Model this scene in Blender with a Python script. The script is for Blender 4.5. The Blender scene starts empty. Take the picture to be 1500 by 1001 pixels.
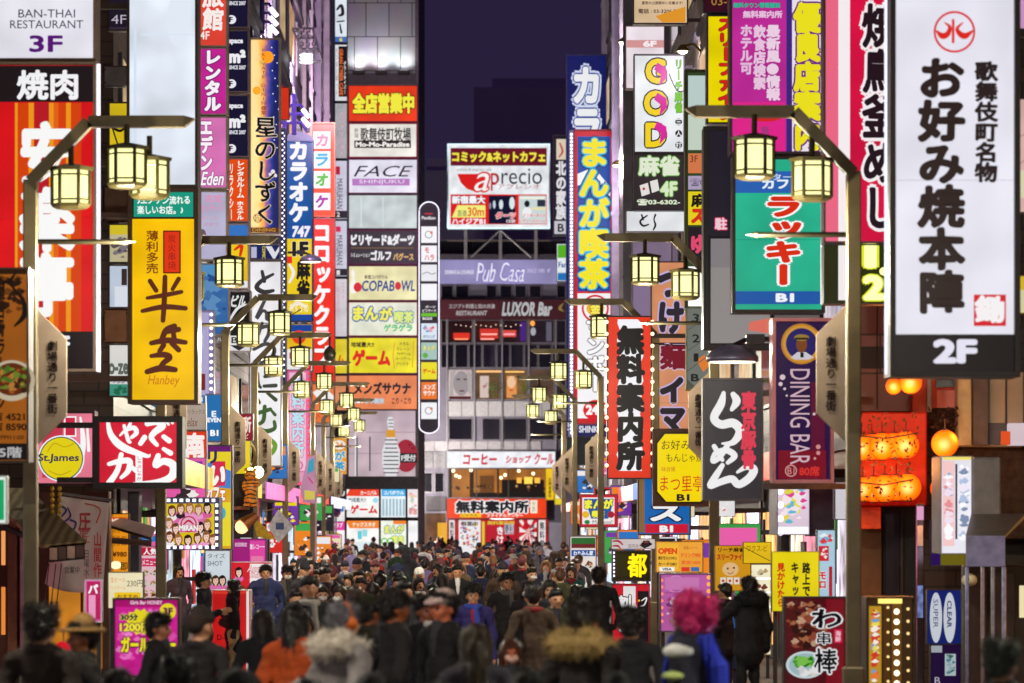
import bpy, bmesh, math, random
import numpy as np
from mathutils import Vector, Matrix, noise

# ---------------------------------------------------------------- camera, world, exposure
F = 5625.0          # focal length in photo pixels (135 mm on a 36 mm sensor, 1500 px wide)
CH = 2.37           # camera height
HY = 770.0          # horizon row in the photograph
SC = bpy.context.scene
COL = SC.collection
cam = bpy.data.cameras.new("Camera")
cam.lens = 135; cam.sensor_width = 36; cam.sensor_fit = 'HORIZONTAL'
cam.shift_y = (HY - 500.5) / 1500.0
cam.clip_start = 0.5; cam.clip_end = 2000
cam.dof.use_dof = True; cam.dof.focus_distance = 70; cam.dof.aperture_fstop = 2.9
camo = bpy.data.objects.new("Camera", cam); COL.objects.link(camo)
camo.location = (0, 0, CH); camo.rotation_euler = (math.pi/2, 0, 0)
SC.camera = camo
W = bpy.data.worlds.new("World"); SC.world = W; W.use_nodes = True
nt = W.node_tree; nt.nodes.clear()
wo = nt.nodes.new('ShaderNodeOutputWorld'); bg = nt.nodes.new('ShaderNodeBackground')
sky = nt.nodes.new('ShaderNodeTexSky'); sky.sky_type = 'NISHITA'; sky.sun_disc = False
sky.sun_elevation = math.radians(-6); sky.sun_rotation = math.radians(180)
mx = nt.nodes.new('ShaderNodeMix'); mx.data_type = 'RGBA'; mx.blend_type = 'ADD'
mx.inputs[0].default_value = 0.03
mx.inputs[6].default_value = (0.0150, 0.0100, 0.031, 1)    # city glow on the night sky
nt.links.new(sky.outputs[0], mx.inputs[7]); nt.links.new(mx.outputs[2], bg.inputs[0])
bg.inputs[1].default_value = 1.0
nt.links.new(bg.outputs[0], wo.inputs[0])
SC.view_settings.view_transform = 'Standard'; SC.view_settings.look = 'None'
SC.view_settings.exposure = 0.5; SC.view_settings.gamma = 1.0
SC.render.engine = 'CYCLES'
try:
    SC.cycles.max_bounces = 5; SC.cycles.diffuse_bounces = 3; SC.cycles.glossy_bounces = 2
    SC.cycles.sample_clamp_indirect = 4.0; SC.cycles.use_denoising = True
    SC.cycles.caustics_reflective = False; SC.cycles.caustics_refractive = False
except Exception:
    pass

R_ = random.Random(7)
def X(px, d): return (px - 750.0) / F * d
def Z(py, d): return CH + (HY - py) / F * d

# ---------------------------------------------------------------- materials
_M = {}
KE = .68            # output of the lit film of all signs
def lin(h):
    h = h.lstrip('#')
    if len(h) == 3: h = ''.join(c*2 for c in h)
    o = []
    for i in (0, 2, 4):
        c = int(h[i:i+2], 16)/255.0
        o.append(c/12.92 if c <= .04045 else ((c+.055)/1.055)**2.4)
    return tuple(o) + (1.0,)
def newmat(name):
    m = bpy.data.materials.new(name); m.use_nodes = True
    return m, m.node_tree, m.node_tree.nodes['Principled BSDF']
def em(h, e=1.0, sample=False):
    """light-giving colour: backlit film, lamp glass, neon"""
    e = e*KE
    k = ('e', h, e, sample)
    if k in _M: return _M[k]
    m, t, b = newmat('lit_' + h)
    c = lin(h)
    b.inputs['Base Color'].default_value = (c[0]*.08, c[1]*.08, c[2]*.08, 1)
    b.inputs['Emission Color'].default_value = c
    b.inputs['Emission Strength'].default_value = e
    b.inputs['Roughness'].default_value = .3; b.inputs['Specular IOR Level'].default_value = .12
    try: m.cycles.emission_sampling = 'FRONT' if sample else 'NONE'
    except Exception: pass
    _M[k] = m; return m
def emf(h, e=1.0, var=.2, sc=1.3):
    """backlit sign face: tubes behind film give slightly uneven output"""
    e = e*KE
    k = ('f', h, e, var)
    if k in _M: return _M[k]
    m, t, b = newmat('face_' + h)
    c = lin(h)
    b.inputs['Base Color'].default_value = (c[0]*.08, c[1]*.08, c[2]*.08, 1)
    b.inputs['Emission Color'].default_value = c
    b.inputs['Roughness'].default_value = .28; b.inputs['Specular IOR Level'].default_value = .15
    tc = t.nodes.new('ShaderNodeTexCoord'); n = t.nodes.new('ShaderNodeTexNoise')
    n.inputs['Scale'].default_value = sc; n.inputs['Detail'].default_value = 1.5
    mp = t.nodes.new('ShaderNodeMapRange')
    mp.inputs[1].default_value = .3; mp.inputs[2].default_value = .7
    mp.inputs[3].default_value = e*(1-var); mp.inputs[4].default_value = e*(1+var*.6)
    t.links.new(tc.outputs['Object'], n.inputs['Vector']); t.links.new(n.outputs[0], mp.inputs[0])
    t.links.new(mp.outputs[0], b.inputs['Emission Strength'])
    try: m.cycles.emission_sampling = 'FRONT'
    except Exception: pass
    _M[k] = m; return m
def emgrad(name, stops, e=1.0, axis='X', box=None):
    """printed artwork that runs through several inks across the sheet"""
    m, t, b = newmat(name)
    tc = t.nodes.new('ShaderNodeTexCoord'); sp = t.nodes.new('ShaderNodeSeparateXYZ'); cr = t.nodes.new('ShaderNodeValToRGB')
    n = t.nodes.new('ShaderNodeTexNoise'); n.inputs['Scale'].default_value = 3
    ad = t.nodes.new('ShaderNodeMath'); ad.operation = 'MULTIPLY_ADD'; ad.inputs[1].default_value = .35; 
    t.links.new(tc.outputs['Object'], n.inputs['Vector']); t.links.new(n.outputs[0], ad.inputs[0])
    t.links.new(tc.outputs['Generated'], sp.inputs[0]); t.links.new(sp.outputs[axis], ad.inputs[2])
    t.links.new(ad.outputs[0], cr.inputs[0])
    el = cr.color_ramp.elements
    while len(el) > 1: el.remove(el[-1])
    el[0].position = stops[0][0] + .17; el[0].color = lin(stops[0][1])
    for p, h in stops[1:]:
        q = el.new(min(1, p + .17)); q.color = lin(h)
    t.links.new(cr.outputs[0], b.inputs['Emission Color']); t.links.new(cr.outputs[0], b.inputs['Base Color'])
    b.inputs['Emission Strength'].default_value = e*KE; b.inputs['Roughness'].default_value = .3
    return m
def df(h, rough=.6, metal=0., nz=.25, sc=6., bump=0., spec=.5):
    """painted or plain surface with uneven wear"""
    k = ('d', h, rough, metal, nz, sc, bump)
    if k in _M: return _M[k]
    m, t, b = newmat('paint_' + h)
    c = lin(h)
    tc = t.nodes.new('ShaderNodeTexCoord'); n = t.nodes.new('ShaderNodeTexNoise')
    n.inputs['Scale'].default_value = sc; n.inputs['Detail'].default_value = 5
    t.links.new(tc.outputs['Object'], n.inputs['Vector'])
    cr = t.nodes.new('ShaderNodeValToRGB')
    cr.color_ramp.elements[0].position = .3; cr.color_ramp.elements[1].position = .7
    cr.color_ramp.elements[0].color = (c[0]*(1-nz), c[1]*(1-nz), c[2]*(1-nz), 1)
    cr.color_ramp.elements[1].color = (min(1, c[0]*(1+nz*.5)), min(1, c[1]*(1+nz*.5)), min(1, c[2]*(1+nz*.5)), 1)
    t.links.new(n.outputs[0], cr.inputs[0]); t.links.new(cr.outputs[0], b.inputs['Base Color'])
    b.inputs['Roughness'].default_value = rough; b.inputs['Metallic'].default_value = metal
    if bump:
        bp = t.nodes.new('ShaderNodeBump'); bp.inputs['Strength'].default_value = bump; bp.inputs['Distance'].default_value = .02
        t.links.new(n.outputs[0], bp.inputs['Height']); t.links.new(bp.outputs[0], b.inputs['Normal'])
    _M[k] = m; return m
def tiles(h, h2, w=.6, hh=.3, mortar=.012, rough=.5):
    k = ('t', h, h2, w, hh)
    if k in _M: return _M[k]
    m, t, b = newmat('tiles_' + h)
    tc = t.nodes.new('ShaderNodeTexCoord'); sp = t.nodes.new('ShaderNodeSeparateXYZ'); cb = t.nodes.new('ShaderNodeCombineXYZ')
    ad = t.nodes.new('ShaderNodeMath')
    t.links.new(tc.outputs['Object'], sp.inputs[0]); t.links.new(sp.outputs[0], ad.inputs[0]); t.links.new(sp.outputs[1], ad.inputs[1])
    t.links.new(ad.outputs[0], cb.inputs[0]); t.links.new(sp.outputs[2], cb.inputs[1])
    br = t.nodes.new('ShaderNodeTexBrick')
    br.inputs['Scale'].default_value = 1; br.inputs['Brick Width'].default_value = w; br.inputs['Row Height'].default_value = hh
    br.inputs['Mortar Size'].default_value = mortar
    c = lin(h); c2 = lin(h2)
    br.inputs['Color1'].default_value = c; br.inputs['Color2'].default_value = (c[0]*.75, c[1]*.75, c[2]*.75, 1); br.inputs['Mortar'].default_value = c2
    t.links.new(cb.outputs[0], br.inputs['Vector'])
    n = t.nodes.new('ShaderNodeTexNoise'); n.inputs['Scale'].default_value = .7; n.inputs['Detail'].default_value = 6
    t.links.new(tc.outputs['Object'], n.inputs['Vector'])
    mm = t.nodes.new('ShaderNodeMix'); mm.data_type = 'RGBA'; mm.blend_type = 'MULTIPLY'; mm.inputs[0].default_value = .5
    t.links.new(br.outputs[0], mm.inputs[6]); t.links.new(n.outputs[1], mm.inputs[7])
    t.links.new(mm.outputs[2], b.inputs['Base Color'])
    bp = t.nodes.new('ShaderNodeBump'); bp.inputs['Strength'].default_value = .3; bp.inputs['Distance'].default_value = .01
    t.links.new(br.outputs[1], bp.inputs['Height']); bp.invert = True
    t.links.new(bp.outputs[0], b.inputs['Normal'])
    b.inputs['Roughness'].default_value = rough
    _M[k] = m; return m
def glass_dark(h='14141c', rough=.08):
    k = ('g', h)
    if k in _M: return _M[k]
    m, t, b = newmat('window_glass')
    b.inputs['Base Color'].default_value = lin(h); b.inputs['Roughness'].default_value = rough
    b.inputs['Specular IOR Level'].default_value = .8
    _M[k] = m; return m
def leather(h, rough=.5): return df(h, rough, 0, .2, 20)

STEEL = '6e6058'
# ---------------------------------------------------------------- mesh helpers
def obj(name, me, mats, parent=None, loc=None):
    if isinstance(me, bmesh.types.BMesh):
        b = me; me = bpy.data.meshes.new(name); b.to_mesh(me); b.free()
    if not isinstance(mats, (list, tuple)): mats = [mats]
    for m in mats: me.materials.append(m)
    o = bpy.data.objects.new(name, me); COL.objects.link(o)
    if parent is not None: o.parent = parent
    if loc is not None: o.location = loc
    return o
def pyobj(name, verts, faces, mats, parent=None, mi=None, loc=None, smooth=False):
    me = bpy.data.meshes.new(name); me.from_pydata([tuple(v) for v in verts], [], faces); 
    if mi is not None: me.polygons.foreach_set('material_index', mi)
    if smooth: me.polygons.foreach_set('use_smooth', [True]*len(me.polygons))
    me.update()
    return obj(name, me, mats, parent, loc)
def tag(o, label, cat, group=None, kind=None):
    if label: o['label'] = label
    if cat: o['category'] = cat
    if group: o['group'] = group
    if kind: o['kind'] = kind
    return o
def thing(name, label, cat, loc, group=None, rz=0.):
    o = bpy.data.objects.new(name, None); COL.objects.link(o)
    o.empty_display_size = .2
    o.location = loc; o.rotation_euler = (0, 0, rz)
    return tag(o, label, cat, group)
class MB:
    """collects shapes for one mesh"""
    def __init__(s): s.v = []; s.f = []; s.m = []; s.cur = 0
    def add(s, vs, fs):
        o = len(s.v); s.v += [tuple(v) for v in vs]; s.f += [tuple(i+o for i in f) for f in fs]; s.m += [s.cur]*len(fs)
    def box(s, a, b, c=0.):
        x0, x1 = sorted((a[0], b[0])); y0, y1 = sorted((a[1], b[1])); z0, z1 = sorted((a[2], b[2]))
        c = min(c, (x1-x0)*.45, (y1-y0)*.45, (z1-z0)*.45)
        if c <= 0:
            s.add([(x0,y0,z0),(x1,y0,z0),(x1,y1,z0),(x0,y1,z0),(x0,y0,z1),(x1,y0,z1),(x1,y1,z1),(x0,y1,z1)],
                  [(0,3,2,1),(4,5,6,7),(0,1,5,4),(1,2,6,5),(2,3,7,6),(3,0,4,7)])
            return
        bm = bmesh.new(); bmesh.ops.create_cube(bm, size=1)
        for v in bm.verts: v.co = ((x0+x1)/2+v.co.x*(x1-x0), (y0+y1)/2+v.co.y*(y1-y0), (z0+z1)/2+v.co.z*(z1-z0))
        bmesh.ops.bevel(bm, geom=bm.edges[:], offset=c, segments=1, affect='EDGES')
        bm.verts.index_update(); s.add([v.co[:] for v in bm.verts], [[v.index for v in f.verts] for f in bm.faces]); bm.free()
    def tube(s, pts, r, n=8, r2=None, cap=True):
        pts = [Vector(p) for p in pts]; rings = []
        for i, p in enumerate(pts):
            a = pts[max(0, i-1)]; b = pts[min(len(pts)-1, i+1)]; t = (b-a).normalized()
            u = t.cross(Vector((0, 0, 1)) if abs(t.z) < .95 else Vector((1, 0, 0))).normalized(); w = t.cross(u)
            rr = r if r2 is None else r + (r2-r)*i/max(1, len(pts)-1)
            rings.append([p + (u*math.cos(k*2*math.pi/n) + w*math.sin(k*2*math.pi/n))*rr for k in range(n)])
        vs = [v for q in rings for v in q]; fs = []
        for i in range(len(pts)-1):
            for k in range(n): fs.append((i*n+k, i*n+(k+1) % n, (i+1)*n+(k+1) % n, (i+1)*n+k))
        if cap: fs.append(tuple(range(n-1, -1, -1))); fs.append(tuple((len(pts)-1)*n+k for k in range(n)))
        s.add(vs, fs)
    def lathe(s, prof, c=(0, 0, 0), n=16, axis='Z'):
        vs = []; fs = []
        for r, z in prof:
            for k in range(n):
                a = 2*math.pi*k/n; x, y = r*math.cos(a), r*math.sin(a)
                vs.append((c[0]+x, c[1]+y, c[2]+z) if axis == 'Z' else (c[0]+x, c[1]+z, c[2]+y))
        for i in range(len(prof)-1):
            for k in range(n): fs.append((i*n+k, i*n+(k+1) % n, (i+1)*n+(k+1) % n, (i+1)*n+k))
        fs.append(tuple(range(n-1, -1, -1))); fs.append(tuple((len(prof)-1)*n+k for k in range(n)))
        s.add(vs, fs)
    def sphere(s, c, r, n=12, sq=(1, 1, 1)):
        k = max(4, n//2)
        prof = [(max(1e-4, r*math.sin(math.pi*i/k)), -r*math.cos(math.pi*i/k)) for i in range(k+1)]
        o = len(s.v); s.lathe(prof, (0, 0, 0), n)
        for i in range(o, len(s.v)):
            v = s.v[i]; s.v[i] = (c[0]+v[0]*sq[0], c[1]+v[1]*sq[1], c[2]+v[2]*sq[2])
    def prism(s, poly, y0, y1):
        """polygon in x,z pushed from y0 to y1"""
        n = len(poly); vs = [(x, y0, z) for x, z in poly] + [(x, y1, z) for x, z in poly]
        fs = [tuple(range(n)), tuple(range(2*n-1, n-1, -1))] + [(i, i+n, (i+1) % n+n, (i+1) % n) for i in range(n)]
        s.add(vs, fs)
    def out(s, name, mats, parent=None, loc=None, smooth=False):
        return pyobj(name, s.v, s.f, mats, parent, s.m if isinstance(mats, (list, tuple)) and len(mats) > 1 else None, loc, smooth)

# ---------------------------------------------------------------- lettering
TMP = bpy.data.scenes.new('tmp')
_G = {}
def glyphs(body, res):
    k = (body, res)
    if k in _G: return _G[k]
    c = bpy.data.curves.new('t', 'FONT'); c.body = body; c.resolution_u = res
    o = bpy.data.objects.new('t', c); TMP.collection.objects.link(o)
    vl = TMP.view_layers[0]; vl.update()
    me = bpy.data.meshes.new_from_object(o.evaluated_get(vl.depsgraph))
    v = np.array([q.co[:2] for q in me.vertices]).reshape(-1, 2); f = [tuple(p.vertices) for p in me.polygons]
    bpy.data.objects.remove(o); bpy.data.curves.remove(c); bpy.data.meshes.remove(me)
    _G[k] = (v, f); return _G[k]
RINGS = 8
def text_geo(body, off, res=3):
    """letters made bolder by off: shifted copies, each a hair behind the last (third column = copy number)"""
    v, f = glyphs(body, res)
    if off <= .012: return np.column_stack([v, np.zeros(len(v))]), f
    off = off*.92
    sh = [(0, 0)] + [(off*math.cos(a), off*math.sin(a)) for a in [i*6.28319/RINGS+.39 for i in range(RINGS)]]
    if off > .075: sh += [(off*.5*math.cos(a), off*.5*math.sin(a)) for a in [i*6.28319/6 for i in range(6)]]
    n = len(v); V = []; Fc = []
    for i, (a, b) in enumerate(sh):
        V.append(np.column_stack([v+np.array([a, b]), np.full(n, float(i))])); Fc += [tuple(q+i*n for q in g) for g in f]
    return np.concatenate(V), Fc
def layout(body, off, vert, res, spacing=1.):
    if not vert:
        lines = body.split('\n')
        if len(lines) == 1: return text_geo(body, off, res)
    V = []; Fc = []; n = 0
    if vert:
        for i, ch in enumerate(body):
            if ch == ' ': continue
            v, f = text_geo(ch, off, res); v = v.copy()
            if ord(ch) < 256:                       # Latin letters: centre in the cell
                w0, _ = glyphs(ch, res); v[:, 0] += .5 - (w0[:, 0].min()+w0[:, 0].max())/2
            if ch in 'ー〜（）-':
                v = np.column_stack([.5 + (v[:, 1]-.38), .38 - (v[:, 0]-.5), v[:, 2]])
            if ch in 'ッャュョっゃゅょ': v[:, 0] += .08; v[:, 1] += .08
            v[:, 1] -= i*spacing
            V.append(v); Fc += [tuple(q+n for q in g) for g in f]; n += len(v)
    else:
        for i, ln in enumerate(lines):
            v, f = text_geo(ln, off, res); v = v.copy(); v[:, 1] -= i*1.1
            V.append(v); Fc += [tuple(q+n for q in g) for g in f]; n += len(v)
    return np.concatenate(V), Fc

# element makers: everything is given in photo pixels on the sign's own plane
def T(s, c, x0, y0, x1, y1, v=0, off=.02, o=None, oo=.06, o2=None, oo2=.1, sh=0., wob=0., rot=0, res=3, e=None, sp=1.):
    return ('T', s, c, (x0, y0, x1, y1), dict(v=v, off=off, o=o, oo=oo, o2=o2, oo2=oo2, sh=sh, wob=wob, rot=rot, res=res, e=e, sp=sp))
def R(c, x0, y0, x1, y1, e=None): return ('R', c, (x0, y0, x1, y1), e)
def C(c, x, y, r, ry=None, e=None): return ('C', c, (x, y, r, ry or r), e)
def O(c, x, y, r, w, e=None): return ('O', c, (x, y, r, w), e)
def G(c, *pts, e=None): return ('G', c, pts, e)
def L(c, strokes, o=None, ow=2., e=None): return ('L', c, strokes, o, ow, e)
def B(cols, x0, y0, x1, y1, n, r, seed=1, e=None): return ('B', cols, (x0, y0, x1, y1), n, r, seed, e)
def P(x, y, h, hair='3a2418', skin='f0c8b0', top='e070b0', e=None): return ('P', (x, y, h), hair, skin, top, e)

def ribbon(pts, n=7):
    """brush stroke: smooth centre line with changing width -> outline"""
    P_ = [Vector((p[0], p[1], p[2])) for p in pts]
    q = []
    for i in range(len(P_)-1):
        a, b, c, d = P_[max(0, i-1)], P_[i], P_[i+1], P_[min(len(P_)-1, i+2)]
        for k in range(n):
            t = k/n
            q.append(.5*((2*b)+(-a+c)*t+(2*a-5*b+4*c-d)*t*t+(-a+3*b-3*c+d)*t**3))
    q.append(P_[-1])
    l = []; r = []
    for i, p in enumerate(q):
        t = (q[min(len(q)-1, i+1)]-q[max(0, i-1)]); t = Vector((t.x, t.y)); t = t.normalized() if t.length > 1e-6 else Vector((1, 0))
        nn = Vector((-t.y, t.x))*max(.2, p.z)/2
        l.append((p.x+nn.x, p.y+nn.y)); r.append((p.x-nn.x, p.y-nn.y))
    return q, l, r

LAY = .0035
def put(els, root, d, rx, rz, e, y=0.):
    """build the elements of a sign face as children of root, each layer a little in front of the last"""
    lx = lambda p: X(p, d) - rx
    lz = lambda p: Z(p, d) - rz
    for el in els:
        k = el[0]
        if k == 'T':
            _, s, c, (x0, y0, x1, y1), q = el
            ee = e if q['e'] is None else q['e']
            fills = [(c, q['off'])]
            if q['o']: fills.insert(0, (q['o'], q['oo']))
            if q['o2']: fills.insert(0, (q['o2'], q['oo2']))
            global RINGS
            small = min(x1-x0, y1-y0) < 9
            RINGS = 5 if small else 9
            rs = 2 if small else q['res']
            v0, _f = layout(s, q['off'], q['v'], rs, q['sp'])
            def pre(v):
                v = v.copy()
                if q['sh']: v[:, 0] += v[:, 1]*q['sh']
                if q['rot'] == 90: v = np.column_stack([v[:, 1], -v[:, 0], v[:, 2]])   # reads downwards
                if q['rot'] == -90: v = np.column_stack([-v[:, 1], v[:, 0], v[:, 2]])
                return v
            v0 = pre(v0)[:, :2]; mn = v0.min(0); sz = np.maximum(v0.max(0)-mn, 1e-4)
            mb = MB(); mats = []
            for i, (cc, of) in enumerate(fills):
                v, f = layout(s, of, q['v'], rs, q['sp']); v = pre(v); kz = v[:, 2]; v = (v[:, :2]-mn)/sz
                px = x0 + v[:, 0]*(x1-x0); py = y1 - v[:, 1]*(y1-y0)
                if q['wob']:
                    w = q['wob']*min(x1-x0, y1-y0)
                    ph = len(s)+ord(s[0])
                    qx = px + w*np.sin(py/(y1-y0)*9*max(1, (y1-y0)/(x1-x0)*.5)+ph) ; qy = py + w*np.sin(px/(x1-x0)*8*max(1, (x1-x0)/(y1-y0)*.5)+ph*2)
                    px, py = qx, qy
                mb.cur = i
                mb.add([(lx(a), y-LAY*(1+i*.8)+c_*.00012, lz(b)) for a, b, c_ in zip(px, py, kz)], [g for g in f])
                mats.append(em(cc, ee) if ee > 0 else df(cc, .5, 0, .1))
            mb.out('lettering', mats, root); y -= LAY*(len(fills)*.8+.4); continue
        ee = e if el[-1] is None else el[-1]
        mt = lambda c, s_=False: em(c, ee, s_) if ee > 0 else df(c, .5, 0, .1)
        mb = MB()
        if k == 'R':
            _, c, (x0, y0, x1, y1), _e = el
            mb.add([(lx(x0), y-LAY, lz(y1)), (lx(x1), y-LAY, lz(y1)), (lx(x1), y-LAY, lz(y0)), (lx(x0), y-LAY, lz(y0))], [(0, 1, 2, 3)])
            mb.out('panel', mt(c, True), root)
        elif k in 'CO':
            _, c, g, _e = el
            n = 28
            if k == 'C':
                mb.add([(lx(g[0]+g[2]*math.cos(6.28318*i/n)), y-LAY, lz(g[1]-g[3]*math.sin(6.28318*i/n))) for i in range(n)], [tuple(range(n))])
            else:
                vs = []
                for rr in (g[2]-g[3]/2, g[2]+g[3]/2):
                    vs += [(lx(g[0]+rr*math.cos(6.28318*i/n)), y-LAY, lz(g[1]-rr*math.sin(6.28318*i/n))) for i in range(n)]
                mb.add(vs, [(i, n+i, n+(i+1) % n, (i+1) % n) for i in range(n)])
            mb.out('emblem', mt(c), root)
        elif k == 'G':
            _, c, pts, _e = el
            mb.add([(lx(a), y-LAY, lz(b)) for a, b in pts][::-1], [tuple(range(len(pts)))])
            mb.out('panel', mt(c), root)
        elif k == 'L':
            _, c, st, o, ow, _e = el
            mats = []
            for gi, (cc, ex) in enumerate(([(o, ow)] if o else []) + [(c, 0)]):
                mb.cur = gi; mats.append(mt(cc))
                for si, sk in enumerate(st):
                    qq, l, r = ribbon([(a, b, w_+2*ex) for a, b, w_ in sk]); yy = y-LAY-gi*LAY-si*.0003
                    n = len(l)
                    mb.add([(lx(a), yy, lz(b)) for a, b in l+r], [(i, i+1, n+i+1, n+i) for i in range(n-1)])
                    for p in (qq[0], qq[-1]):
                        mb.add([(lx(p.x+p.z/2*math.cos(j*.5236)), yy-.0001, lz(p.y-p.z/2*math.sin(j*.5236))) for j in range(12)], [tuple(range(12))])
            mb.out('lettering', mats, root); y -= LAY + len(st)*.0003
        elif k == 'B':
            _, cols, (x0, y0, x1, y1), n, r, seed, _e = el
            rr = random.Random(seed); mats = [mt(c) for c in cols]
            for i in range(n):
                mb.cur = rr.randrange(len(cols)); a = r*rr.uniform(.5, 1.3); b_ = a*rr.uniform(.5, 1.)
                cx = rr.uniform(x0+a, x1-a) if x1-x0 > 2*a else (x0+x1)/2; cy = rr.uniform(y0+b_, y1-b_) if y1-y0 > 2*b_ else (y0+y1)/2
                a = min(a, (x1-x0)/2); b_ = min(b_, (y1-y0)/2); th = rr.uniform(0, 3)
                mb.add([(lx(cx+a*math.cos(j*.6283)*(.8+.25*math.sin(j*2.3+th))), y-LAY-i*.0002, lz(cy-b_*math.sin(j*.6283)*(.8+.25*math.cos(j*1.7+th)))) for j in range(10)], [tuple(range(10))])
            mb.out('picture', mats, root); y -= n*.0002
        elif k == 'P':
            _, (cx, cy, h), hair, skin, top, _e = el
            mats = [mt(hair), mt(skin), mt(top), mt('40282a'), mt('d06a6a')]
            def ell(mi, x, y_, a, b_, ly):
                mb.cur = mi; mb.add([(lx(x+a*math.cos(j*.4488)), y-LAY-ly, lz(y_-b_*math.sin(j*.4488))) for j in range(14)], [tuple(range(14))])
            ell(2, cx, cy+h*.62, h*.42, h*.28, 0); ell(0, cx, cy+h*.05, h*.36, h*.52, .0004)
            ell(1, cx, cy+h*.38, h*.1, h*.16, .0008); ell(1, cx, cy+h*.06, h*.24, h*.34, .0012)
            ell(0, cx-h*.08, cy-h*.26, h*.24, h*.14, .0016)
            for s_ in (-1, 1): ell(3, cx+s_*h*.1, cy+h*.02, h*.05, h*.03, .002)
            ell(4, cx, cy+h*.24, h*.07, h*.03, .002)
            mb.out('portrait', mats, root); y -= .002
        y -= LAY
    return y

def xfac(side, d):
    """x of the building line on either side of the street"""
    return -5.75 - .0124*d if side < 0 else 5.3 - .0124*d

def sign(name, label, cat, box, d, els=(), face='f4f4fa', cab='3a3029', fw=4, th=.28, e=1.0, group=None, br=0, var=.2, fm=None, tubes=0):
    """a lit box sign: cabinet, face, everything printed on it, brackets back to the wall"""
    x0, y0, x1, y1 = box
    X0, X1, Z1, Z0 = X(x0, d), X(x1, d), Z(y0, d), Z(y1, d)
    rx, rz = (X0+X1)/2, Z0
    root = thing(name, label, cat, (rx, d, rz), group)
    a, b, h = X0-rx, X1-rx, Z1-Z0
    w = fw/F*d
    pr = .02 + LAY*1.9*(len(els)+2)
    ms = df(cab, .45, .3, .3, 3)
    mb = MB(); mb.box((a, .02, 0), (b, th, h), .012)
    if fw > 0:
        mb.box((a, -pr, 0), (a+w, .02, h)); mb.box((b-w, -pr, 0), (b, .02, h))
        mb.box((a+w, -pr, 0), (b-w, .02, w)); mb.box((a+w, -pr, h-w), (b-w, .02, h))
    mb.out('cabinet', ms, root)
    mb = MB()
    ns = max(1, int((h-2*w)/1.75)) if h > 1.6*(b-a) else 1
    for k in range(ns):          # film comes in sheets with a seam between them
        mb.box((a+w, 0, w+(h-2*w)*k/ns+(.002 if k else 0)), (b-w, .018, w+(h-2*w)*(k+1)/ns-(.002 if k < ns-1 else 0)))
    fmat = fm or (emf(face, e, var) if e > 0 else df(face, .5, 0, .15))
    mb.out('face', fmat, root)
    put(els, root, d, rx, rz, e)
    if br:
        sd = -1 if br < 0 else 1
        xf = xfac(sd, d) - rx
        edge = a if sd < 0 else b
        if (xf-edge)*sd > .03:
            for zz in (h*.12, h*.88):
                m2 = MB(); m2.box((min(edge, xf), th*.35, zz-.04), (max(edge, xf), th*.35+.08, zz+.04)); m2.out('bracket', ms, root)
    return root
# ================================================================ SETTING
def road_mat():
    m, t, b = newmat('street_asphalt')
    tc = t.nodes.new('ShaderNodeTexCoord'); n = t.nodes.new('ShaderNodeTexNoise'); n.inputs['Scale'].default_value = 2.5; n.inputs['Detail'].default_value = 8
    t.links.new(tc.outputs['Object'], n.inputs['Vector'])
    cr = t.nodes.new('ShaderNodeValToRGB'); cr.color_ramp.elements[0].color = (.035, .033, .035, 1); cr.color_ramp.elements[1].color = (.09, .085, .085, 1)
    t.links.new(n.outputs[0], cr.inputs[0]); t.links.new(cr.outputs[0], b.inputs['Base Color'])
    n2 = t.nodes.new('ShaderNodeTexNoise'); n2.inputs['Scale'].default_value = 90
    t.links.new(tc.outputs['Object'], n2.inputs['Vector'])
    bp = t.nodes.new('ShaderNodeBump'); bp.inputs['Strength'].default_value = .5; bp.inputs['Distance'].default_value = .01
    t.links.new(n2.outputs[0], bp.inputs['Height']); t.links.new(bp.outputs[0], b.inputs['Normal'])
    b.inputs['Roughness'].default_value = .55
    return m
tag(pyobj('road', [(-500, -60, 0), (500, -60, 0), (500, 1200, 0), (-500, 1200, 0)], [(0, 1, 2, 3)], road_mat()), None, None, None, 'structure')
for sd, nm in ((-1, 'pavement_west'), (1, 'pavement_east')):
    mb = MB()
    ys = list(range(14, 166, 4))
    a = [(xfac(sd, y) - sd*1.45, y) for y in ys]; b = [(xfac(sd, y) + sd*3.5, y) for y in ys]
    n = len(ys)
    for h0, off in ((.1, 0),):
        vs = [(x, y, .1) for x, y in a] + [(x, y, .1) for x, y in b] + [(x, y, -.02) for x, y in a]
        fs = [(i, i+1, n+i+1, n+i) if sd < 0 else (i, n+i, n+i+1, i+1) for i in range(n-1)] + [(i, i+1, 2*n+i+1, 2*n+i) for i in range(n-1)]
        mb.add(vs, fs)
    tag(mb.out(nm, tiles('6a5f5a', '3a3430', .4, .4, .01, .6)), None, None, None, 'structure')

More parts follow.
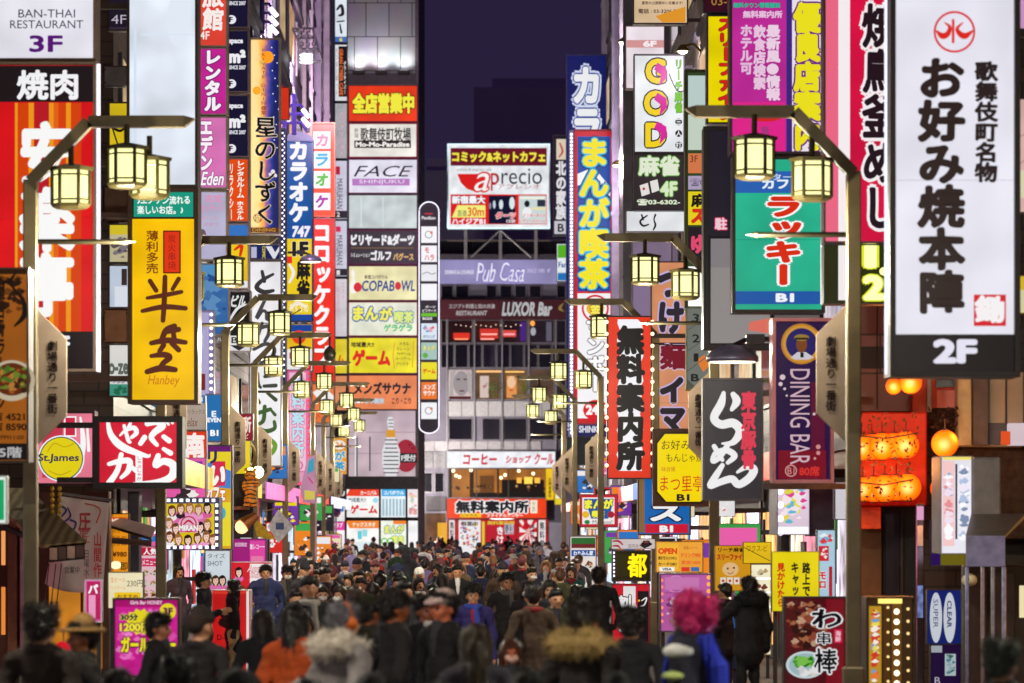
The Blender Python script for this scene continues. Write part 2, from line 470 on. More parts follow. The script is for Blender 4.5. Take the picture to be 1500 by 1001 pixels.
WALLS = {'brown': ('5a4238', '2a2020'), 'grey': ('777078', '3c383e'), 'tan': ('8d7a6c', '463c38'), 'violet': ('6c627c', '38324a'), 'dark': ('3a343c', '1c1a20'), 'pale': ('9c949c', '5a545c')}
def block(label, sd, d0, d1, xa, xb, h, wall, floors=8, cols=3, seed=1, shop='ffe2b0', shop_e=1.6, back=9.):
    """a street building: side facade towards the street, end wall towards the camera"""
    rr = random.Random(seed)
    root = thing('shop_building', label, 'building', (xa, d0, 0))
    L_ = d1-d0; dx = xb-xa; w = sd*back
    poly = [(0, 0), (dx, L_), (dx+w, L_), (w, 0)]
    n = 4; vs = [(x, y, 0) for x, y in poly]+[(x, y, h) for x, y in poly]
    fs = [(0, 1, 2, 3), (4, 5, 6, 7)]+[(i, (i+1) % n, (i+1) % n+n, i+n) for i in range(n)]
    me = bpy.data.meshes.new('wall'); me.from_pydata(vs, [], fs)
    bm = bmesh.new(); bm.from_mesh(me); bmesh.ops.recalc_face_normals(bm, faces=bm.faces); bm.to_mesh(me); bm.free()
    obj('wall', me, tiles(*WALLS[wall], w=.45, hh=.22), root)
    # roof parapet and floor bands
    def onf(t, z, o):   # point on the street facade, o metres out into the street
        return (dx*t - sd*o, L_*t, z)
    def slab(name, t0, t1, z0, z1, o0, o1, mat, par=None, off=(0, 0, 0)):
        p = [onf(t0, z0, o0), onf(t1, z0, o0), onf(t1, z1, o0), onf(t0, z1, o0), onf(t0, z0, o1), onf(t1, z0, o1), onf(t1, z1, o1), onf(t0, z1, o1)]
        return pyobj(name, p, [(0, 1, 2, 3), (4, 5, 6, 7), (0, 1, 5, 4), (1, 2, 6, 5), (2, 3, 7, 6), (3, 0, 4, 7)], mat, root if par is None else par)
    slab('cornice', 0, 1, h-.5, h+.25, -.003, .22, df('4a444c', .7))
    fh = (h-4)/floors
    for k in range(floors):
        z = 3.6+k*fh
        slab('floor_band', 0, 1, z-.18, z, -.003, .08, df('56505a', .7))
        for c in range(cols):
            t0 = (c+.18)/cols; t1 = (c+.82)/cols
            fr = slab('window', t0, t1, z+.8, z+fh-.7, -.003, .06, df('3a363c', .5, .4))
            lit = rr.random() < .4
            slab('pane', t0+.012, t1-.012, z+.87, z+fh-.77, .0605, .066, emf(rr.choice(['ffd9a0', 'f2e6ff', 'ffc890']), .5, .5, 2.) if lit else glass_dark(), fr)
    sf = slab('shopfront', .05, .95, .15, 3.0, -.003, .05, df('2c2624', .5, .3))
    for q in range(4):
        t0 = .07+.86*q/4
        slab('shop_window', t0, t0+.86/4-.02, .35, 2.6, .051, .056, emf(rr.choice([shop, 'ffb868', 'f8e8ff', 'ff9ab0', 'd8ecff']), shop_e*rr.uniform(.45, 1.05), .8, 2.2), sf)
    for q in range(9):
        t0 = rr.uniform(.05, .9); z0 = rr.uniform(.6, 2.4); hh = rr.uniform(.3, .8)
        slab('poster', t0, t0+rr.uniform(.3, .7)/L_, z0, z0+hh, .06+q*.004, .1+q*.004, emf(rr.choice(['f0d020', 'e83028', 'f4f0f0', '3088d0', 'e858a8', 'f08820', '50a848', 'f8e8c0', '402048']), rr.choice([.0, .3, .6, .85]), .3, 3.), sf)
    if d0 > 20: slab('shop_canopy', .03, .97, 3.02, 3.14, .0505, .95, df('3c3438', .6), sf)
    if d0 > 20: slab('canopy_fascia', .03, .97, 3.02, 3.42, .951, .985, emf(rr.choice(['f0e8f8', 'e83a28', 'f4d020', 'e868b0', '4888d8', 'f8a040']), rr.uniform(.9, 1.5), .3, 1.), sf)
    slab('drainpipe', .985, 1.0, .1, h-.6, .02, .16, df('5a5258', .5, .4))
    return root

# west side (negative x), from the camera up the street
block('brown tiled building at the near west corner behind the tall red grill sign', -1, 18, 57.5, -8.6, -8.9, 30, 'brown', 8, 4, 1, 'ff9a40', 1.2)
block('brown tiled building whose end wall carries steel brackets beside the tall yellow sign', -1, 58, 76, -6.02, xfac(-1, 76), 31, 'brown', 8, 3, 2, 'ffc070', 1.6)
block('narrow tan building behind the stack of pink and magenta signs', -1, 76.1, 92, xfac(-1, 76)-.06, xfac(-1, 92)-.06, 29, 'tan', 8, 3, 3, 'fff0d8', 2.0)
block('grey building behind the white cutlet restaurant sign', -1, 92.1, 112, xfac(-1, 92), xfac(-1, 112), 26.5, 'pale', 7, 4, 4, 'ffd0e8', 2.0)
block('violet lit building rising behind the blue karaoke sign', -1, 112.1, 138, xfac(-1, 112)-.08, xfac(-1, 138)-.08, 31, 'violet', 8, 4, 5, 'fff0d0', 2.2)
block('pale building with long metal pipes next to the tower of coloured signs', -1, 138.1, 163, xfac(-1, 138)-.02, xfac(-1, 163)-.02, 33, 'pale', 8, 4, 6, 'ffe0f0', 2.2)
# east side
block('dark building at the near east corner beyond the tall white pancake sign', 1, 18, 51.5, 7.4, 7.2, 26, 'dark', 7, 4, 7, 'ffb060', .8)
block('brown tiled building with orange paper lanterns on its end wall', 1, 52, 63, 4.66, 4.55, 28, 'brown', 8, 2, 8, 'fff0d0', 2.2)
block('grey building behind the teal and magenta signs', 1, 63.1, 80, 4.5, xfac(1, 80), 29, 'grey', 8, 3, 9, 'ffe8c0', 2.2)
block('tan building behind the peach noodle shop sign', 1, 80.1, 98, xfac(1, 80)-.05, xfac(1, 98)-.05, 27, 'tan', 7, 3, 10, 'ffe0f0', 2.2)
block('violet building behind the white sign of coloured outline letters', 1, 98.1, 118, xfac(1, 98), xfac(1, 118), 31, 'violet', 8, 3, 11, 'ffe8c0', 2.2)
block('pale building with vertical ducts behind the blue comic cafe sign', 1, 118.1, 142, xfac(1, 118)-.06, xfac(1, 142)-.06, 29, 'pale', 8, 4, 12, 'fff0e0', 2.2)
block('low dark building past the navy karaoke sign', 1, 142.1, 196, xfac(1, 142)+.3, xfac(1, 196)+.6, 13.5, 'dark', 3, 6, 13, 'ffd8a0', 1.5)

class Flat:
    """work on a building front that stands at depth d, in photo pixels"""
    def __init__(s, root, d): s.r = root; s.d = d; s.o = root.location
    def x(s, p): return X(p, s.d)-s.o[0]
    def z(s, p): return Z(p, s.d)-s.o[2]
    def box(s, name, mat, x0, y0, x1, y1, out=.05, inn=.0, par=None, c=0.):
        mb = MB(); mb.box((s.x(x0), s.d-s.o[1]-out, s.z(y1)), (s.x(x1), s.d-s.o[1]-inn, s.z(y0)), c)
        return mb.out(name, mat, s.r if par is None else par)
    def window(s, x0, y0, x1, y1, glass, fr='8a8288', fw=1.2, out=.08, name='window'):
        w = s.box(name, df(fr, .4, .4), x0, y0, x1, y1, out)
        s.box('pane', glass, x0+fw, y0+fw, x1-fw, y1-fw, out+.006, out+.001, w)
        return w

# ---- tower of signs beyond the side street
td = 170.
tower = thing('sign_tower', 'tall narrow tower with pale metal panels lit from below above a column of wide signs', 'building', (X(551, td), td, 0))
fl = Flat(tower, td)
mb = MB(); mb.box((X(489, td)-tower.location.x, 0, 0), (X(613, td)-tower.location.x, 12, 34)); mb.out('wall', df('46404a', .6), tower)
fl.box('cladding', tiles('b4b2b8', '2c2a30', 1.02, 1.5, .02, .4), 509, -60, 608, 126, .06)
fl.box('corner_trim', df('5a5058', .4, .3), 608.6, -60, 613, 700, .12)
for i, px in enumerate((526, 559, 592)):
    mb = MB(); mb.box((-.26, -.3, -.1), (.26, .02, .08), .02); f_ = mb.out('floodlight', df('2a2622', .5), tower, (fl.x(px), -.35, fl.z(108)))
    mb = MB(); mb.box((-.2, -.24, .081), (.2, -.02, .086)); mb.out('lamp_glass', em('ffffff', 6), f_)
    l = bpy.data.lights.new('uplight', 'SPOT'); l.energy = 170; l.spot_size = math.radians(150); l.spot_blend = 1.; l.color = (.93, .97, 1); l.shadow_soft_size = .08
    lo = bpy.data.objects.new('uplight', l); COL.objects.link(lo); lo.parent = tower
    lo.location = (fl.x(px), -.5, fl.z(105)); lo.rotation_euler = (math.radians(180-8), 0, 0)
fl.box('band', df('5c525c', .5), 509, 108, 608, 124, .1, .061)
# bowling wall: pale pink lit panel with pin and ball
pw = fl.box('bowling_panel', emf('f4d8e4', .62, .3, .9), 511, 602, 611, 698, .1)
put([R('d8b8c8', 511, 633, 611, 634, e=.5), R('d8b8c8', 511, 664, 611, 665, e=.5), R('fafafa', 520, 620, 522, 698), R('3a343c', 522, 640, 524, 698), R('3a343c', 541, 640, 543, 690),
     C('b01838', 595, 668, 17, 24), C('701020', 600, 652, 2), C('701020', 605, 657, 2),
     G('f6f6fa', (569, 611), (575, 611), (577, 618), (576, 630), (580, 645), (586, 660), (586, 680), (581, 698), (565, 698), (560, 680), (560, 660), (565, 645), (569, 630), (567, 618)),
     R('f0a830', 566, 630, 579, 641)] + [R('2c2a38', 564-(y > 660)*2, y, 582+(y > 660)*2, y+1.6) for y in range(644, 698, 6)] + [R('2c2a38', 569, y, 576, y+1.2) for y in (615, 620, 625)] +
    [R('181420', 586, 664, 611, 678), T('F受付', 'ffffff', 588, 666, 609, 676, off=.03)], tower, td, tower.location.x, 0, .8, -.102)
fl.box('canopy', df('3c383e', .5, .2), 486, 700, 613, 716, 1.1)
fl.box('shop_recess', emf('f4f0e8', .9, .3), 488, 806, 612, 838, .03)

# ---- building that closes the street
cd = 240.
cb = thing('cafe_building', 'dark building closing the street with ribbon windows, maroon awning and coffee shop', 'building', (X(730, cd), cd, 0))
fc = Flat(cb, cd)
mb = MB(); mb.box((X(600, cd)-cb.location.x, 0, 0), (X(880, cd)-cb.location.x, 14, Z(381, cd))); mb.out('wall', df('7c7484', .6, 0, .2, 1.), cb)
mb = MB(); mb.box((X(600, cd)-cb.location.x, 10, 0), (X(880, cd)-cb.location.x, 14.1, Z(336, cd))); mb.out('roof_house', df('383440', .7), cb)
fc.box('roof_ledge', df('5a525c', .5), 640, 373, 838, 380.4, .35)
mb = MB()
for i in range(40):
    px = 642+i*4.6; mb.box((fc.x(px), -.05, fc.z(372)), (fc.x(px)+.02, -.02, fc.z(352)))
mb.box((fc.x(641), -.055, fc.z(352.4)), (fc.x(830), -.015, fc.z(351.2))); mb.out('roof_railing', df('6a6268', .5, .5), cb)
fc.box('fascia', emf('b9b0e8', .62, .25, .5), 643, 381, 816, 416, .12)
put([T('Pub Casa', 'f6f2ff', 697, 385, 768, 413, off=.012, o='8a7cd0', oo=.05, sh=.35, wob=.03), T('DINING & LOUNGE', 'f4f0ff', 652, 396, 694, 402, off=.02), T('SINCE 1985  4F', 'd8d0f8', 772, 394, 806, 400, off=.01)], cb, cd, cb.location.x, 0, .9, -.121)
dk = glass_dark('16121e')
for x0, x1 in ((646, 664), (667, 687), (712, 728), (732, 750), (754, 771), (775, 793), (815, 829)): fc.window(x0, 418, x1, 437, dk)
fc.box('awning', df('5a1526', .7), 645, 440, 829, 468, .5, 0)
put([T('LUXOR Bar', 'f2eef2', 735, 443, 809, 464, off=.05, o='1c0c14', oo=.12, sh=.22), T('エジプト料理と和の共演', 'e8dce0', 658, 446, 725, 453, off=.03), T('RESTAURANT', 'f0e8ea', 668, 456, 714, 463, off=.03, sh=.2), G('b09a50', (818, 450), (826, 444), (822, 452), (827, 458), (818, 455))], cb, cd, cb.location.x, 0, .5, -.502)
warm = emf('8a2c2a', .25, .8, 1.2)
for i, (x0, x1) in enumerate(((646, 654), (656, 692), (696, 733), (737, 772), (776, 812), (815, 829))):
    fc.window(x0, 469, x1, 503, emf(['241418', '3a1c20', '4a2420', '3a2028', '2a1c2c', '1c1620'][i], .5, .5, 1.), fw=1)
put([R('e83828', 664, 488, 688, 497), R('ff8868', 666, 496, 686, 498, e=1.6), R('d83a30', 703, 482, 730, 496), R('ff9a90', 705, 489, 728, 491, e=1.8), R('ff9a90', 704, 496, 724, 498, e=1.5), R('e05048', 736, 484, 756, 494), R('ff90a0', 738, 489, 754, 491, e=1.8), R('5a2a9a', 762, 472, 770, 500, e=.6), C('ff9a40', 780, 474, 3.4, 4, e=1.4), C('f0f0ff', 781, 486, 4, 6, e=.4), R('8a8498', 800, 472, 808, 500, e=.4)]
    + [C('ffd8c0', 668+i*7.3, 476+(i*5 % 4), .8, e=1.5) for i in range(14)], cb, cd, cb.location.x, 0, .9, -.088)
for i in range(9):
    x0 = 646+i*20.4; fc.window(x0, 504.5, x0+19, 539, dk, fw=.8)
for i, (x0, x1) in enumerate(((656, 692), (696, 733), (737, 772), (776, 812), (815, 829))):
    fc.window(x0, 541, x1, 586, [df('b8a8ac', .4, 0, .1), emf('7a5a3c', .6, .5), emf('8a6238', .7, .5), emf('6a5040', .6, .5), emf('3a3038', .4, .5)][i], fw=1)
put([C('c8bcc0', 676, 562, 12, 18, e=.5), G('e0d8d6', (660, 545), (668, 543), (664, 560), (664, 580), (658, 580), e=.5), G('e0d8d6', (684, 543), (690, 548), (690, 580), (686, 576), e=.5), R('4a3a40', 669, 555, 674, 557, e=.4), R('4a3a40', 679, 555, 684, 557, e=.4), R('805058', 673, 572, 680, 574, e=.4), R('6a2028', 658, 581, 690, 585, e=.5),
     R('f0b878', 697, 543, 735, 546, e=1.2), R('e8d0c8', 703, 551, 716, 583, e=.75), C('d04858', 710, 566, 3, 1.2, e=.8), R('f0a058', 742, 551, 757, 583, e=.8), C('f4c8a0', 749, 560, 6, 9, e=.9), C('d04830', 749, 572, 3, 1.2, e=.9), R('f8c070', 740, 544, 768, 546, e=1.3)], cb, cd, cb.location.x, 0, .9, -.09)
for i, px in enumerate((722, 766)):
    mb = MB(); rr = random.Random(i)
    for k in range(70):
        cx, cz, cy = rr.gauss(0, .22), rr.gauss(.75, .3), -.25+rr.gauss(0, .08); a = rr.uniform(0, 6.28); s_ = rr.uniform(.05, .11)
        mb.add([(cx, cy, cz), (cx+s_*math.cos(a), cy-.02, cz+s_*math.sin(a)), (cx+s_*1.4*math.cos(a+.5), cy+.02, cz+s_*1.4*math.sin(a+.5)), (cx+s_*.7*math.cos(a+1.1), cy, cz+s_*.7*math.sin(a+1.1))], [(0, 1, 2, 3)])
    mb.tube([(0, -.25, 0), (0, -.25, .8)], .02, 6); mb.out('window_plant', df('4a6a20', .6), cb, (fc.x(px), 0, fc.z(585)))
for i in range(9):
    x0 = 657+i*19.6; fc.box('spandrel', df('b8b2b4', .5, .1, .15), x0, 588, x0+18.6, 610, .1)
for i, (x0, x1) in enumerate(((657, 692), (706, 733), (737, 772), (776, 812), (815, 829))): fc.window(x0, 613, x1, 645, dk, fw=1)
for i in range(9):
    x0 = 617+i*19.6; fc.box('spandrel', df('aca4a8', .5, .1, .15), x0, 646.5, x0+18.6, 661, .1)
for x0 in (654, 694, 734.5, 773.5, 813): fc.box('mullion', df('9a9298', .4, .4), x0, 438, x0+2, 660, .2)
# coffee shop floor
fc.box('coffee_room', emf('b4702c', .8, .5, .8), 657, 687, 800, 729, .05)
rr = random.Random(4)
put([R('3a2014', 657, 687, 662, 729, e=.4), R('4a2c18', 688, 687, 694, 729, e=.4), R('7a4a20', 703, 697, 724, 729, e=.7), R('2a1a14', 735, 703, 797, 722, e=.4), R('f0b040', 757, 700, 764, 708, e=1.2), R('f4c850', 768, 699, 780, 709, e=1.3), R('f0b848', 783, 700, 791, 708, e=1.2), R('2c241e', 694, 722, 800, 729, e=.3), R('5a3a24', 728, 687, 731, 726, e=.5)]
    + [C('ffe0b0', x, y, 2.4, e=3) for x, y in ((668, 697), (673, 699), (740, 696), (734, 700), (781, 694), (664, 690), (690, 689), (760, 690))]
    + [C(rr.choice(['5a3420', 'c08a50', '3a2418', 'd8a868']), rr.uniform(660, 798), rr.uniform(711, 720), rr.uniform(1, 2.4), e=.6) for i in range(26)], cb, cd, cb.location.x, 0, .9, -.056)
fc.box('window_bar', df('2a2624', .4, .3), 656, 685.5, 801, 687.5, .25)
for x0 in (656, 697, 744, 799): fc.box('mullion', df('3a342c', .4, .3), x0, 687.5, x0+1.6, 729.5, .12)
# grey bay beside the coffee shop
for x0 in (619, 636): fc.window(x0, 692, x0+15, 722, glass_dark('1c1a22'), '6c666a', 1.4)
fc.box('spandrel', df('8a8488', .5), 616, 662, 634, 686, .12); fc.box('spandrel', df('8a8488', .5), 635, 662, 653, 686, .12)
fc.box('shop_board', df('3c3038', .5), 624, 727, 653, 748, .2)
put([T('HXY', 'b8a8b0', 630, 731, 648, 740, off=-.0)], cb, cd, cb.location.x, 0, .35, -.203)
# entrance below the red sign
fc.box('entrance', emf('d8262c', .55, .5, .7), 655, 761, 803, 842, .05)
put([R('f0b030', 641, 766, 655, 810), R('f8f4f4', 658, 762, 666, 800), T('無料案', '201818', 659, 764, 665, 798, v=1, off=.03),
     R('f0f0f4', 672, 762, 704, 812), B(['d03030', '3050a0', 'f0c040', 'e07090', '202030'], 673, 763, 703, 805, 60, 2.2, 3), T('営業中', '182040', 676, 764, 700, 771, off=.03), R('f0c830', 706, 764, 710, 806),
     R('c01830', 712, 762, 756, 815), T('きけ', 'ffffff', 728, 772, 738, 796, v=1, off=.03, wob=.05), T('便利', '182a60', 739, 768, 752, 782, off=.03, o='ffffff', oo=.1), T('無料案内所', 'f0d040', 714, 763, 754, 769, off=.03),
     R('fff0ee', 761, 762, 786, 808)] + [G('d82030', (773, 775), (773+34*math.cos(a), 775-34*math.sin(a)), (773+34*math.cos(a+.2), 775-34*math.sin(a+.2))) for a in [i*.3927+.08 for i in range(0)]] +
    [G('d82030', *[(773, 780)]+[(min(786, max(761, 773+40*math.cos(a))), min(808, max(762, 780-40*math.sin(a)))) for a in (b, b+.19)]) for b in [i*.3927 for i in range(16)]] +
    [C('c81020', 771, 771, 5), T('はさり', '181420', 776, 768, 784, 790, v=1, off=.03, wob=.05), R('faf6f6', 789, 762, 799, 806), T('無料案', '201818', 790.5, 764, 797.5, 804, v=1, off=.03), C('ffffff', 735, 760, 18, 1.2, e=3)],
    cb, cd, cb.location.x, 0, .85, -.056)
fc.box('dim_bay', emf('8a5a3a', .5, .5), 614, 752, 653, 842, .04)

# ---- dark towers far behind
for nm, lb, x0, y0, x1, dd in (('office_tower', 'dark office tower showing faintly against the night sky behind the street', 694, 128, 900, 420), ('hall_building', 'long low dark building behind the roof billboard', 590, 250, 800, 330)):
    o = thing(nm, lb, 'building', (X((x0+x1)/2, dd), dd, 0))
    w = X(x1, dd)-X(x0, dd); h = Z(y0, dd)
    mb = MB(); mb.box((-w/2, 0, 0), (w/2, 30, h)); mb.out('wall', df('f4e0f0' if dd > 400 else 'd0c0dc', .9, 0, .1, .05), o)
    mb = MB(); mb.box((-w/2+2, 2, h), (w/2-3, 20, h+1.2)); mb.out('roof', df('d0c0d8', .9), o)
# ================================================================ SIGNS
S = sign
GW = 'white sign panels of the west stacks'
# ---- near west
S('wall_sign', 'white lit restaurant sign with black lettering and purple floor number', 'sign', (-30, -25, 141, 90), 45, [
    T('BAN-THAI', '23222e', 27, 14, 110, 26, off=.0), T('RESTAURANT', '23222e', 15, 30, 122, 42, off=.0), T('3F', '5a1478', 43, 52, 92, 77, off=.03)], 'f0effa', '6a5548', 4, .45, .92, br=-1)
stripes = [R('d8420c', 22, 151, 119, 486)] + [R('f29a1c', a, 151, a+w, 486) for a, w in ((22, 4), (42, 8), (72, 7), (97, 7))] + [R('c01826', 50, 151, 60, 486), R('b81a28', 58, 151, 72, 486), R('e8641a', 79, 151, 86, 486)]
S('grill_sign', 'tall red and orange striped grill sign with white characters and black header', 'sign', (-30, 92, 142, 545), 45, stripes + [
    R('20161a', -30, 97, 137, 150), T('焼肉', 'fafaff', 25, 103, 115, 147, off=.035), R('20161a', -30, 486, 137, 541), T('2F', 'f4f4fa', 52, 492, 103, 517, off=.04),
    T('安楽亭', 'ffffff', 28, 178, 111, 466, v=1, off=.05, res=4)], 'e0141c', '6a5548', 4, .45, .9, br=-1)
mb = MB(); mb.tube([(0, 0, 0), (0, 0, X(1, 45)*0+3.6)], .02, 8)
o = mb.out('tube_light', em('f4ecff', 2.2), None, (X(145, 45), 44.95, Z(545, 45))); tag(o, 'slim white tube light along the edge of the tall red grill sign', 'tube light')
S('menu_sign', 'brown and orange noodle menu sign with bowl picture and black floor band', 'sign', (-40, 393, 44, 678), 38.5, [
    R('3a1c08', -40, 396, 42, 402), B(['5a2a08', '3a1a06', '8a4a10'], -40, 402, 40, 470, 26, 9, 5, .5), T('屋台骨ラーメン', '2a1204', -6, 415, 8, 600, v=1, off=.04),
    B(['2a1206', '3a1c0a'], 8, 405, 40, 450, 14, 5, 3, .5), L('241006', [[(12, 408, 3), (22, 425, 4), (34, 440, 6), (36, 462, 8), (22, 478, 3)], [(24, 400, 2), (14, 412, 6), (4, 414, 4)]], e=.4),
    C('e8d8b8', 18, 558, 34, 30, e=.6), C('6a2c0c', 18, 556, 28, 24, e=.7), B(['7a9a30', 'c06020', '40200c', 'd89040', '56802a'], -8, 535, 44, 578, 40, 6, 2, .6),
    T('店 4521\n店 8590', '2a1204', -10, 604, 40, 632, off=.04), T('PM11:00', '2a1204', 2, 638, 36, 644, off=.02), R('1c1416', -40, 650, 42, 674), T('5階', 'f0eef0', 0, 655, 33, 671, off=.02)], 'c8701a', '4a3426', 3, .3, .55)
S('exit_lamp_sign', 'small green lit sign with a thick white rim', 'sign', (-14, 697, 11, 768), 36.5, [R('14a060', -12, 703, 6, 762)], 'e8f4ee', 'd8e0da', 2, .12, 1.0)
S('bar_sign', 'pink lit bar sign with a round yellow disc and blackletter writing', 'sign', (52, 602, 140, 712), 57, [
    R('c83850', 62, 612, 92, 700), R('ffffff', 94, 610, 112, 640), R('d02848', 96, 612, 110, 638), L('ffffff', [[(118, 612, 3), (122, 650, 8), (116, 690, 6)], [(128, 625, 3), (130, 660, 5)]]),
    C('f4f8ff', 90, 672, 34), C('2a5048', 90, 672, 32), C('e8d418', 90, 672, 30.5), L('c8ac10', [[(70, 662, 1.5), (80, 650, 2), (95, 655, 1.5), (108, 650, 2)], [(72, 690, 1.5), (88, 696, 2), (104, 690, 1.5)]]),
    T('St.James', '1c1c50', 56, 665, 116, 679, off=.025, sh=.08)], 'f08098', '4a3034', 4, .35, .95, br=-1)
S('izakaya_sign', 'square red sign with huge swooping white characters in a thick black frame', 'sign', (137, 610, 268, 716), 54, [
    L('ffffff', [[(158, 618, 5), (163, 638, 9), (180, 655, 11), (214, 668, 6), (220, 666, 2)]]),                         # し
    L('ffffff', [[(176, 638, 3), (184, 631, 5), (196, 627, 7), (200, 634, 7), (193, 641, 5)], [(182, 624, 5), (188, 645, 6), (191, 648, 4)], [(191, 621, 5), (188, 626, 4)]]),   # ゃ
    L('ffffff', [[(216, 621, 8), (230, 618, 10), (238, 624, 11), (226, 634, 9), (222, 642, 8), (230, 652, 6)], [(206, 650, 7), (212, 641, 8)], [(240, 640, 7), (248, 646, 8)], [(244, 618, 4), (247, 622, 4)], [(250, 616, 4), (253, 620, 4)]]),  # ぶ
    L('ffffff', [[(240, 658, 6), (250, 664, 8)], [(232, 668, 8), (228, 682, 9), (240, 676, 10), (254, 682, 12), (252, 698, 12), (232, 706, 8), (196, 708, 3)]]),   # ら
    L('ffffff', [[(160, 680, 6), (176, 676, 8), (190, 676, 9), (188, 690, 8), (178, 700, 5)], [(178, 666, 7), (172, 690, 8), (160, 708, 9)], [(190, 682, 6), (200, 690, 7)]]),   # か
    R('ffffff', 199, 667, 209, 706), T('しゃぶしゃか', 'd82a3c', 200.5, 669, 207.5, 704, v=1, off=.02)], 'dc2038', '1c1214', 9, .45, .98, br=-1)

# ---- yellow stack on brackets
S('blank_sign', 'large blank white lightbox with pale blue cast above the yellow sign', 'sign', (186, -30, 290, 275), 55, [R('d8e4f6', 196, 40, 200, 268), C('e4ecf8', 262, 30, 18, 40), R('dce8f8', 206, 50, 284, 52)], 'e6eefa', '4a3a34', 4, .5, 1.0, br=-1, var=.25)
S('yellow_sign', 'tall yellow bar sign with brown brush characters under a teal header', 'sign', (188, 276, 291, 592), 55, [
    R('2a1a10', 193, 279, 286, 321), R('14987e', 196, 281, 283, 318), T('♪エノケン流れる\n楽しいお店。♪', 'f4fffa', 201, 287, 278, 314, off=.03, wob=.01),
    T('薄利多売', '7a3008', 214, 338, 232, 401, v=1, off=.02), R('5a0c0c', 239, 338, 265, 401), R('e03410', 241, 340, 263, 399), T('炭火串焼', '8a1810', 246, 344, 258, 395, v=1, off=.0),
    L('5a2618', [[(220, 412, 7), (229, 426, 7)], [(262, 409, 7), (253, 424, 6)], [(216, 437, 5), (240, 433, 7), (266, 428, 6)], [(209, 456, 6), (240, 450, 8), (272, 452, 7)], [(242, 406, 7), (241, 440, 8), (239, 470, 7)]]),   # 半
    L('5a2618', [[(256, 478, 8), (244, 484, 9), (238, 496, 8)], [(240, 488, 6), (262, 483, 8)], [(254, 486, 7), (256, 500, 8)], [(222, 503, 7), (246, 499, 9), (272, 502, 7)], [(240, 506, 8), (234, 515, 7)], [(252, 503, 8), (262, 513, 8)]]),   # 兵
    L('5a2618', [[(222, 522, 6), (240, 520, 9), (249, 524, 9), (240, 532, 8), (236, 538, 8)], [(216, 545, 8), (236, 540, 10), (257, 542, 8)]]),   # ヱ
    T('Hanbey', 'c8701a', 217, 550, 264, 568, off=-.015, sh=.25)], 'fcc400', '5a3c30', 6, .5, 1.0, br=-1)

# ---- slivers behind the brackets, on the end wall
for lb, bx, fc_, els in (
    ('narrow dark sign reading 4F above a grey cable box', (158, -20, 189, 46), '241c2c', [T('4F', 'c8c0d0', 163, 22, 185, 35, off=.0), R('3a3040', 160, 40, 188, 44)]),
    ('yellow sign sliver with black brush marks behind the bracket arm', (159, 150, 190, 276), 'f0d020', [R('201810', 162, 172, 188, 176), L('201810', [[(162, 186, 3), (176, 192, 4), (186, 184, 2)]]), R('e8e0d8', 160, 215, 190, 250), T('天然', 'd03030', 162, 218, 186, 246, v=1, off=.04), L('201810', [[(170, 252, 4), (176, 270, 5), (186, 262, 3)]])]),
    ('yellow and grey sign sliver between two steel plates', (159, 328, 190, 386), 'd8cca0', [R('e8d030', 160, 330, 190, 344), B(['6a6068', '98909a', '3a343c'], 161, 346, 189, 384, 14, 6, 9, .6)]),
    ('pale blue sign sliver above the copper plate', (159, 388, 190, 452), 'd4e2f6', [R('40302a', 178, 394, 186, 418), R('eef4ff', 168, 420, 188, 450)]),
    ('white sign sliver with rounded grey letters and green foot', (159, 504, 190, 582), 'f4f4ee', [T('o-ze', '6a7068', 159, 532, 188, 549, off=.05), T('-9351', '9a90b0', 160, 552, 188, 562, off=.02), R('48a088', 160, 563, 190, 580), B(['60b090', '308060'], 160, 563, 189, 580, 12, 4, 2, .6)])):
    S('narrow_sign', lb, 'sign', bx, 57.6, els, fc_, '4a3c36', 2, .2, .8)
for lb, y0, y1, h in (('grey steel cable box on the bracket wall', 97, 128, '8a8488'), ('rusty brown cover plate under the brackets', 274, 326, '6a5040'), ('copper cover plate between two sign slivers', 453, 503, '9a6a4c')):
    o = thing('cover_plate', lb, 'plate', (X(171, 57.7), 57.7, Z(y1, 57.7)))
    w = X(190, 57.7)-X(152, 57.7); mb = MB(); mb.box((-w/2, -.06, 0), (w/2, .1, Z(y0, 57.7)-Z(y1, 57.7)), .02); mb.out('panel', df(h, .35, .7), o)
    mb = MB()
    for sx in (-1, 1):
        for zz in (.06, Z(y0, 57.7)-Z(y1, 57.7)-.06): mb.sphere((sx*w*.42, -.065, zz), .014, 8)
    mb.out('bolt', df('4a4448', .4, .8), o)

# ---- pink stack (d 80)
d = 80
S('stack_sign', 'red inn sign with a white brush character at the top of the pink stack', 'sign', (290, -30, 333, 69), d, [T('旅館', 'fff4f0', 296, -22, 328, 45, v=1, off=.04, wob=.02), T('4F', 'fff0ec', 293, 46, 307, 58, off=.02)], 'e84838', 'b8a8a0', 2, .3, .95, GW, -1)
S('stack_sign', 'magenta sign with four white katakana outlined in dark purple', 'sign', (290, 70, 333, 169), d, [T('レンタル', 'fff6ff', 299, 74, 324, 163, v=1, off=.07, o='5a1060', oo=.13)], 'cc2898', 'b8a8a0', 2, .3, .95, GW, -1)
S('stack_sign', 'pink sign with white katakana and a cursive word at its foot', 'sign', (290, 171, 333, 277), d, [T('エデン', 'fff6ff', 293, 178, 312, 250, v=1, off=.06, o='a03088', oo=.12), T('Eden', 'ffffff', 294, 252, 328, 272, off=.02, o='a04898', oo=.07, sh=.3)], 'e078bc', 'b8a8a0', 2, .3, .95, GW, -1)
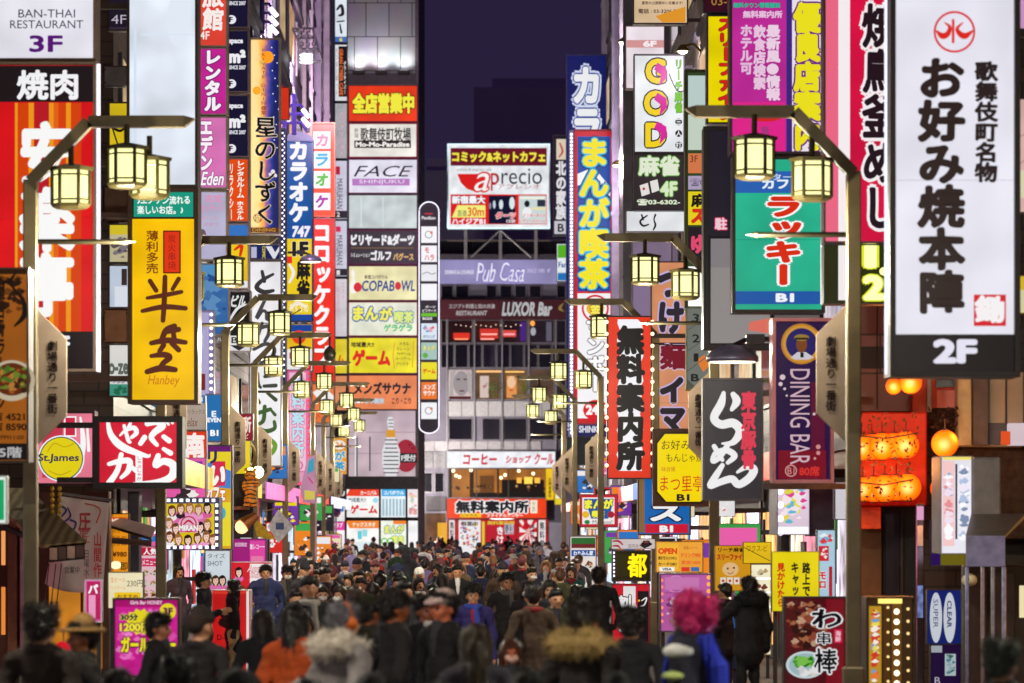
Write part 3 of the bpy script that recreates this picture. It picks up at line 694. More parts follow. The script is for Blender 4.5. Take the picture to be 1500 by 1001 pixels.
S('stack_sign', 'washed lavender massage sign with faint pink writing', 'sign', (290, 280, 333, 382), d, [T('古式', 'eca0c8', 300, 285, 326, 297, off=.05), T('マッサージ', 'eca0c8', 294, 299, 326, 312, off=.04), T('ほぐし処', 'e8a8b8', 296, 316, 318, 323, off=0), T('営業中', 'd8a0c0', 298, 326, 320, 332, off=0), C('8a6a78', 297, 345, 5, 9, e=.6), C('f4d8c8', 299, 352, 5, 8, e=.8)], 'c8c4e4', 'b8a8a0', 2, .3, .85, GW, -1)
S('stack_sign', 'deep blue poster sign at the foot of the pink stack', 'sign', (290, 386, 336, 492), d, [G('5a9ad0', (292, 388), (334, 388), (334, 410), (292, 440)), B(['4a80c0', '2a5aa0', '6aa0d8'], 292, 400, 334, 470, 20, 8, 4, .7), T('ル', 'f0f4ff', 318, 495, 326, 500, off=.0)], '3a70b4', '8a8088', 2, .3, .8, GW, -1)
S('bulb_border_sign', 'lavender blank sign edged with round white bulbs', 'sign', (292, 455, 314, 612), 76, [R('b8b0dc', 294, 458, 306, 610)] + [C('ffffff', 309.5, 461+i*9.9, 2.6, e=2.0) for i in range(16)] + [R('7a2028', 294, 548, 301, 572)], '8a80b8', '6a6078', 1, .25, .8, None, -1)
d = 88
for i, (lb, y0) in enumerate((('dark rental sign with white lettering and oval, topmost of three', -32), ('dark rental sign with white lettering and oval, middle of three', 44), ('dark rental sign with white lettering and oval, lowest of three', 139))):
    hgt = 74 if i == 0 else 92
    yb = y0+hgt
    S('space_sign', lb, 'sign', (334, y0, 365, yb), d, [T('space', 'f4f4fc', 335, yb-78, 356, yb-70, off=.06), T('m²', 'fafaff', 335, yb-63, 360, yb-43, off=.07), T('SINCE 2007', 'e8e8f4', 335, yb-40, 360, yb-34, off=.05),
        C('f4f4fc', 339, yb-13, 7, 6.5), T('F', '201c34', 336, yb-17, 341, yb-9, off=.04)], '1c1836', 'a89098', 2, .3, .9, 'dark rental signs stacked on the grey building', -1)
S('hostel_sign', 'orange sign with white vertical katakana under the dark rental signs', 'sign', (334, 232, 365, 326), d, [T('レンタルルーム', 'fff8f0', 347, 236, 358, 290, v=1, off=.05), T('ホステル', 'fff8f0', 347, 295, 357, 322, v=1, off=.05), T('リラクシー', 'ffe8d8', 336, 240, 342, 322, v=1, off=.05)], 'f05014', 'a89098', 2, .3, .95, None, -1)
S('hostel_sign', 'yellow and blue sign with a red curl and white foot', 'sign', (334, 328, 365, 424), d, [R('3a78c8', 336, 330, 363, 352), C('f8d020', 348, 372, 16, 26), L('e03018', [[(344, 366, 3), (354, 360, 5), (352, 374, 4)]]), R('f4f4f4', 336, 412, 363, 422), T('人中', '2a2430', 338, 413, 358, 421, off=0)], 'f0c41c', 'a89098', 2, .3, .9, None, -1)
S('arrow_sign', 'black sign with white flowing script and a B1 arrow foot', 'sign', (334, 426, 368, 516), d, [T('ビル', 'f0f0f0', 338, 432, 360, 450, off=.05, sh=.3, wob=.03), L('f4f4f4', [[(336, 470, 3), (348, 452, 4), (362, 446, 2)], [(340, 478, 2), (356, 466, 3)]]), R('f2f2f4', 336, 492, 366, 514), T('B1', '1c1820', 339, 494, 354, 503, off=.02), G('2a2630', (337, 506), (364, 506), (350, 514))], '201c22', '8a8088', 2, .3, .8, None, -1)
# ---- night sky sign and cutlet sign
d = 95
S('dining_sign', 'tall gold to midnight blue dining sign with loose black brush writing', 'sign', (366, 57, 411, 344), d, [
    C('f89a20', 392, 84, 9, e=1.1), C('f8a828', 376, 133, 6, e=1.1), C('f8c860', 384, 92, 4), T('PRIVATE DINING', 'a03828', 383, 72, 389, 160, v=1, off=0), T('個室', 'a03828', 382, 156, 390, 168, v=1, off=.02)]
    + [C('ffffff', 398+(i*37 % 11), 70+i*11.3, .8, e=1.2) for i in range(14)] + [
    T('星のしずく', '141014', 374, 174, 405, 328, v=1, off=.02, o='f0dcc0', oo=.05, wob=.035),
    O('3a2010', 378, 320, 6, 1), T('回', '3a2010', 374, 316, 382, 324, off=0), C('f8f0f0', 400, 252, 3), C('f8e8f0', 396, 256, 2.4), C('f8f0f0', 404, 258, 2.4), R('6a3a10', 368, 334, 409, 341), T('DINING', 'd8a050', 370, 335, 404, 340, off=.02)],
    'f0c060', 'c0a8a0', 2, .3, .9, None, -1, fm=emgrad('dusk_print', [(0., 'f8e0a0'), (.25, 'f8d890'), (.42, 'f0a848'), (.55, '8a5a90'), (.7, '2a3a98'), (1, '182060')], .9))
S('comic_sign', 'small navy sign with a white chevron above the cutlet sign', 'sign', (366, 358, 411, 381), d, [G('f4f4fa', (389, 361), (398, 361), (403, 370), (409, 361), (409, 368), (403, 379), (400, 379)), R('c8c8e8', 368, 362, 376, 378), T('COMIC', 'f0e040', 384, 361, 389, 379, rot=90, off=.03)], '202868', '8a8088', 1.5, .3, .8, None, -1)
S('cutlet_sign', 'long white sign with handwritten grey hiragana turning green towards its foot', 'sign', (365, 382, 413, 684), d, [
    L('3a3638', [[(384, 398, 5), (387, 412, 6)], [(400, 402, 4), (384, 411, 6), (376, 421, 7), (386, 428, 7), (400, 426, 5)]]),
    L('4a4648', [[(388, 440, 5), (376, 466, 6), (384, 456, 5), (390, 458, 5), (392, 468, 6), (402, 458, 4)]]),
    L('4a4648', [[(374, 484, 5), (392, 478, 6), (394, 488, 6), (388, 500, 5)], [(384, 474, 5), (374, 502, 6)], [(398, 480, 4), (404, 490, 5)]]),
    L('4a4648', [[(372, 512, 5), (390, 504, 6), (402, 512, 6), (396, 526, 6), (380, 532, 4)]]),
    L('3a4038', [[(377, 548, 6), (378, 562, 6), (382, 568, 4)], [(388, 552, 5), (403, 550, 5)], [(387, 566, 5), (404, 565, 6)]]),
    L('36482c', [[(374, 580, 6), (380, 590, 5)], [(392, 576, 5), (404, 586, 6)]]),
    L('3a5a2a', [[(376, 606, 6), (396, 600, 6)], [(388, 596, 6), (386, 616, 6), (378, 624, 5), (388, 632, 7), (402, 628, 6), (402, 618, 5)], [(398, 602, 4), (403, 608, 5)]]),
    L('6a9a2c', [[(376, 652, 6), (392, 644, 7), (403, 652, 7), (398, 664, 7), (384, 668, 5)]])], 'f4f2f6', '8a8088', 2, .3, 1., None, -1)

# ---- street level west
S('red_inn_sign', 'red inn sign with two white brush characters beside the flashing poster', 'sign', (264, 631, 303, 722), 68, [T('南館', 'fff4f0', 269, 634, 300, 712, v=1, off=.05, wob=.02), R('fff4f0', 268, 715, 280, 719)], 'f03c1c', '6a3a30', 1.5, .25, .95)
S('relax_sign', 'beige salon sign with thin brown cursive writing', 'sign', (262, 590, 302, 631), 69, [T('マンリラックス', '6a5048', 265, 600, 300, 607, off=-.01), T('Relax', '8a5a48', 268, 612, 290, 625, off=-.01, sh=.3)], 'd8c4b4', '8a7a70', 1.5, .2, .6)
S('blue_floor_sign', 'blue sign with white basement number near the lavender sign', 'sign', (301, 577, 328, 648), 74, [T('E', 'f0f8ff', 310, 602, 317, 611, off=.04), T('EVEN', 'f0f8ff', 304, 612, 324, 619, off=.05), T('B1', 'ffffff', 308, 630, 320, 639, off=.05)], '1c6cb0', '3a3a4a', 2, .25, .85, None, -1)
S('maroon_sign', 'small maroon information sign with cream characters', 'sign', (340, 606, 371, 646), 84, [T('内所', 'f8e4d8', 343, 610, 368, 634, off=.05), T('しナビ', 'f0d0c8', 344, 636, 364, 643, off=.03)], '9a1430', '6a2838', 1.5, .2, .85)
S('cafe_stripe_sign', 'many coloured cafe sign with large white slanted characters', 'sign', (298, 652, 341, 806), 71, [
    R('6a1a70', 300, 654, 338, 662), G('f0d828', (300, 662), (338, 662), (338, 690), (300, 676)), G('3a8ad8', (300, 676), (338, 690), (338, 716), (300, 712)), R('e02850', 312, 676, 330, 712),
    T('リ', '302860', 304, 660, 318, 680, off=.06), T('い', 'ffffff', 308, 682, 330, 712, off=.09, o='c01838', oo=.16, sh=.2), T('カフェ', 'ffffff', 302, 712, 330, 734, off=.07, o='e03010', oo=.14, sh=.15), R('f0e030', 322, 736, 338, 800), C('48b0d0', 325, 752, 6, 9), R('c02880', 300, 736, 321, 804)], 'e8b020', '4a3a5a', 2, .25, .9)
faces = []
rr = random.Random(3)
for i, (x, y) in enumerate(((252, 748), (265, 745), (278, 744), (291, 746), (304, 744), (248, 766), (258, 774), (304, 768), (294, 772), (249, 786), (262, 790), (276, 791), (290, 788), (303, 786), (312, 790))):
    faces.append(P(x, y, 17, rr.choice(['2a1812', '6a3a1c', '8a5828', '1c1010', 'a87038']), 'f8d0c0', rr.choice(['f0a0d0', 'f8f0f4', 'e060a0', '2a2030']), e=.9))
S('film_poster_sign', 'poster of smiling portraits framed like a film strip with flashing white squares', 'sign', (231, 729, 324, 806), 60, [R('f0d020', 242, 738, 314, 798), R('f078b8', 252, 750, 302, 780)] + faces + [C('f4c0d8', 277, 768, 15, 11), O('d82860', 277, 768, 11, 2), L('d01840', [[(270, 768, 2), (277, 763, 3), (284, 768, 2)]]), T('MIRAN', 'ffffff', 263, 769, 291, 778, off=.06, o='c02058', oo=.12)]
    + [R('ffffff', 236+i*9.4, 731, 241+i*9.4, 735.5, e=1.8) for i in range(9)] + [R('ffffff', 236+i*9.4, 799.5, 241+i*9.4, 804, e=1.8) for i in range(9)] + [R('ffffff', 233, 738+i*9.6, 237, 743+i*9.6, e=1.8) for i in range(7)] + [R('ffffff', 317, 738+i*9.6, 321, 743+i*9.6, e=1.8) for i in range(7)], '4a4668', '3a3450', 1, .3, .8)
S('girls_bar_sign', 'magenta bar board with yellow starburst, hearts and yellow lettering', 'sign', (166, 876, 264, 992), 40, [
    B(['f078c8', 'e850b0', 'ff90d8', 'c81888'], 168, 890, 262, 985, 60, 9, 6), R('b01070', 168, 879, 262, 889), T('Girls Bar HONEY', 'ffe8f4', 191, 880, 238, 885.5, off=.02), G('f0e020', *[(206+(24 if i % 2 else 19)*math.cos(i*.2618), 911-(20 if i % 2 else 16)*math.sin(i*.2618)) for i in range(24)]),
    C('f4e420', 246, 896, 12), T('3F', '60104c', 239, 890, 254, 901, off=.06), T('30分', '2a1840', 176, 899, 203, 909, off=.06, o='f8f040', oo=.12), T('1200円', 'fff040', 176, 912, 222, 926, off=.05, o='601048', oo=.14), T('ガールズバー', 'f8f020', 178, 932, 258, 956, off=.06, o='581040', oo=.16)], 'd82098', '3a2c28', 3, .2, .85)
S('menu_board', 'orange vertical menu board with dark handwriting', 'sign', (160, 752, 190, 846), 58, [R('e05820', 162, 758, 188, 770), T('MENU', 'fff0d8', 164, 760, 186, 768, off=.04)] + [T('焼鳥 480', '7a3808', 165, 775+i*9.5, 186, 781+i*9.5, off=-.01) for i in range(3)] + [T('¥980', '5a2808', 165, 808, 186, 816, off=.04), C('fff0c0', 170, 828, 8, 6, e=1.2), T('即', '2a1408', 177, 824, 187, 836, off=.02)], 'f49a1c', '3a2c24', 1.5, .15, .9)
S('price_board', 'cream paper price board with a price in yen and yellow foot', 'sign', (158, 838, 211, 892), 50, [T('230円', '3a2a20', 186, 850, 209, 860, off=.01), T('生ビール', 'e07840', 162, 846, 184, 853, off=.01), T('ハイボール', 'e8a060', 162, 858, 184, 864, off=.01), R('f0c418', 168, 868, 206, 890), T('おすすめ', '7a4a10', 172, 871, 202, 877, off=.02), T('一品', '8a5018', 176, 880, 196, 887, off=.02)], 'f4e8c0', '6a5a40', 1.2, .12, .95)
S('food_poster', 'pink and white food poster with rows of dish photographs', 'sign', (204, 800, 234, 886), 61, [R('c81840', 206, 802, 232, 814), T('人気', 'ffffff', 210, 803, 230, 813, off=.04), R('d83868', 206, 818, 232, 830), T('メニュー', 'fff0f4', 208, 820, 230, 828, off=.02)] + [B(['a06030', 'd8b070', '6a3a20', 'e8e0d0'], 207+12*(i % 2), 834+15*(i//2), 218+12*(i % 2), 846+15*(i//2), 9, 3, i, .7) for i in range(6)], 'f4c8d4', '5a3a40', 1.2, .12, .85)
S('pink_poster', 'small pink framed poster beside the white curtain', 'sign', (124, 849, 150, 912), 47, [R('c02060', 127, 852, 147, 908), R('f0a0c8', 130, 872, 140, 906), T('パ', 'ffffff', 129, 856, 144, 870, off=.05)], 'e878c0', 'e8d8e8', 1.5, .12, .9)
S('red_board', 'red standing board with a black sketch of a seated figure', 'sign', (310, 864, 368, 994), 55, [R('e83c2c', 312, 866, 362, 870), B(['2a0c0c', '3a1010'], 318, 888, 348, 925, 14, 9, 3, .3), R('f4f0f0', 361, 866, 365, 992), T('D-GIRL', '3a0c0c', 318, 930, 352, 938, off=.02)], 'd81c1c', 'f0ecec', 1.2, .25, .8)
S('purple_poster', 'purple double poster with small portraits and white writing', 'sign', (340, 789, 391, 849), 74, [R('e848a8', 366, 792, 388, 846), T('激レコーー', 'ffe8f8', 366, 797, 388, 805, off=.03), T('初回限定', 'ffd8f0', 344, 795, 362, 801, off=.02), P(346, 832, 14), P(358, 834, 14, '1c1010'), R('f080b0', 368, 815, 386, 828), T('5000円', 'fff0f8', 368, 830, 386, 838, off=.03)], 'a81c80', '4a2848', 1.2, .15, .85)
S('portrait_board', 'red and white board with one portrait and cut out figures along its foot', 'sign', (338, 823, 398, 885), 73, [R('f4ecec', 366, 826, 396, 878), P(350, 838, 16, '1c1012'), T('Anna', 'fff0f0', 362, 828, 384, 838, off=.01, sh=.35, o='c01828', oo=.05), T('Shibuya', 'fff0f0', 366, 839, 394, 849, off=.01, sh=.3, o='c01828', oo=.05), T('新人', 'e04040', 372, 856, 390, 866, off=.03)] + [P(342+i*13, 866, 18, ['2a1812', '6a3a1c', '1c1010', '3a2018'][i % 4], 'f4c8b8', ['f8f0f8', 'a02040', '7a3060', 'e8b0c8'][i % 4]) for i in range(4)], 'd82030', 'e8dce0', 1.2, .15, .95)
S('shop_poster', 'white and pale blue menu poster under the film strip sign', 'sign', (300, 806, 338, 866), 66, [T('タイズ', '4a5060', 304, 811, 330, 818, off=.01), T('SHOT', '4a5060', 304, 822, 326, 829, off=0)] + [P(306+i*10, 850, 16, ['1c1012', '4a2c1c', '2a1812'][i % 3]) for i in range(3)], 'dce8f0', '6a6068', 1.2, .15, .85)

# ---- west, further up the street
d = 112
S('bead_light_sign', 'slim navy sign strip studded with two rows of white lights', 'sign', (411, 190, 420, 560), d, [C('ffffff', 414+(i % 2)*3, 195+i*4.2, 1.4, e=2.0) for i in range(86)], '2a3070', '3a3060', 1, .2, .6, None, -1)
d = 118
kar = S('karaoke_sign', 'tall blue karaoke sign with round top and big white katakana', 'sign', (417, 206, 459, 472), d, [
    T('カラオケ', 'fbfbff', 423, 206, 451, 326, v=1, off=.065), R('1a50a0', 420, 328, 457, 350), T('747', 'f4f4ff', 428, 331, 455, 348, off=.06, sh=.1), R('f0d020', 420, 350, 457, 472), C('f8e020', 440, 360, 15, 8), T('1F', '201c20', 428, 354, 452, 376, off=.06, o='f0e8d0', oo=.09),
    L('f0f0f4', [[(424, 388, 3), (430, 400, 5), (424, 414, 3)]]), R('e83020', 420, 376, 428, 386), T('麻雀', '1c181c', 434, 380, 455, 440, v=1, off=.06), L('f4ece0', [[(426, 452, 4), (436, 444, 5), (448, 450, 4)]]), T('おすすめ', 'fff4d0', 424, 444, 452, 458, off=.02), R('1a48a0', 420, 461, 457, 470)], '1858a4', '2a3458', 2, .3, .92, None, -1)
mb = MB(); w_ = X(459, d)-X(417, d); n_ = 16
mb.prism([(w_/2*math.cos(math.pi*i/n_), w_*.3*math.sin(math.pi*i/n_)) for i in range(n_+1)], -.02, .3); mb.out('round_cap', df('1c2c60', .4), kar, (0, 0, Z(206, d)-Z(472, d)))
S('mahjong_foot_sign', 'yellow and red sign with a round emblem below the blue karaoke sign', 'sign', (417, 474, 459, 545), d+.4, [R('1a48a0', 419, 476, 457, 486), C('e84020', 438, 494, 10), C('3080d0', 441, 492, 5), R('f4f0f4', 419, 512, 457, 543), T('ロビン', 'd02838', 424, 515, 452, 526, off=.04), R('d83040', 448, 530, 456, 542)], 'f0c020', '4a4048', 1.5, .3, .9, None, -1)
S('neon_entry_sign', 'pink framed sign of icy blue neon characters with red marquee bulbs', 'sign', (420, 542, 455, 712), 108, [R('f8c8e0', 424, 546, 448, 690), T('無料案内所', 'c0f0ff', 427, 552, 446, 670, v=1, off=.04, o='e04898', oo=.09), O('e858a0', 437, 682, 6, 2), R('f0a0c8', 423, 692, 449, 706)] + [R('ff3020', 450.5, 546+i*8, 453.5, 549+i*8, e=1.8) for i in range(20)] + [R('ff3020', 422+i*6, 707, 425+i*6, 710, e=1.8) for i in range(5)], 'f070b0', '5a3048', 1, .2, .85, None, -1)
d = 134
S('karaoke_column_sign', 'orange sign with four white squares each holding a coloured katakana', 'sign', (456, 180, 491, 318), d, sum([[R('fafafc', 459, y, 484, y+25), T(c, cc, 462, y+3, 481, y+22, off=.06, sh=.15)] for c, cc, y in (('カ', 'f07898', 193), ('ラ', '30a8d0', 222), ('オ', '58b840', 251), ('ケ', 'a030a0', 283))], []), 'f04c14', 'b04a30', 1.5, .3, .95, None, -1)
S('croquette_sign', 'long red sign with bold white katakana stacked down it', 'sign', (456, 320, 491, 560), d, [T('コロッケクラブ', 'fffafa', 459, 330, 485, 536, v=1, off=.06)], 'ee3020', '8a3028', 1.5, .3, .95, None, -1)
S('red_banner_sign', 'small red sign in front of the pale pipes', 'sign', (411, 128, 424, 176), 104, [], 'e83a20', '8a3028', 1, .2, .8, None, -1)
S('sauna_sign', 'orange and cream sign half hidden by the street lamps', 'sign', (457, 562, 490, 620), 136, [G('f8f4f0', (458, 575), (474, 566), (489, 580), (489, 600), (470, 590)), T('メンズ', 'e04820', 462, 602, 488, 614, off=.04)], 'f08048', '8a4838', 1.2, .25, .9, None, -1)
S('box_sign', 'orange sign with pale blue letters on the tower base', 'sign', (486, 640, 509, 696), 160, [C('f8f4e8', 497, 652, 9, 7), T('24', 'f08830', 491, 648, 503, 656, off=.04), T('が\n茶', '38a0d8', 489, 661, 506, 690, off=.05, o='fdf8d0', oo=.12)], 'f0a030', '5a4a38', 1.2, .25, .9)
# ---- tower column
d = 168.9
TG = 'signs stacked on the tower'
S('edge_sign', 'white sign with a black brush swirl and a blue number six foot', 'sign', (490, -30, 509, 63), d, [L('1c1a22', [[(494, 14, 3), (500, 8, 4), (502, 20, 5), (497, 23, 3)], [(494, 32, 2), (504, 31, 2)], [(498, 36, 2), (500, 48, 3)]]), R('4a70b8', 491, 54, 508, 62), T('6', 'f0e040', 497, 55, 502, 61, off=.03)], 'e8f0fa', '4a4658', 1, .3, .95, TG)
S('edge_sign', 'cyber cafe sign with orange slanted letters on black, set sideways', 'sign', (490, 65, 509, 149), d, [R('181418', 496, 68, 508, 142), T('GRAN CYBER CAFE', 'f07030', 497, 72, 502.5, 140, rot=90, off=.04), T('グランサイバー', 'f4f4f4', 503.5, 90, 507, 138, v=1, off=.03), T('インターネット', '5a6070', 491.5, 70, 495, 140, v=1, off=0)], 'eef0f4', '4a4658', 1, .3, .9, TG)
S('edge_sign', 'faded grey sign with ghostly outlined characters', 'sign', (490, 151, 509, 233), d, [T('3F', 'a8a8b8', 493, 153, 505, 160, off=.0), T('カラオケの達人', 'f0e8f0', 495, 164, 506, 230, v=1, off=-.0, o='c090a8', oo=.06)], 'c8c8cc', '4a4658', 1, .3, .75, TG)
S('edge_sign', 'white parlour sign with sideways black capitals, the upper of two', 'sign', (490, 235, 509, 322), d, [R('c82040', 492, 244, 498, 256), T('MARUHAN', '20202c', 493, 262, 502, 306, rot=90, off=.0), R('1c1828', 491, 309, 508, 320), T('2', 'f0f0f4', 493, 311, 498, 318, off=.03)], 'dcdcf0', '4a4658', 1, .3, .85, TG)
S('edge_sign', 'white parlour sign with sideways black capitals, the lower of two', 'sign', (490, 323, 509, 406), d, [R('e83060', 492, 332, 499, 340), T('MARUHAN', '20202c', 493, 345, 502, 388, rot=90, off=.0), R('1c1828', 491, 394, 508, 404), T('1', 'f0f0f4', 493, 396, 498, 403, off=.03)], 'dcdcf0', '4a4658', 1, .3, .85, TG)
S('edge_sign', 'pale sign with faint pink vertical writing', 'sign', (490, 408, 509, 494), d, [T('エステ', 'e8a0b8', 500, 415, 505, 440, v=1, off=0), T('新宿整体院', 'e8b0c0', 493, 420, 498, 470, v=1, off=0)], 'ece4ec', '4a4658', 1, .3, .8, TG)
S('edge_sign', 'yellow sign edge with the end of a red katakana word', 'sign', (490, 496, 509, 548), d, [T('ム', 'e03020', 493, 520, 505, 534, off=.05)], 'f0dc30', '4a4658', 1, .3, .9, TG)
S('edge_sign', 'plain orange sign edge above the lamps', 'sign', (490, 550, 509, 602), d, [], 'f09868', '4a4658', 1, .3, .85, TG)
dt = 169.75
fr = '6a1832'
S('tower_sign', 'red orange sign with five fat yellow characters, topmost of the wide tower signs', 'sign', (510, 125, 612, 179), dt, [T('全店営業中', 'f8f040', 516, 136, 607, 167, off=.07, o='5a0c08', oo=.13)], 'f03a10', fr, 1.2, .3, .95, TG)
S('tower_sign', 'cream ranch restaurant sign with black brush characters and a black strip', 'sign', (510, 180, 612, 232), dt, [T('新宿', '2a2428', 519, 188, 525, 202, v=1, off=.0), T('歌舞伎町牧場', '1c181c', 528, 187, 602, 207, off=.02, wob=.01), R('241c20', 519, 206, 602, 217), T('Mo-Mo-Paradise', 'fbf8f0', 521, 208, 600, 215.5, off=.05)], 'f2efe6', 'b01840', 2.2, .3, .98, TG)
S('tower_sign', 'white sign with sharp slanted black capitals over a mauve bar', 'sign', (510, 233, 612, 284), dt, [T('FACE', '1c1a2c', 518, 243, 605, 259, off=.01, sh=.35), R('b878c0', 516, 262, 600, 272), T('SHINJUKU', 'f0e8f8', 526, 263.5, 592, 270.5, off=.0)], 'e8e6f6', '7a2058', 1.5, .3, 1., TG)
S('tower_sign', 'blank pale sign with a greenish cast', 'sign', (510, 285, 612, 336), dt, [R('dce8ee', 528, 288, 530, 333), R('d4e4ea', 560, 288, 562, 333)], 'd0dcdc', '5a4a5a', 1.5, .3, .9, TG, var=.25)
S('tower_sign', 'black billiards and darts sign with bold white katakana', 'sign', (510, 337, 612, 388), dt, [T('ビリヤード&ダーツ', 'fbfbff', 514, 343, 607, 360, off=.07), R('8a6a30', 514, 363, 606, 364), T('シミュレーション', 'f0f0f4', 514, 371, 542, 377, off=.03), T('ゴルフ', 'fbfbff', 543, 367, 573, 382, off=.06), T('バグース', 'f0c078', 576, 371, 606, 382, off=.05)], '16121e', '8a2868', 1.5, .3, .9, TG)
S('tower_sign', 'cream bowling sign with blue capitals, a pin and red balls', 'sign', (510, 389, 612, 441), dt, [G('f8f8f4', (514, 400), (517, 394), (520, 400), (519, 408), (523, 420), (521, 430), (514, 430), (512, 420), (516, 408)), C('d82030', 524, 421, 6, 7), T('新宿コパボウル', '4a4048', 534, 403, 568, 409, off=.03), T('COPAB', '2a4a90', 530, 411, 578, 427, off=.03, sh=.12), C('d82030', 583, 419, 4.5, 6), T('WL', '2a4a90', 588, 411, 608, 427, off=.03, sh=.12)], 'efe8b0', '7a2058', 1.5, .3, .98, TG)
S('tower_sign', 'cream comic cafe sign with wobbly green, yellow and blue characters', 'sign', (510, 442, 612, 493), dt, [T('まん', 'f8f050', 517, 449, 554, 470, off=.06, o='2868b0', oo=.16), T('が', 'f8f050', 556, 450, 575, 470, off=.06, o='2868b0', oo=.16), T('喫茶', 'e0f080', 577, 456, 606, 474, off=.05, o='3078a8', oo=.13), T('ゲラゲラ', '48b8a0', 562, 475, 604, 486, off=.05, o='e8f8a0', oo=.13)], 'eef0dc', 'b03848', 1.5, .3, .98, TG)
S('tower_sign', 'yellow arcade sign with big red katakana and a list', 'sign', (510, 494, 612, 548), dt, [T('地域最大!!', '3a2418', 514, 501, 548, 509, off=.04), T('ゲーム', 'e02818', 516, 512, 572, 537, off=.08), T('メタル', '5a4020', 585, 501, 599, 506, off=.02), T('クレーン', '5a4020', 581, 509, 600, 514, off=.02), T('TVゲーム', '5a4020', 581, 516, 602, 521, off=.02), T('カードゲーム', '5a4020', 580, 523, 602, 528, off=.02), T('プリクラ', '5a4020', 580, 531, 598, 536, off=.02), L('e08020', [[(578, 502, 1), (576, 520, 1), (578, 540, 1)], [(606, 500, 1), (604, 538, 1)]])], 'f4e622', '7a2058', 1.5, .3, .95, TG)
S('tower_sign', 'salmon orange sauna sign with dark katakana, lowest of the wide tower signs', 'sign', (510, 549, 612, 601), dt, [T('メンズサウナ', '241c28', 518, 560, 602, 578, off=.06), T('24H 年中無休', 'b0e0f0', 518, 583, 563, 592, off=.04), T('こり・こり', '3a2428', 574, 583, 602, 592, off=.04)], 'f48c58', '6a3040', 1.5, .3, .95, TG)
# slab sign with rounded ends
d = 166
def slab():
    root = thing('directory_sign', 'dark floor directory slab with rounded ends outlined in white neon', 'sign', (X(628.5, d), d, Z(636, d)))
    rx, rz = root.location.x, root.location.z
    lx = lambda p: X(p, d)-rx
    lz = lambda p: Z(p, d)-rz
    a = [(614+29*(.5-.5*math.cos(math.pi*i/10)), 310-14*math.sin(math.pi*i/10)) for i in range(11)]
    b = [(643-29*(.5-.5*math.cos(math.pi*i/10)), 624+11*math.sin(math.pi*i/10)) for i in range(11)]
    pl = a+b
    mb = MB(); mb.prism([(lx(p), lz(q)) for p, q in pl], 0, .4); mb.out('cabinet', df('362f42', .5, .2), root)
    mb = MB(); mb.tube([(lx(p), -.03, lz(q)) for p, q in pl+pl[:1]], .024, 6, cap=False); mb.out('neon_outline', em('f4f0ff', 1.7), root)
    sq = [(332, 356, 'fbfbff'), (360, 384, 'fbfbff'), (388, 412, 'eef0f4'), (416, 440, 'fbfbff'), (445, 470, '1c1a24'), (474, 498, 'e0ecf8'), (502, 527, 'a8c8c0'), (531, 556, 'f0e420'), (560, 585, 'f07828'), (590, 614, 'fbfbff')]
    y = 0
    els = [R(c, 617, p, 640, q) for p, q, c in sq]
    els += [T('HUMAX', 'e03850', 622, 312, 634, 315, off=.03), T('Pavilion', 'f0ecf0', 618, 317, 638, 322, off=.03), O('5a5860', 628, 344, 5, 1), C('e08030', 632, 341, 2), T('モ\nハラ', 'd82838', 622, 363, 636, 382, off=.03), L('6a6068', [[(619, 402, 1), (626, 399, 1), (632, 402, 1), (638, 400, 1)]]), T('ダーツ', 'f0f0f4', 623, 448, 638, 452, off=.03), T('ビリヤード', 'f0f0f4', 619, 453, 639, 458, off=.03), R('6ac020', 617, 459, 640, 464), T('BAGUS', 'f0f0f4', 619, 465, 633, 469, off=.04),
            B(['e05050', 'f0a0b0', '60a0d0'], 619, 477, 638, 490, 9, 3, 1), T('ボウリング', '3060a0', 620, 491, 637, 496, off=.03), T('まんが', 'f8f070', 620, 506, 638, 514, off=.05, o='3890a0', oo=.12), C('60b040', 623, 521, 4), T('ゲーム', 'e02818', 619, 540, 638, 548, off=.06), T('メンズ\nサウナ', 'fff8f0', 620, 563, 638, 580, off=.05), O('5a5860', 628, 602, 5, 1), C('e08030', 632, 599, 2)]
    put(els, root, d, rx, rz, .95, -.005)
slab()
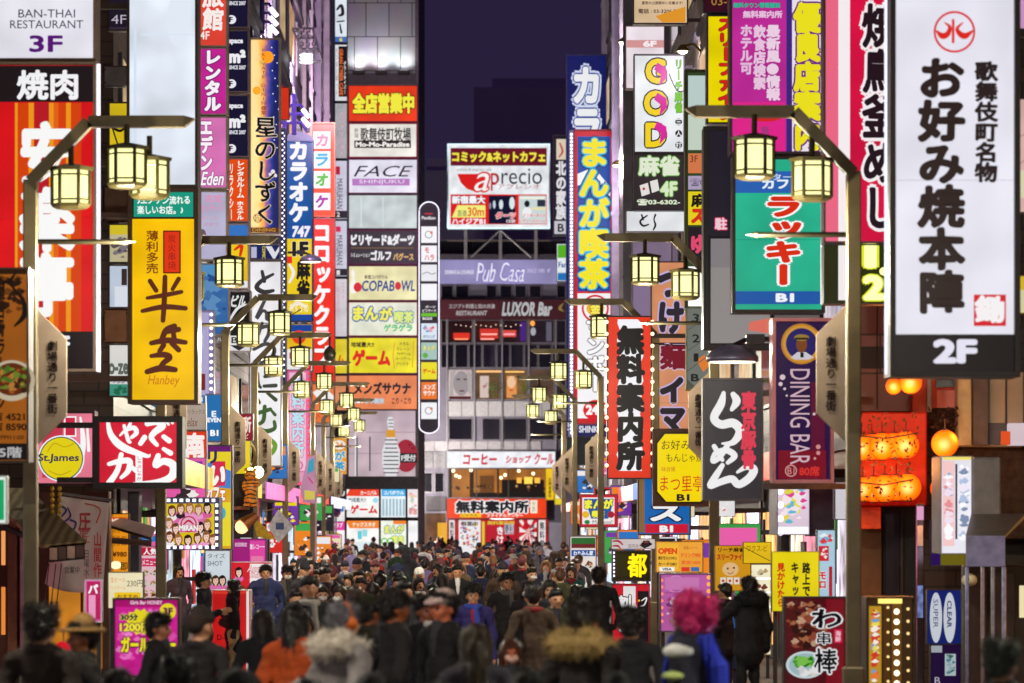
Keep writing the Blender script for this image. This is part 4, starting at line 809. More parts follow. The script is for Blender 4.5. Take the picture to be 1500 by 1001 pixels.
# lower boards of the tower
d = 169.3
for lb, bx, fc_, els in (
    ('black board of white billiards lettering at the tower base', (488, 716, 507, 762), '1a161e', [T('ビリ', 'f8f8fc', 490, 719, 505, 727, off=.05), T('ード&ダーツ', 'f8f8fc', 489, 732, 506, 739, off=.06), T('ゴルフ', 'f8f8fc', 491, 742, 505, 748, off=.05), R('f0d020', 489, 750, 506, 755), R('d02020', 489, 755, 506, 760)]),
    ('white arcade board with red katakana under a red band at the tower base', (507, 716, 556, 759), 'f8f6f4', [G('e83c20', (512, 717), (555, 717), (555, 727), (507, 727)), T('カーニバル', 'fff4f0', 528, 719, 552, 725, off=.04), T('地域最大!!', '3a5a70', 510, 729, 536, 736, off=.02), T('ゲーム', 'd82028', 512, 740, 553, 753, off=.06), C('a0d8e8', 550, 733, 4)]),
    ('white timetable board under a blue band', (557, 716, 595, 759), 'eaf4fa', [R('38a8e0', 559, 717, 594, 727), T('コパボウル', 'f4fcff', 562, 719, 592, 725, off=.04)] + [R('a8c8d8', 560+i*5, 731, 563+i*5, 756, e=.9) for i in range(7)]),
    ('white board with sparse pink flowers', (596, 716, 613, 759), 'faf2f4', [B(['f0a0a8', 'a0d8c0', 'f0c8a0'], 598, 720, 612, 756, 16, 3, 8), T('新台', 'd04858', 599, 744, 611, 754, off=.02)]),
    ('magenta and white machine board with a black bag figure', (460, 762, 506, 812), 'f8f0f6', [R('e040a0', 462, 763, 505, 777), T('プリントクラブ', 'fff0f8', 466, 766, 502, 773, off=.04), R('c8ecf4', 464, 780, 476, 810), C('f0c020', 492, 783, 6, 3), R('f0a0c8', 478, 780, 488, 792)]),
    ('white board with orange band and blue diagram', (507, 762, 556, 812), 'fbf8f4', [G('f08028', (507, 763), (555, 763), (555, 774), (512, 774)), T('ナックスタオ', 'fff4e0', 516, 765, 550, 772, off=.04), R('60c8d8', 524, 778, 530, 790), R('90d8e0', 531, 776, 538, 786), R('d8e8ec', 520, 794, 548, 806)]),
    ('white comic cafe board with frog eyes and blue outlined characters', (557, 762, 596, 812), 'f4f8e8', [R('f08028', 576, 763, 595, 768), T('まんが', 'f4f060', 563, 769, 592, 782, off=.05, o='4090b0', oo=.14), T('喫茶', 'e8f070', 574, 785, 592, 797, off=.05, o='4898a0', oo=.12), C('60c030', 563, 793, 5), C('60c030', 572, 793, 5), C('ffffff', 563, 793, 3), C('ffffff', 572, 793, 3)]),
    ('plain white lit board at the corner of the tower', (597, 762, 613, 812), 'fafafc', [])):
    S('base_board', lb, 'sign', bx, d, els, fc_, '2c2830', 1, .2, 1.05)

# ---- billboard on the roof
d = 239
bb = S('billboard', 'white neon edged roof billboard with maroon header, red bowl and red panels', 'billboard', (655, 211, 806, 336), d, [
    R('6a1428', 660, 217, 801, 243), T('コミック&ネットカフェ', 'f6e84a', 662, 222, 799, 238, off=.06, o='3a0810', oo=.1), T('comics & internet cafe', '7a7880', 669, 246, 720, 251, off=-.005),
    G('d82020', *[(670, 255), (698, 255), (716, 254)] + [(706-36*math.cos(t), 255+26*math.sin(t)) for t in [math.pi*.92-i*.19 for i in range(15)]][::1][:0] + [(708, 278), (696, 281), (684, 277), (675, 268)]),
    T('a', 'f8f4f4', 695, 254, 716, 280, off=.0, sh=.3, o='d82020', oo=.05), T('precio', '26242c', 719, 247, 794, 278, off=-.012), T('p', 'c02028', 719, 254, 730, 280, off=-.0), T('アプレシオ', 'b02830', 729, 270, 791, 277, off=0, sp=1.6),
    R('dc2024', 660, 285, 801, 329), T('新宿最大', 'fbfaff', 662, 287, 711, 299, off=.05, o='3a0810', oo=.1), G('f4f080', (670, 301), (711, 301), (711, 319), (662, 319)), T('直進', '2a4858', 670, 308, 684, 317, off=.01), T('30m', 'e04818', 685, 304, 709, 317, off=.02), T('ハイジアB1', 'fbfaff', 662, 320, 711, 329, off=.04),
    R('121430', 716, 287, 755, 328), C('c8d4e0', 724, 300, 2, 6), C('d8e4e8', 734, 300, 3, 7), C('d8ece8', 750, 298, 4, 9), C('8090a8', 718, 302, 1.5, 5), T('ダーツ', 'e83848', 726, 311, 755, 321, off=.05, o='fdf0f0', oo=.13), T('12台', 'fbe8ec', 742, 321, 755, 327, off=.04),
    R('c8d8d8', 760, 287, 800, 328), R('2c3440', 787, 293, 799, 303), R('f4f4e0', 762, 289, 798, 292), C('1c1c20', 772, 299, 4, 5), C('f0f0f4', 772, 312, 7, 8), R('e8e0b0', 778, 304, 800, 308), T('インターネット', 'd82838', 766, 313, 799, 319, off=.04, o='ffffff', oo=.12), T('レディースルーム', 'd82838', 761, 321, 799, 327, off=.04, o='ffffff', oo=.12)],
    'eef2f6', 'a8b8c0', 2, .5, 1.0)
rx, rz = bb.location.x, bb.location.z
mb = MB(); w = X(806, d)-X(655, d); h = Z(211, d)-Z(336, d)
mb.tube([(-w/2+.05, -.2, .05), (w/2-.05, -.2, .05), (w/2-.05, -.2, h-.05), (-w/2+.05, -.2, h-.05), (-w/2+.05, -.2, .05)], .06, 6, cap=False)
mb.out('neon_outline', em('d8f6ff', 1.5), bb)
zb = Z(381, 240)-rz
for px in (682, 733, 785):
    mb = MB(); p_ = X(px, d)-rx; mb.box((p_-.1, .15, zb), (p_+.1, .4, 0)); mb.out('post', df('b0a8a8', .5, .3), bb)
for a, b in ((690, 733), (778, 733)):
    mb = MB(); mb.tube([(X(a, d)-rx, .1, zb+.1), (X(b, d)-rx, .1, -.05)], .06, 6); mb.out('strut', df('b8b0ae', .5, .3), bb)
mb = MB(); mb.box((-w/2, .2, -.75), (w/2, .3, -.65)); mb.out('catwalk', df('8a7a74', .5, .4), bb)
# ---- signs of the cafe building
S('coffee_sign', 'white lit coffee shop sign with slanted red katakana above a warm window', 'sign', (654, 661, 814, 686), 239.4, [T('コーヒー', 'c8182c', 678, 665, 728, 681, off=.05, sh=.12), T('ショップ', 'c8182c', 741, 667, 778, 679, off=.05, sh=.12), T('クール', 'c8182c', 783, 664, 811, 681, off=.04, sh=.15)], 'eef0f6', '8a8890', 1, .6, 1.0)
S('free_info_sign', 'wide orange red sign with five black brush characters edged in white', 'sign', (654, 730, 801, 760), 239.2, [T('無料案内所', '16121c', 667, 733, 775, 752, off=.06, o='fdfdff', oo=.14), R('f4f0d8', 777, 733, 787, 752), T('紹介無料', '3a2a20', 779.5, 735, 784.5, 750, v=1, off=.01), T('ファイナルアンサー', 'fdf8f0', 713, 753, 766, 758, off=.04), R('f0c020', 674, 752, 705, 758), T('じゃらん', '8a3010', 676, 753, 700, 757, off=.03)], 'ee4014', '5a2018', 1, .6, .95)
S('yellow_column_sign', 'yellow vertical sign beside the coffee shop window', 'sign', (799, 686, 812, 733), 239.1, [T('北海道産牛', '3a2a10', 803, 700, 808, 730, v=1, off=.02)], 'f4c818', '8a6a20', .8, .5, .95)
S('yellow_column_sign', 'yellow and white poster sign with a blue picture beside the coffee shop', 'sign', (812, 690, 829, 740), 236, [C('b8c8d8', 820, 715, 7, 10), R('f8f4f0', 814, 726, 827, 730), B(['8090a0', 'e0e0f0'], 813, 706, 828, 724, 8, 3, 2, .8)], 'f0d830', '8a6a20', .8, .5, .9)
S('family_sign', 'black vertical sign with white characters and a small picture on top', 'sign', (810, 198, 833, 346), 184, [R('f0e0c8', 815, 204, 829, 234), L('d05048', [[(820, 210, 2), (824, 222, 3), (819, 230, 2)]]), T('北の家族', 'f6f4f8', 814, 236, 830, 322, v=1, off=.06, wob=.01), R('d8d8e0', 812, 324, 831, 343), T('B1', '1c1820', 817, 328, 832, 340, off=.02)], '241c2c', '6a5f6c', 1.2, .3, .8)
S('store_sign', 'green, white and blue striped convenience store sign', 'sign', (815, 357, 833, 413), 188, [R('5ab820', 817, 359, 831, 378), R('f0f6fa', 817, 378, 831, 398), R('1878c0', 817, 400, 831, 411), T('Fam', '2a60a8', 818, 384, 833, 392, off=.03)], 'e8f0f4', '6a7a80', 1, .3, .9)
# ---- east side
d = 36
S('pancake_sign', 'giant white sign with brown brush characters, red ring emblem and black floor band', 'sign', (1303, -25, 1493, 553), d, [
    R('1e1618', 1308, 490, 1488, 549),
    O('d82028', 1398, 47, 29, 3.2), L('dc2820', [[(1396, 30, 4), (1396, 62, 4)], [(1372, 46, 3), (1380, 53, 9), (1388, 50, 8), (1391, 40, 5), (1384, 34, 2)], [(1424, 46, 3), (1414, 53, 9), (1406, 50, 8), (1402, 42, 5), (1410, 34, 2)]]),
    T('お好み焼本陣', '2c1e1c', 1343, 85, 1414, 460, v=1, off=.055, wob=.012, res=5), T('歌舞伎町名物', '2a1e1e', 1427, 90, 1462, 268, v=1, off=.05, wob=.008),
    R('d4202c', 1426, 432, 1473, 478), T('鋤', 'f6f2f4', 1427, 433, 1471, 474, off=.055, wob=.01), T('2F', 'e6e4f4', 1366, 497, 1431, 533, off=.06, sp=1)], 'e9e8f4', '2a2022', 8, .5, 1.0, br=1, var=.12)
mb = MB(); mb.tube([(0, 0, 0), (0, 0, Z(-25, d)-Z(548, d))], .012, 8)
o = mb.out('tube_light', em('e8e8ff', 1.6), None, (X(1303, d)-.03, d+.05, Z(548, d))); tag(o, 'slim white tube light on the edge of the giant white sign', 'tube light')
d = 46
S('chicken_sign', 'crimson yakitori sign with a white stripe and dark white-edged brush characters', 'sign', (1206, -30, 1322, 357), d, [
    R('f06a88', 1209, -28, 1228, 354), R('fdf4f8', 1228, -28, 1245, 354), T('焼鳥釜めし', '26141e', 1262, 5, 1318, 335, v=1, off=.04, o='fbf4f8', oo=.12, wob=.01, res=4)], 'dc1244', '5a3038', 3, .4, .92, br=1)
S('floor_number_sign', 'black lit sign with glowing yellow floor numbers one and two', 'sign', (1206, 358, 1322, 446), d, [R('fdf4f8', 1228, 360, 1245, 440, e=.9), T('1', 'fdf8a0', 1266, 357, 1284, 393, off=.06, o='b8c020', oo=.11, e=1.5), T('2', 'fdf8a0', 1264, 403, 1295, 440, off=.06, o='b8c020', oo=.11, e=1.5), C('fdf8a0', 1300, 364, 5, e=1.4), C('fdf8a0', 1294, 398, 6, e=1.4), C('fdf8a0', 1302, 408, 4, e=1.4)], '2c3010', '2a2420', 2, .35, .8, br=1)
d = 53.2
S('cafe_sign', 'teal cafe sign with stacked red katakana edged in white and blue bands', 'sign', (1072, 229, 1208, 459), d, [
    R('28b08c', 1076, 232, 1201, 250), R('2a62b4', 1076, 251, 1201, 283), T('インター', 'd8e8ff', 1100, 255, 1160, 264, off=.02), T('カフェ', 'e8f2ff', 1116, 262, 1176, 277, off=.05), R('1c9878', 1076, 351, 1201, 352),
    T('ラッキー', 'dc2c10', 1122, 288, 1174, 418, v=1, off=.07, o='fdfdfd', oo=.15), R('2058a8', 1076, 427, 1201, 446), T('B1', 'f4f8ff', 1136, 430, 1163, 443, off=.06)], '28b490', '3a2c30', 5, .4, .95, br=1, var=.2)
mb = MB(); mb.box((-.03, -.12, 0), (.03, -.02, 1.9), .01)
o = mb.out('tube_light', em('fdf6ff', 1.8), None, (X(1205, d), d, Z(447, d))); tag(o, 'thick white tube light along the teal cafe sign', 'tube light')
S('guide_sign', 'magenta guide sign with faded pink writing and a yellow strip of outlined characters', 'sign', (1068, -28, 1208, 227), d+.05, [
    R('3a2a80', 1152, -26, 1160, 224), R('e82890', 1074, 150, 1150, 224), T('無料タウン情報雑誌', '38c0a0', 1074, 4, 1143, 12, off=.05, o='3a3060', oo=.09), T('無料案内所', 'f0c8e8', 1088, 16, 1146, 27, off=.05), T('最新風●情報', 'f6d8ee', 1122, 37, 1143, 148, v=1, off=.06, o='a83898', oo=.09), T('飲食店検索', 'f2cce8', 1103, 37, 1122, 132, v=1, off=.06, o='a83898', oo=.09), T('ホテル可', 'eec0e4', 1084, 37, 1102, 110, v=1, off=.06, o='a83898', oo=.09), C('d82828', 1122, 168, 28, 11), R('b03880', 1115, 186, 1126, 224),
    R('f4ecf4', 1160, -26, 1203, 224), T('優良店案内', 'f6ea20', 1161, 4, 1203, 222, v=1, off=.08, o='7a2c88', oo=.15)], 'c42c9c', '50384a', 4, .4, .9, br=1, var=.2)
S('screen_sign', 'dark cabinet with a plain grey screen and a small pink character', 'sign', (1030, 186, 1206, 512), 54.5, [R('2e2838', 1040, 192, 1200, 342), T('駐', 'f8d0dc', 1047, 319, 1065, 337, off=.05, o='d02858', oo=.13, e=.9), R('231c22', 1038, 346, 1134, 508), R('a09a98', 1041, 350, 1128, 503, e=.75), R('8a8488', 1041, 350, 1128, 392, e=.85), R('8a827e', 1134, 462, 1200, 506, e=.5), G('f07868', (1098, 472), (1130, 466), (1134, 490), (1096, 484), e=.8)], '2c2630', '2c262c', 6, .45, .55, br=1)
S('free_sign', 'yellow sign with a column of red and black katakana, part hidden by the magenta one', 'sign', (1035, 22, 1074, 182), 55.2, [T('スリーファイブ', 'd8201c', 1052, 28, 1076, 176, v=1, off=.06, o='30101c', oo=.1)], 'f6e000', '2c2438', 2.5, .4, .95, br=1)
S('phone_sign', 'dark red sign showing the end of a telephone number', 'sign', (1030, -26, 1074, 20), 55.2, [T('03-6', 'd8a048', 1042, -4, 1074, 8, off=.0)], '4a1428', '2c2438', 2, .4, .6, br=1)
d = 49.2
S('dining_bar_sign', 'deep purple sign with a gold ring portrait and white capitals running down it', 'sign', (1130, 467, 1220, 708), d, [
    R('6a1038', 1188, 560, 1208, 700), R('8a1028', 1140, 660, 1210, 702), C('d08a28', 1174, 504, 30), C('e8a840', 1174, 504, 27.5), C('2a2070', 1174, 504, 23), G('e8e4f0', (1158, 524), (1168, 516), (1180, 516), (1192, 524), (1184, 527), (1164, 527)), C('8a4a20', 1174, 505, 8, 12), C('a88838', 1174, 495, 11, 5), R('2c2018', 1164, 495, 1184, 498), R('1c1414', 1172, 517, 1177, 524),
    T('DINING BAR', 'f0c8d8', 1157, 541, 1186, 681, rot=90, off=-.005), C('fbe0e8', 1146, 553, 4), C('fbe0e8', 1143, 563, 3), C('fbe0e8', 1149, 570, 2), C('fbe0e8', 1152, 580, 1.6), C('fbe0e8', 1203, 590, 3.4), C('fbe0e8', 1199, 601, 3), C('fbe0e8', 1192, 607, 2), C('f0a0a0', 1198, 655, 3.4), C('f0a0a0', 1198, 664, 3), C('f0a0a0', 1193, 672, 2), O('f0b0b0', 1158, 690, 8, 1.5), T('B1', 'f0a0a0', 1153, 685, 1163, 695, off=.0), T('80席', 'f03830', 1170, 683, 1200, 698, off=.04)], '2c0a4a', 'c87880', 5, .4, .7, var=.3)
d = 50.5
S('ramen_sign', 'charcoal noodle sign with huge white brush hiragana and red stacked characters', 'sign', (1029, 554, 1118, 734), d, [
    L('fdfdff', [[(1074, 578, 8), (1079, 588, 12), (1072, 600, 6)], [(1060, 576, 6), (1056, 592, 12), (1046, 612, 12), (1056, 622, 12), (1074, 620, 13), (1084, 632, 13), (1074, 648, 9), (1058, 650, 3)]]),
    L('fdfdff', [[(1046, 654, 7), (1052, 664, 8), (1058, 674, 6)], [(1066, 652, 8), (1054, 670, 8), (1044, 676, 7), (1048, 664, 7), (1064, 660, 9), (1076, 668, 9), (1066, 678, 6)]]),
    L('fdfdff', [[(1058, 682, 7), (1048, 698, 10), (1040, 712, 9), (1056, 706, 10), (1072, 702, 11), (1082, 710, 11), (1098, 700, 12), (1104, 688, 12), (1094, 684, 9), (1080, 692, 4)]]),
    T('東京豚骨', 'e84058', 1085, 573, 1108, 688, v=1, off=.06, wob=.01)], '3c363c', '4a444c', 3, .3, .85, br=1, var=.25)
d = 68
oct_ = S('octagon_sign', 'yellow eight sided pancake house sign in a brown frame', 'sign', (956, 628, 1046, 742), d, [
    R('5a3420', 957, 629, 1045, 741, e=.45), G('2a1808', (972, 633), (1028, 633), (1043, 648), (1043, 722), (1028, 738), (975, 738), (960, 722), (960, 648)), G('f8dc00', (974, 636), (1027, 636), (1040, 650), (1040, 720), (1026, 735), (976, 735), (963, 720), (963, 650)),
    T('お好み焼', '2c1c10', 969, 645, 1026, 659, off=-.0, wob=.02), T('もんじゃ焼', '2c1c10', 976, 664, 1030, 677, off=-.0, wob=.02), T('味自慢', 'c85020', 969, 684, 989, 691, off=.0), T('まつ里亭', 'd42010', 967, 697, 1030, 720, off=.01, wob=.02), T('B1', '241c10', 991, 724, 1010, 734, off=.05)], '5a3420', '4a2c1c', .5, .3, .95, br=1)
S('paper_sign', 'blue sign with white katakana over a red basement strip', 'sign', (934, 694, 1012, 784), 71, [R('8a6a40', 936, 696, 944, 780), R('1c6ab8', 945, 698, 1008, 768), T('ス', 'ffffff', 952, 740, 998, 764, off=.06, o='182858', oo=.13), R('d81c38', 945, 768, 1008, 781), T('B1', 'ffffff', 966, 770, 986, 780, off=.07)], '2070c0', '4a3830', 2, .3, .85, br=1)
d = 78
S('noodle_sign', 'tall peach noodle sign with dark characters edged in lavender and one maroon', 'sign', (953, 383, 1034, 640), d, [T('つけ', '2e2834', 963, 398, 1002, 490, v=1, off=.07, o='c8b4e0', oo=.13), R('40283a', 956, 502, 1031, 506), T('麺', '7a1228', 966, 504, 1008, 542, off=.05, o='d8b8d0', oo=.1), T('イマ', '261e26', 966, 552, 1004, 634, v=1, off=.08, o='c8b4e0', oo=.14), R('b88868', 956, 590, 1031, 591)], 'e0956a', '4a3038', 2, .35, .85, br=1)
S('arrow_floor_sign', 'grey pointed floor sign with slanted numbers and orange lozenge', 'sign', (1005, 450, 1046, 572), 66, [G('8a9088', (1007, 452), (1044, 452), (1044, 545), (1020, 568), (1007, 556), e=.55), G('e88030', (1020, 528), (1032, 520), (1042, 534), (1030, 545), e=.85), T('3', '202c30', 1013, 460, 1024, 472, off=.02, rot=0, sh=.1), T('2', '202428', 1014, 490, 1025, 502, off=.02), T('1', '202428', 1016, 518, 1023, 530, off=.03), T('B', '202428', 1012, 548, 1024, 559, off=.04), L('6a7068', [[(1007, 484, 1.4), (1044, 460, 1.4)], [(1007, 514, 1.4), (1044, 490, 1.4)], [(1007, 544, 1.4), (1044, 516, 1.4)]], e=.6)], '6a6c60', '6a6a40', 1.5, .3, .5, br=1)
d = 70
lbx = S('lightbox_column', 'green framed column of small lit panels ending in a bright blank one', 'sign', (1003, 103, 1040, 457), d, [R('c8dcd8', 1008, 111, 1038, 164), R('d0e0d0', 1008, 168, 1038, 220), R('e08050', 1008, 225, 1038, 254), T('3F', '5a2418', 1011, 228, 1022, 238, off=0), R('b8a8c8', 1008, 258, 1038, 278), T('☎03', '3a3050', 1011, 262, 1036, 273, off=.0), R('f4dc20', 1008, 281, 1038, 330), T('麻', '201c14', 1012, 284, 1036, 304, off=.05), T('ス', 'e03020', 1012, 306, 1032, 328, off=.08), R('2a2028', 1008, 333, 1038, 382), T('ゆ', 'f05078', 1012, 344, 1036, 372, off=.06), R('fdfdf8', 1008, 391, 1038, 449, e=1.3)], '3a4a28', '46502c', 4, .35, .85, br=1)
d = 88
S('outline_letter_sign', 'white sign with three stacked yellow and magenta outlined capitals and green side writing', 'sign', (928, 80, 1003, 225), d, [T('GOD', 'f0d020', 943, 86, 978, 216, v=1, off=.05, o='201830', oo=.1), R('f6f6fa', 961, 84, 961.5, 84.5)] +
  [G('d8289a', (963, y), (976, y+8), (977, y+22), (966, y+34), (968, y+18), (958, y+10)) for y in (92, 136, 178)] +
  [T('リーチ麻雀', '70c020', 988, 88, 1000, 166, v=1, off=.06, o='2a5010', oo=.09)] + [C('1c1820', 994, 179+i*17, 5) for i in range(3)] + [T('三', 'f0f0f0', 990, 175, 998, 183, off=.03), T('人', 'f0f0f0', 990, 192, 998, 200, off=.03), T('打', 'f0f0f0', 990, 209, 998, 217, off=.03)], 'ecf0f2', '3a3038', 2, .3, .98, br=1)
S('mahjong_sign', 'dark sign with pale green outlined characters, two white tiles and a phone number', 'sign', (928, 225, 1003, 309), d, [T('麻雀', 'f0f8e0', 935, 228, 995, 258, off=.05, o='78b850', oo=.1), G('f4f0ec', (937, 272), (949, 268), (952, 284), (940, 288)), G('f4f0ec', (952, 266), (963, 263), (966, 279), (955, 283)), C('c83030', 943, 277, 2), T('4F', 'e8f8d0', 967, 266, 992, 288, off=.05, o='78b850', oo=.1), T('☎03-6302-', 'f8f8e8', 933, 292, 996, 301, off=.03, o='68a048', oo=.07)], '3a3034', '3a3038', 2, .3, .85, br=1)
S('inn_sign', 'white sign with two loose black hiragana', 'sign', (917, 309, 1003, 340), d+.3, [L('1c1a20', [[(940, 315, 2.5), (942, 322, 2.5)], [(948, 316, 2), (938, 324, 3), (942, 331, 3), (950, 329, 2)]]), L('1c1a20', [[(960, 315, 3), (958, 322, 2), (960, 330, 3), (957, 337, 2)]])], 'f0f2f6', '8a8090', 1, .3, .95, br=1)
S('phone_number_sign', 'cream and orange sign with a printed telephone number', 'sign', (927, -25, 1008, 36), 84, [T('夏根大山旅館ゆい名義ます!', '3a2428', 940, 2, 1000, 7, off=.02), T('電話 : 03-3206-7660', '3a2028', 935, 13, 1003, 20, off=.02), G('f0a030', (960, 24), (1004, 10), (1004, 33), (970, 33))], 'f0d0a8', '4a3438', 2, .3, .85, br=1)
S('floor_sign', 'pale pink sign with white floor lettering', 'sign', (916, 38, 986, 131), 100, [R('d89898', 918, 59, 984, 70), T('6F', 'fdf4f8', 942, 60, 962, 69, off=.06)], 'f6e8f0', '9a8088', 1.5, .3, .95, br=1)
d = 70
fi = S('free_info_sign', 'red guide sign with black characters in a ragged white column and bulbs down both edges', 'sign', (889, 463, 955, 702), d, [
    G('fbfaff', *([(905, 468)] + [(934, 468)] + [(940+3*math.sin(i*2.1), 474+i*12) for i in range(19)] + [(906+3*math.sin(i*2.3), 474+12*(18-i)) for i in range(19)])),
    T('無料案内所', '1a1518', 902, 476, 945, 690, v=1, off=.07, wob=.012, res=4)], 'ec3414', '3a2420', 2, .3, .95, br=1)
for i in range(13):
    for px in (888.5, 955.5):
        mb = MB(); mb.sphere((0, 0, 0), .036, 8); mb.out('bulb', em('ffe2b8', 2.6), fi, (X(px, d)-fi.location.x, -.05, Z(472+i*17.5, d)-fi.location.z))
S('peach_column_sign', 'mauve blank panel on the pale building behind the peach noodle sign', 'sign', (925, 342, 985, 470), 96, [R('b098c0', 928, 400, 952, 466)], 'a890b0', '8a7a90', 2, .2, .5, br=1)
# east, further away
d = 132
S('comic_cafe_sign', 'tall red framed comic cafe sign, fat yellow characters on blue above white', 'sign', (840, 190, 899, 622), d, [
    R('1a4ca4', 846, 200, 894, 427), G('f4f8ff', (846, 255), (870, 245), (894, 275), (894, 288), (870, 268), (846, 272)), T('まんが喫茶', 'f6e61c', 847, 203, 893, 424, v=1, off=.055, o='38b8e0', oo=.11, o2='14306c', oo2=.16), R('f6f4f8', 846, 430, 894, 613),
    C('d82838', 872, 452, 20), C('f8f4f4', 872, 452, 17), C('e8b820', 872, 452, 13, 11), T('金', 'f8f060', 864, 444, 880, 460, off=.05, o='b06010', oo=.12), T('マンボー', 'fdfdff', 858, 470, 886, 574, v=1, off=.06, o='28222c', oo=.11), C('d81828', 873, 601, 19, 15), T('24H', 'fdf8f8', 858, 593, 889, 608, off=.06)], 'd01c2c', '8a1c28', 2.5, .35, .95, br=1)
S('navy_karaoke_sign', 'tall navy karaoke sign with white katakana in pale outline', 'sign', (829, 80, 889, 640), 140, [T('カラオケ', 'fbfdff', 838, 98, 880, 330, v=1, off=.06, o='28489c', oo=.1, o2='dce4ff', oo2=.16), R('241e50', 830, 470, 860, 620), B(['4a4488', '38307a', '5a5098'], 831, 500, 846, 618, 40, 5, 3, .6), T('5月', 'f0f0fc', 831, 618, 846, 632, off=.03), T('SHINKO', 'f0f0fc', 848, 624, 884, 634, off=.04)], '141c64', '2c2c60', 2, .35, .85, br=1)
S('bead_light_sign', 'vertical strip of round white lights beside the red framed comic cafe sign', 'sign', (833, 193, 841, 640), 134, [C('fbf4ff', 837, 197+i*5.4, 2.2, e=1.9) for i in range(82)], '7a80c0', '5a5a90', .6, .2, .7)
S('dark_board', 'dark blank navy board under the navy karaoke sign', 'sign', (830, 640, 866, 682), 138, [], '18142c', '241e34', 1, .3, .3)
# ---- street level east
S('banner_board', 'square comic cafe board with blue edged yellow characters above green and red marks', 'sign', (849, 724, 905, 773), 100, [R('f2ece8', 853, 729, 900, 768), G('1c58a8', (855, 731), (899, 731), (895, 748), (891, 760), (866, 760), (862, 748)), T('まんが', 'f4f040', 856, 731, 898, 746, off=.07, o='143060', oo=.14), T('喫茶', 'f4f040', 867, 748, 886, 759, off=.06, o='143060', oo=.14), C('e8b820', 858, 754, 5), C('a82030', 895, 754, 5), C('18804a', 860, 765, 4, 3), T('Manboo!', '4a3040', 868, 762, 897, 767.5, off=.0)], 'c81c30', '6a2030', 1.5, .15, .95)
S('menu_tower', 'standing menu tower of food photographs with a blue header', 'sign', (834, 785, 874, 872), 82, [R('2c6a30', 837, 788, 872, 797), R('702028', 837, 797, 872, 803), R('1c50a0', 837, 806, 872, 815), T('わたみん家', 'f4f8ff', 840, 807, 869, 814, off=.04)] + [B(['c08048', 'e8d0a0', '8a4a28', 'd8e0d0', 'b83828'], 837+18*(i % 2), 819+17*(i//2), 853+18*(i % 2), 833+17*(i//2), 12, 3.4, i+20, .75) for i in range(6)], 'efe6e0', '5a4a50', 1.5, .3, .9)
S('led_sign', 'scrolling LED sign with a chunky yellow pixel character and white side lights', 'sign', (896, 806, 953, 852), 66, [T('都', 'ffd810', 919, 811, 948, 846, off=.035, e=1.4, res=1)] + [R('5a5010', 900+i*3, 812, 901+i*3, 844, e=.4) for i in range(7)] + [C('f0e0ff', 899, 810+i*5.6, 1.8, e=2.) for i in range(7)], '38300c', '3a2a38', 2, .25, .5)
S('salon_board', 'red and black salon board with white brush characters and a cursive word', 'sign', (896, 855, 952, 945), 60, [R('f0eaea', 913, 859, 931, 900), T('割引', 'f4f0f0', 903, 872, 924, 926, v=1, off=.04, o='1c1014', oo=.1, wob=.03), R('1c1016', 934, 866, 950, 940), T('-Stylis', 'fbeaf0', 924, 880, 933, 925, rot=90, off=-.0), L('f0f0f0', [[(940, 880, 1.5), (947, 876, 2), (944, 886, 2), (938, 888, 1.5)]]), C('f0c030', 936, 880, 1.6)], 'd4182c', '3a2028', 1.5, .25, .85)
S('wave_board', 'white board with red curves above the LED sign', 'sign', (895, 789, 960, 805), 66.5, [L('b82838', [[(898, 793, 2), (906, 793, 3), (912, 798, 2)], [(898, 800, 2), (905, 800, 3), (909, 804, 1)]]), T('店内あり', '6a5058', 920, 797, 940, 803, off=.0), B(['c87850', '8a4030', '2a2028'], 936, 791, 958, 804, 10, 5, 4, .7)], 'e8dcdc', '5a4a50', 1, .15, .8)
S('open_board', 'orange and yellow price board reading open with card logos', 'sign', (960, 793, 1030, 839), 62, [R('f0b838', 963, 796, 994, 836), T('OPEN', 'e04818', 964, 803, 992, 812, off=.07), T('割引(OK)', '5a3010', 964, 815, 991, 821, off=.03), T('カードOK!', '4a2c10', 964, 824, 991, 829, off=.05), R('f4f4ec', 966, 831, 988, 837), T('VISA', '1c2460', 970, 832, 984, 836, off=.05), R('d83828', 998, 831, 1010, 837), R('3a6ab0', 1012, 831, 1024, 837), T('全国レシート', '7a3810', 1001, 800, 1022, 805, off=.0), T('ドリンク990', 'e04020', 998, 810, 1026, 817, off=.03), T('飲放1000', 'e86030', 998, 821, 1026, 827, off=.03)], 'f4a83c', '8a6a30', 1.2, .15, .95)
S('pink_screen', 'pink lit standing screen edged with orange bulbs behind the pink haired person', 'sign', (966, 840, 1042, 926), 52, [O('f8a8e8', 990, 856, 12, 2), R('f090d8', 974, 846, 1024, 864), R('b04898', 974, 868, 1028, 869), B(['f8c0f0', 'e858b8', 'fbe0f8', 'c848a8', 'f8a0c8', '8a3a90', 'fff4fc'], 974, 870, 1028, 922, 60, 6, 12)] + [C('ff9a40', 1038, 846+i*10, 3, e=1.5) for i in range(8)] + [C('ff8060', 969, 850+i*10, 2.5, e=1.4) for i in range(7)], 'e070c8', '6a4a70', 2, .3, .62)
S('blue_counter', 'low counter with a row of cold white lamps', 'counter', (1030, 884, 1082, 980), 54, [R('2a6ab0', 1032, 902, 1080, 920)] + [R('e8f8ff', 1034+i*11, 887, 1042+i*11, 896, e=2.4) for i in range(4)] + [R('c02878', 1056, 904, 1064, 930)], '1c2038', '2a2a38', 1, .5, .7)
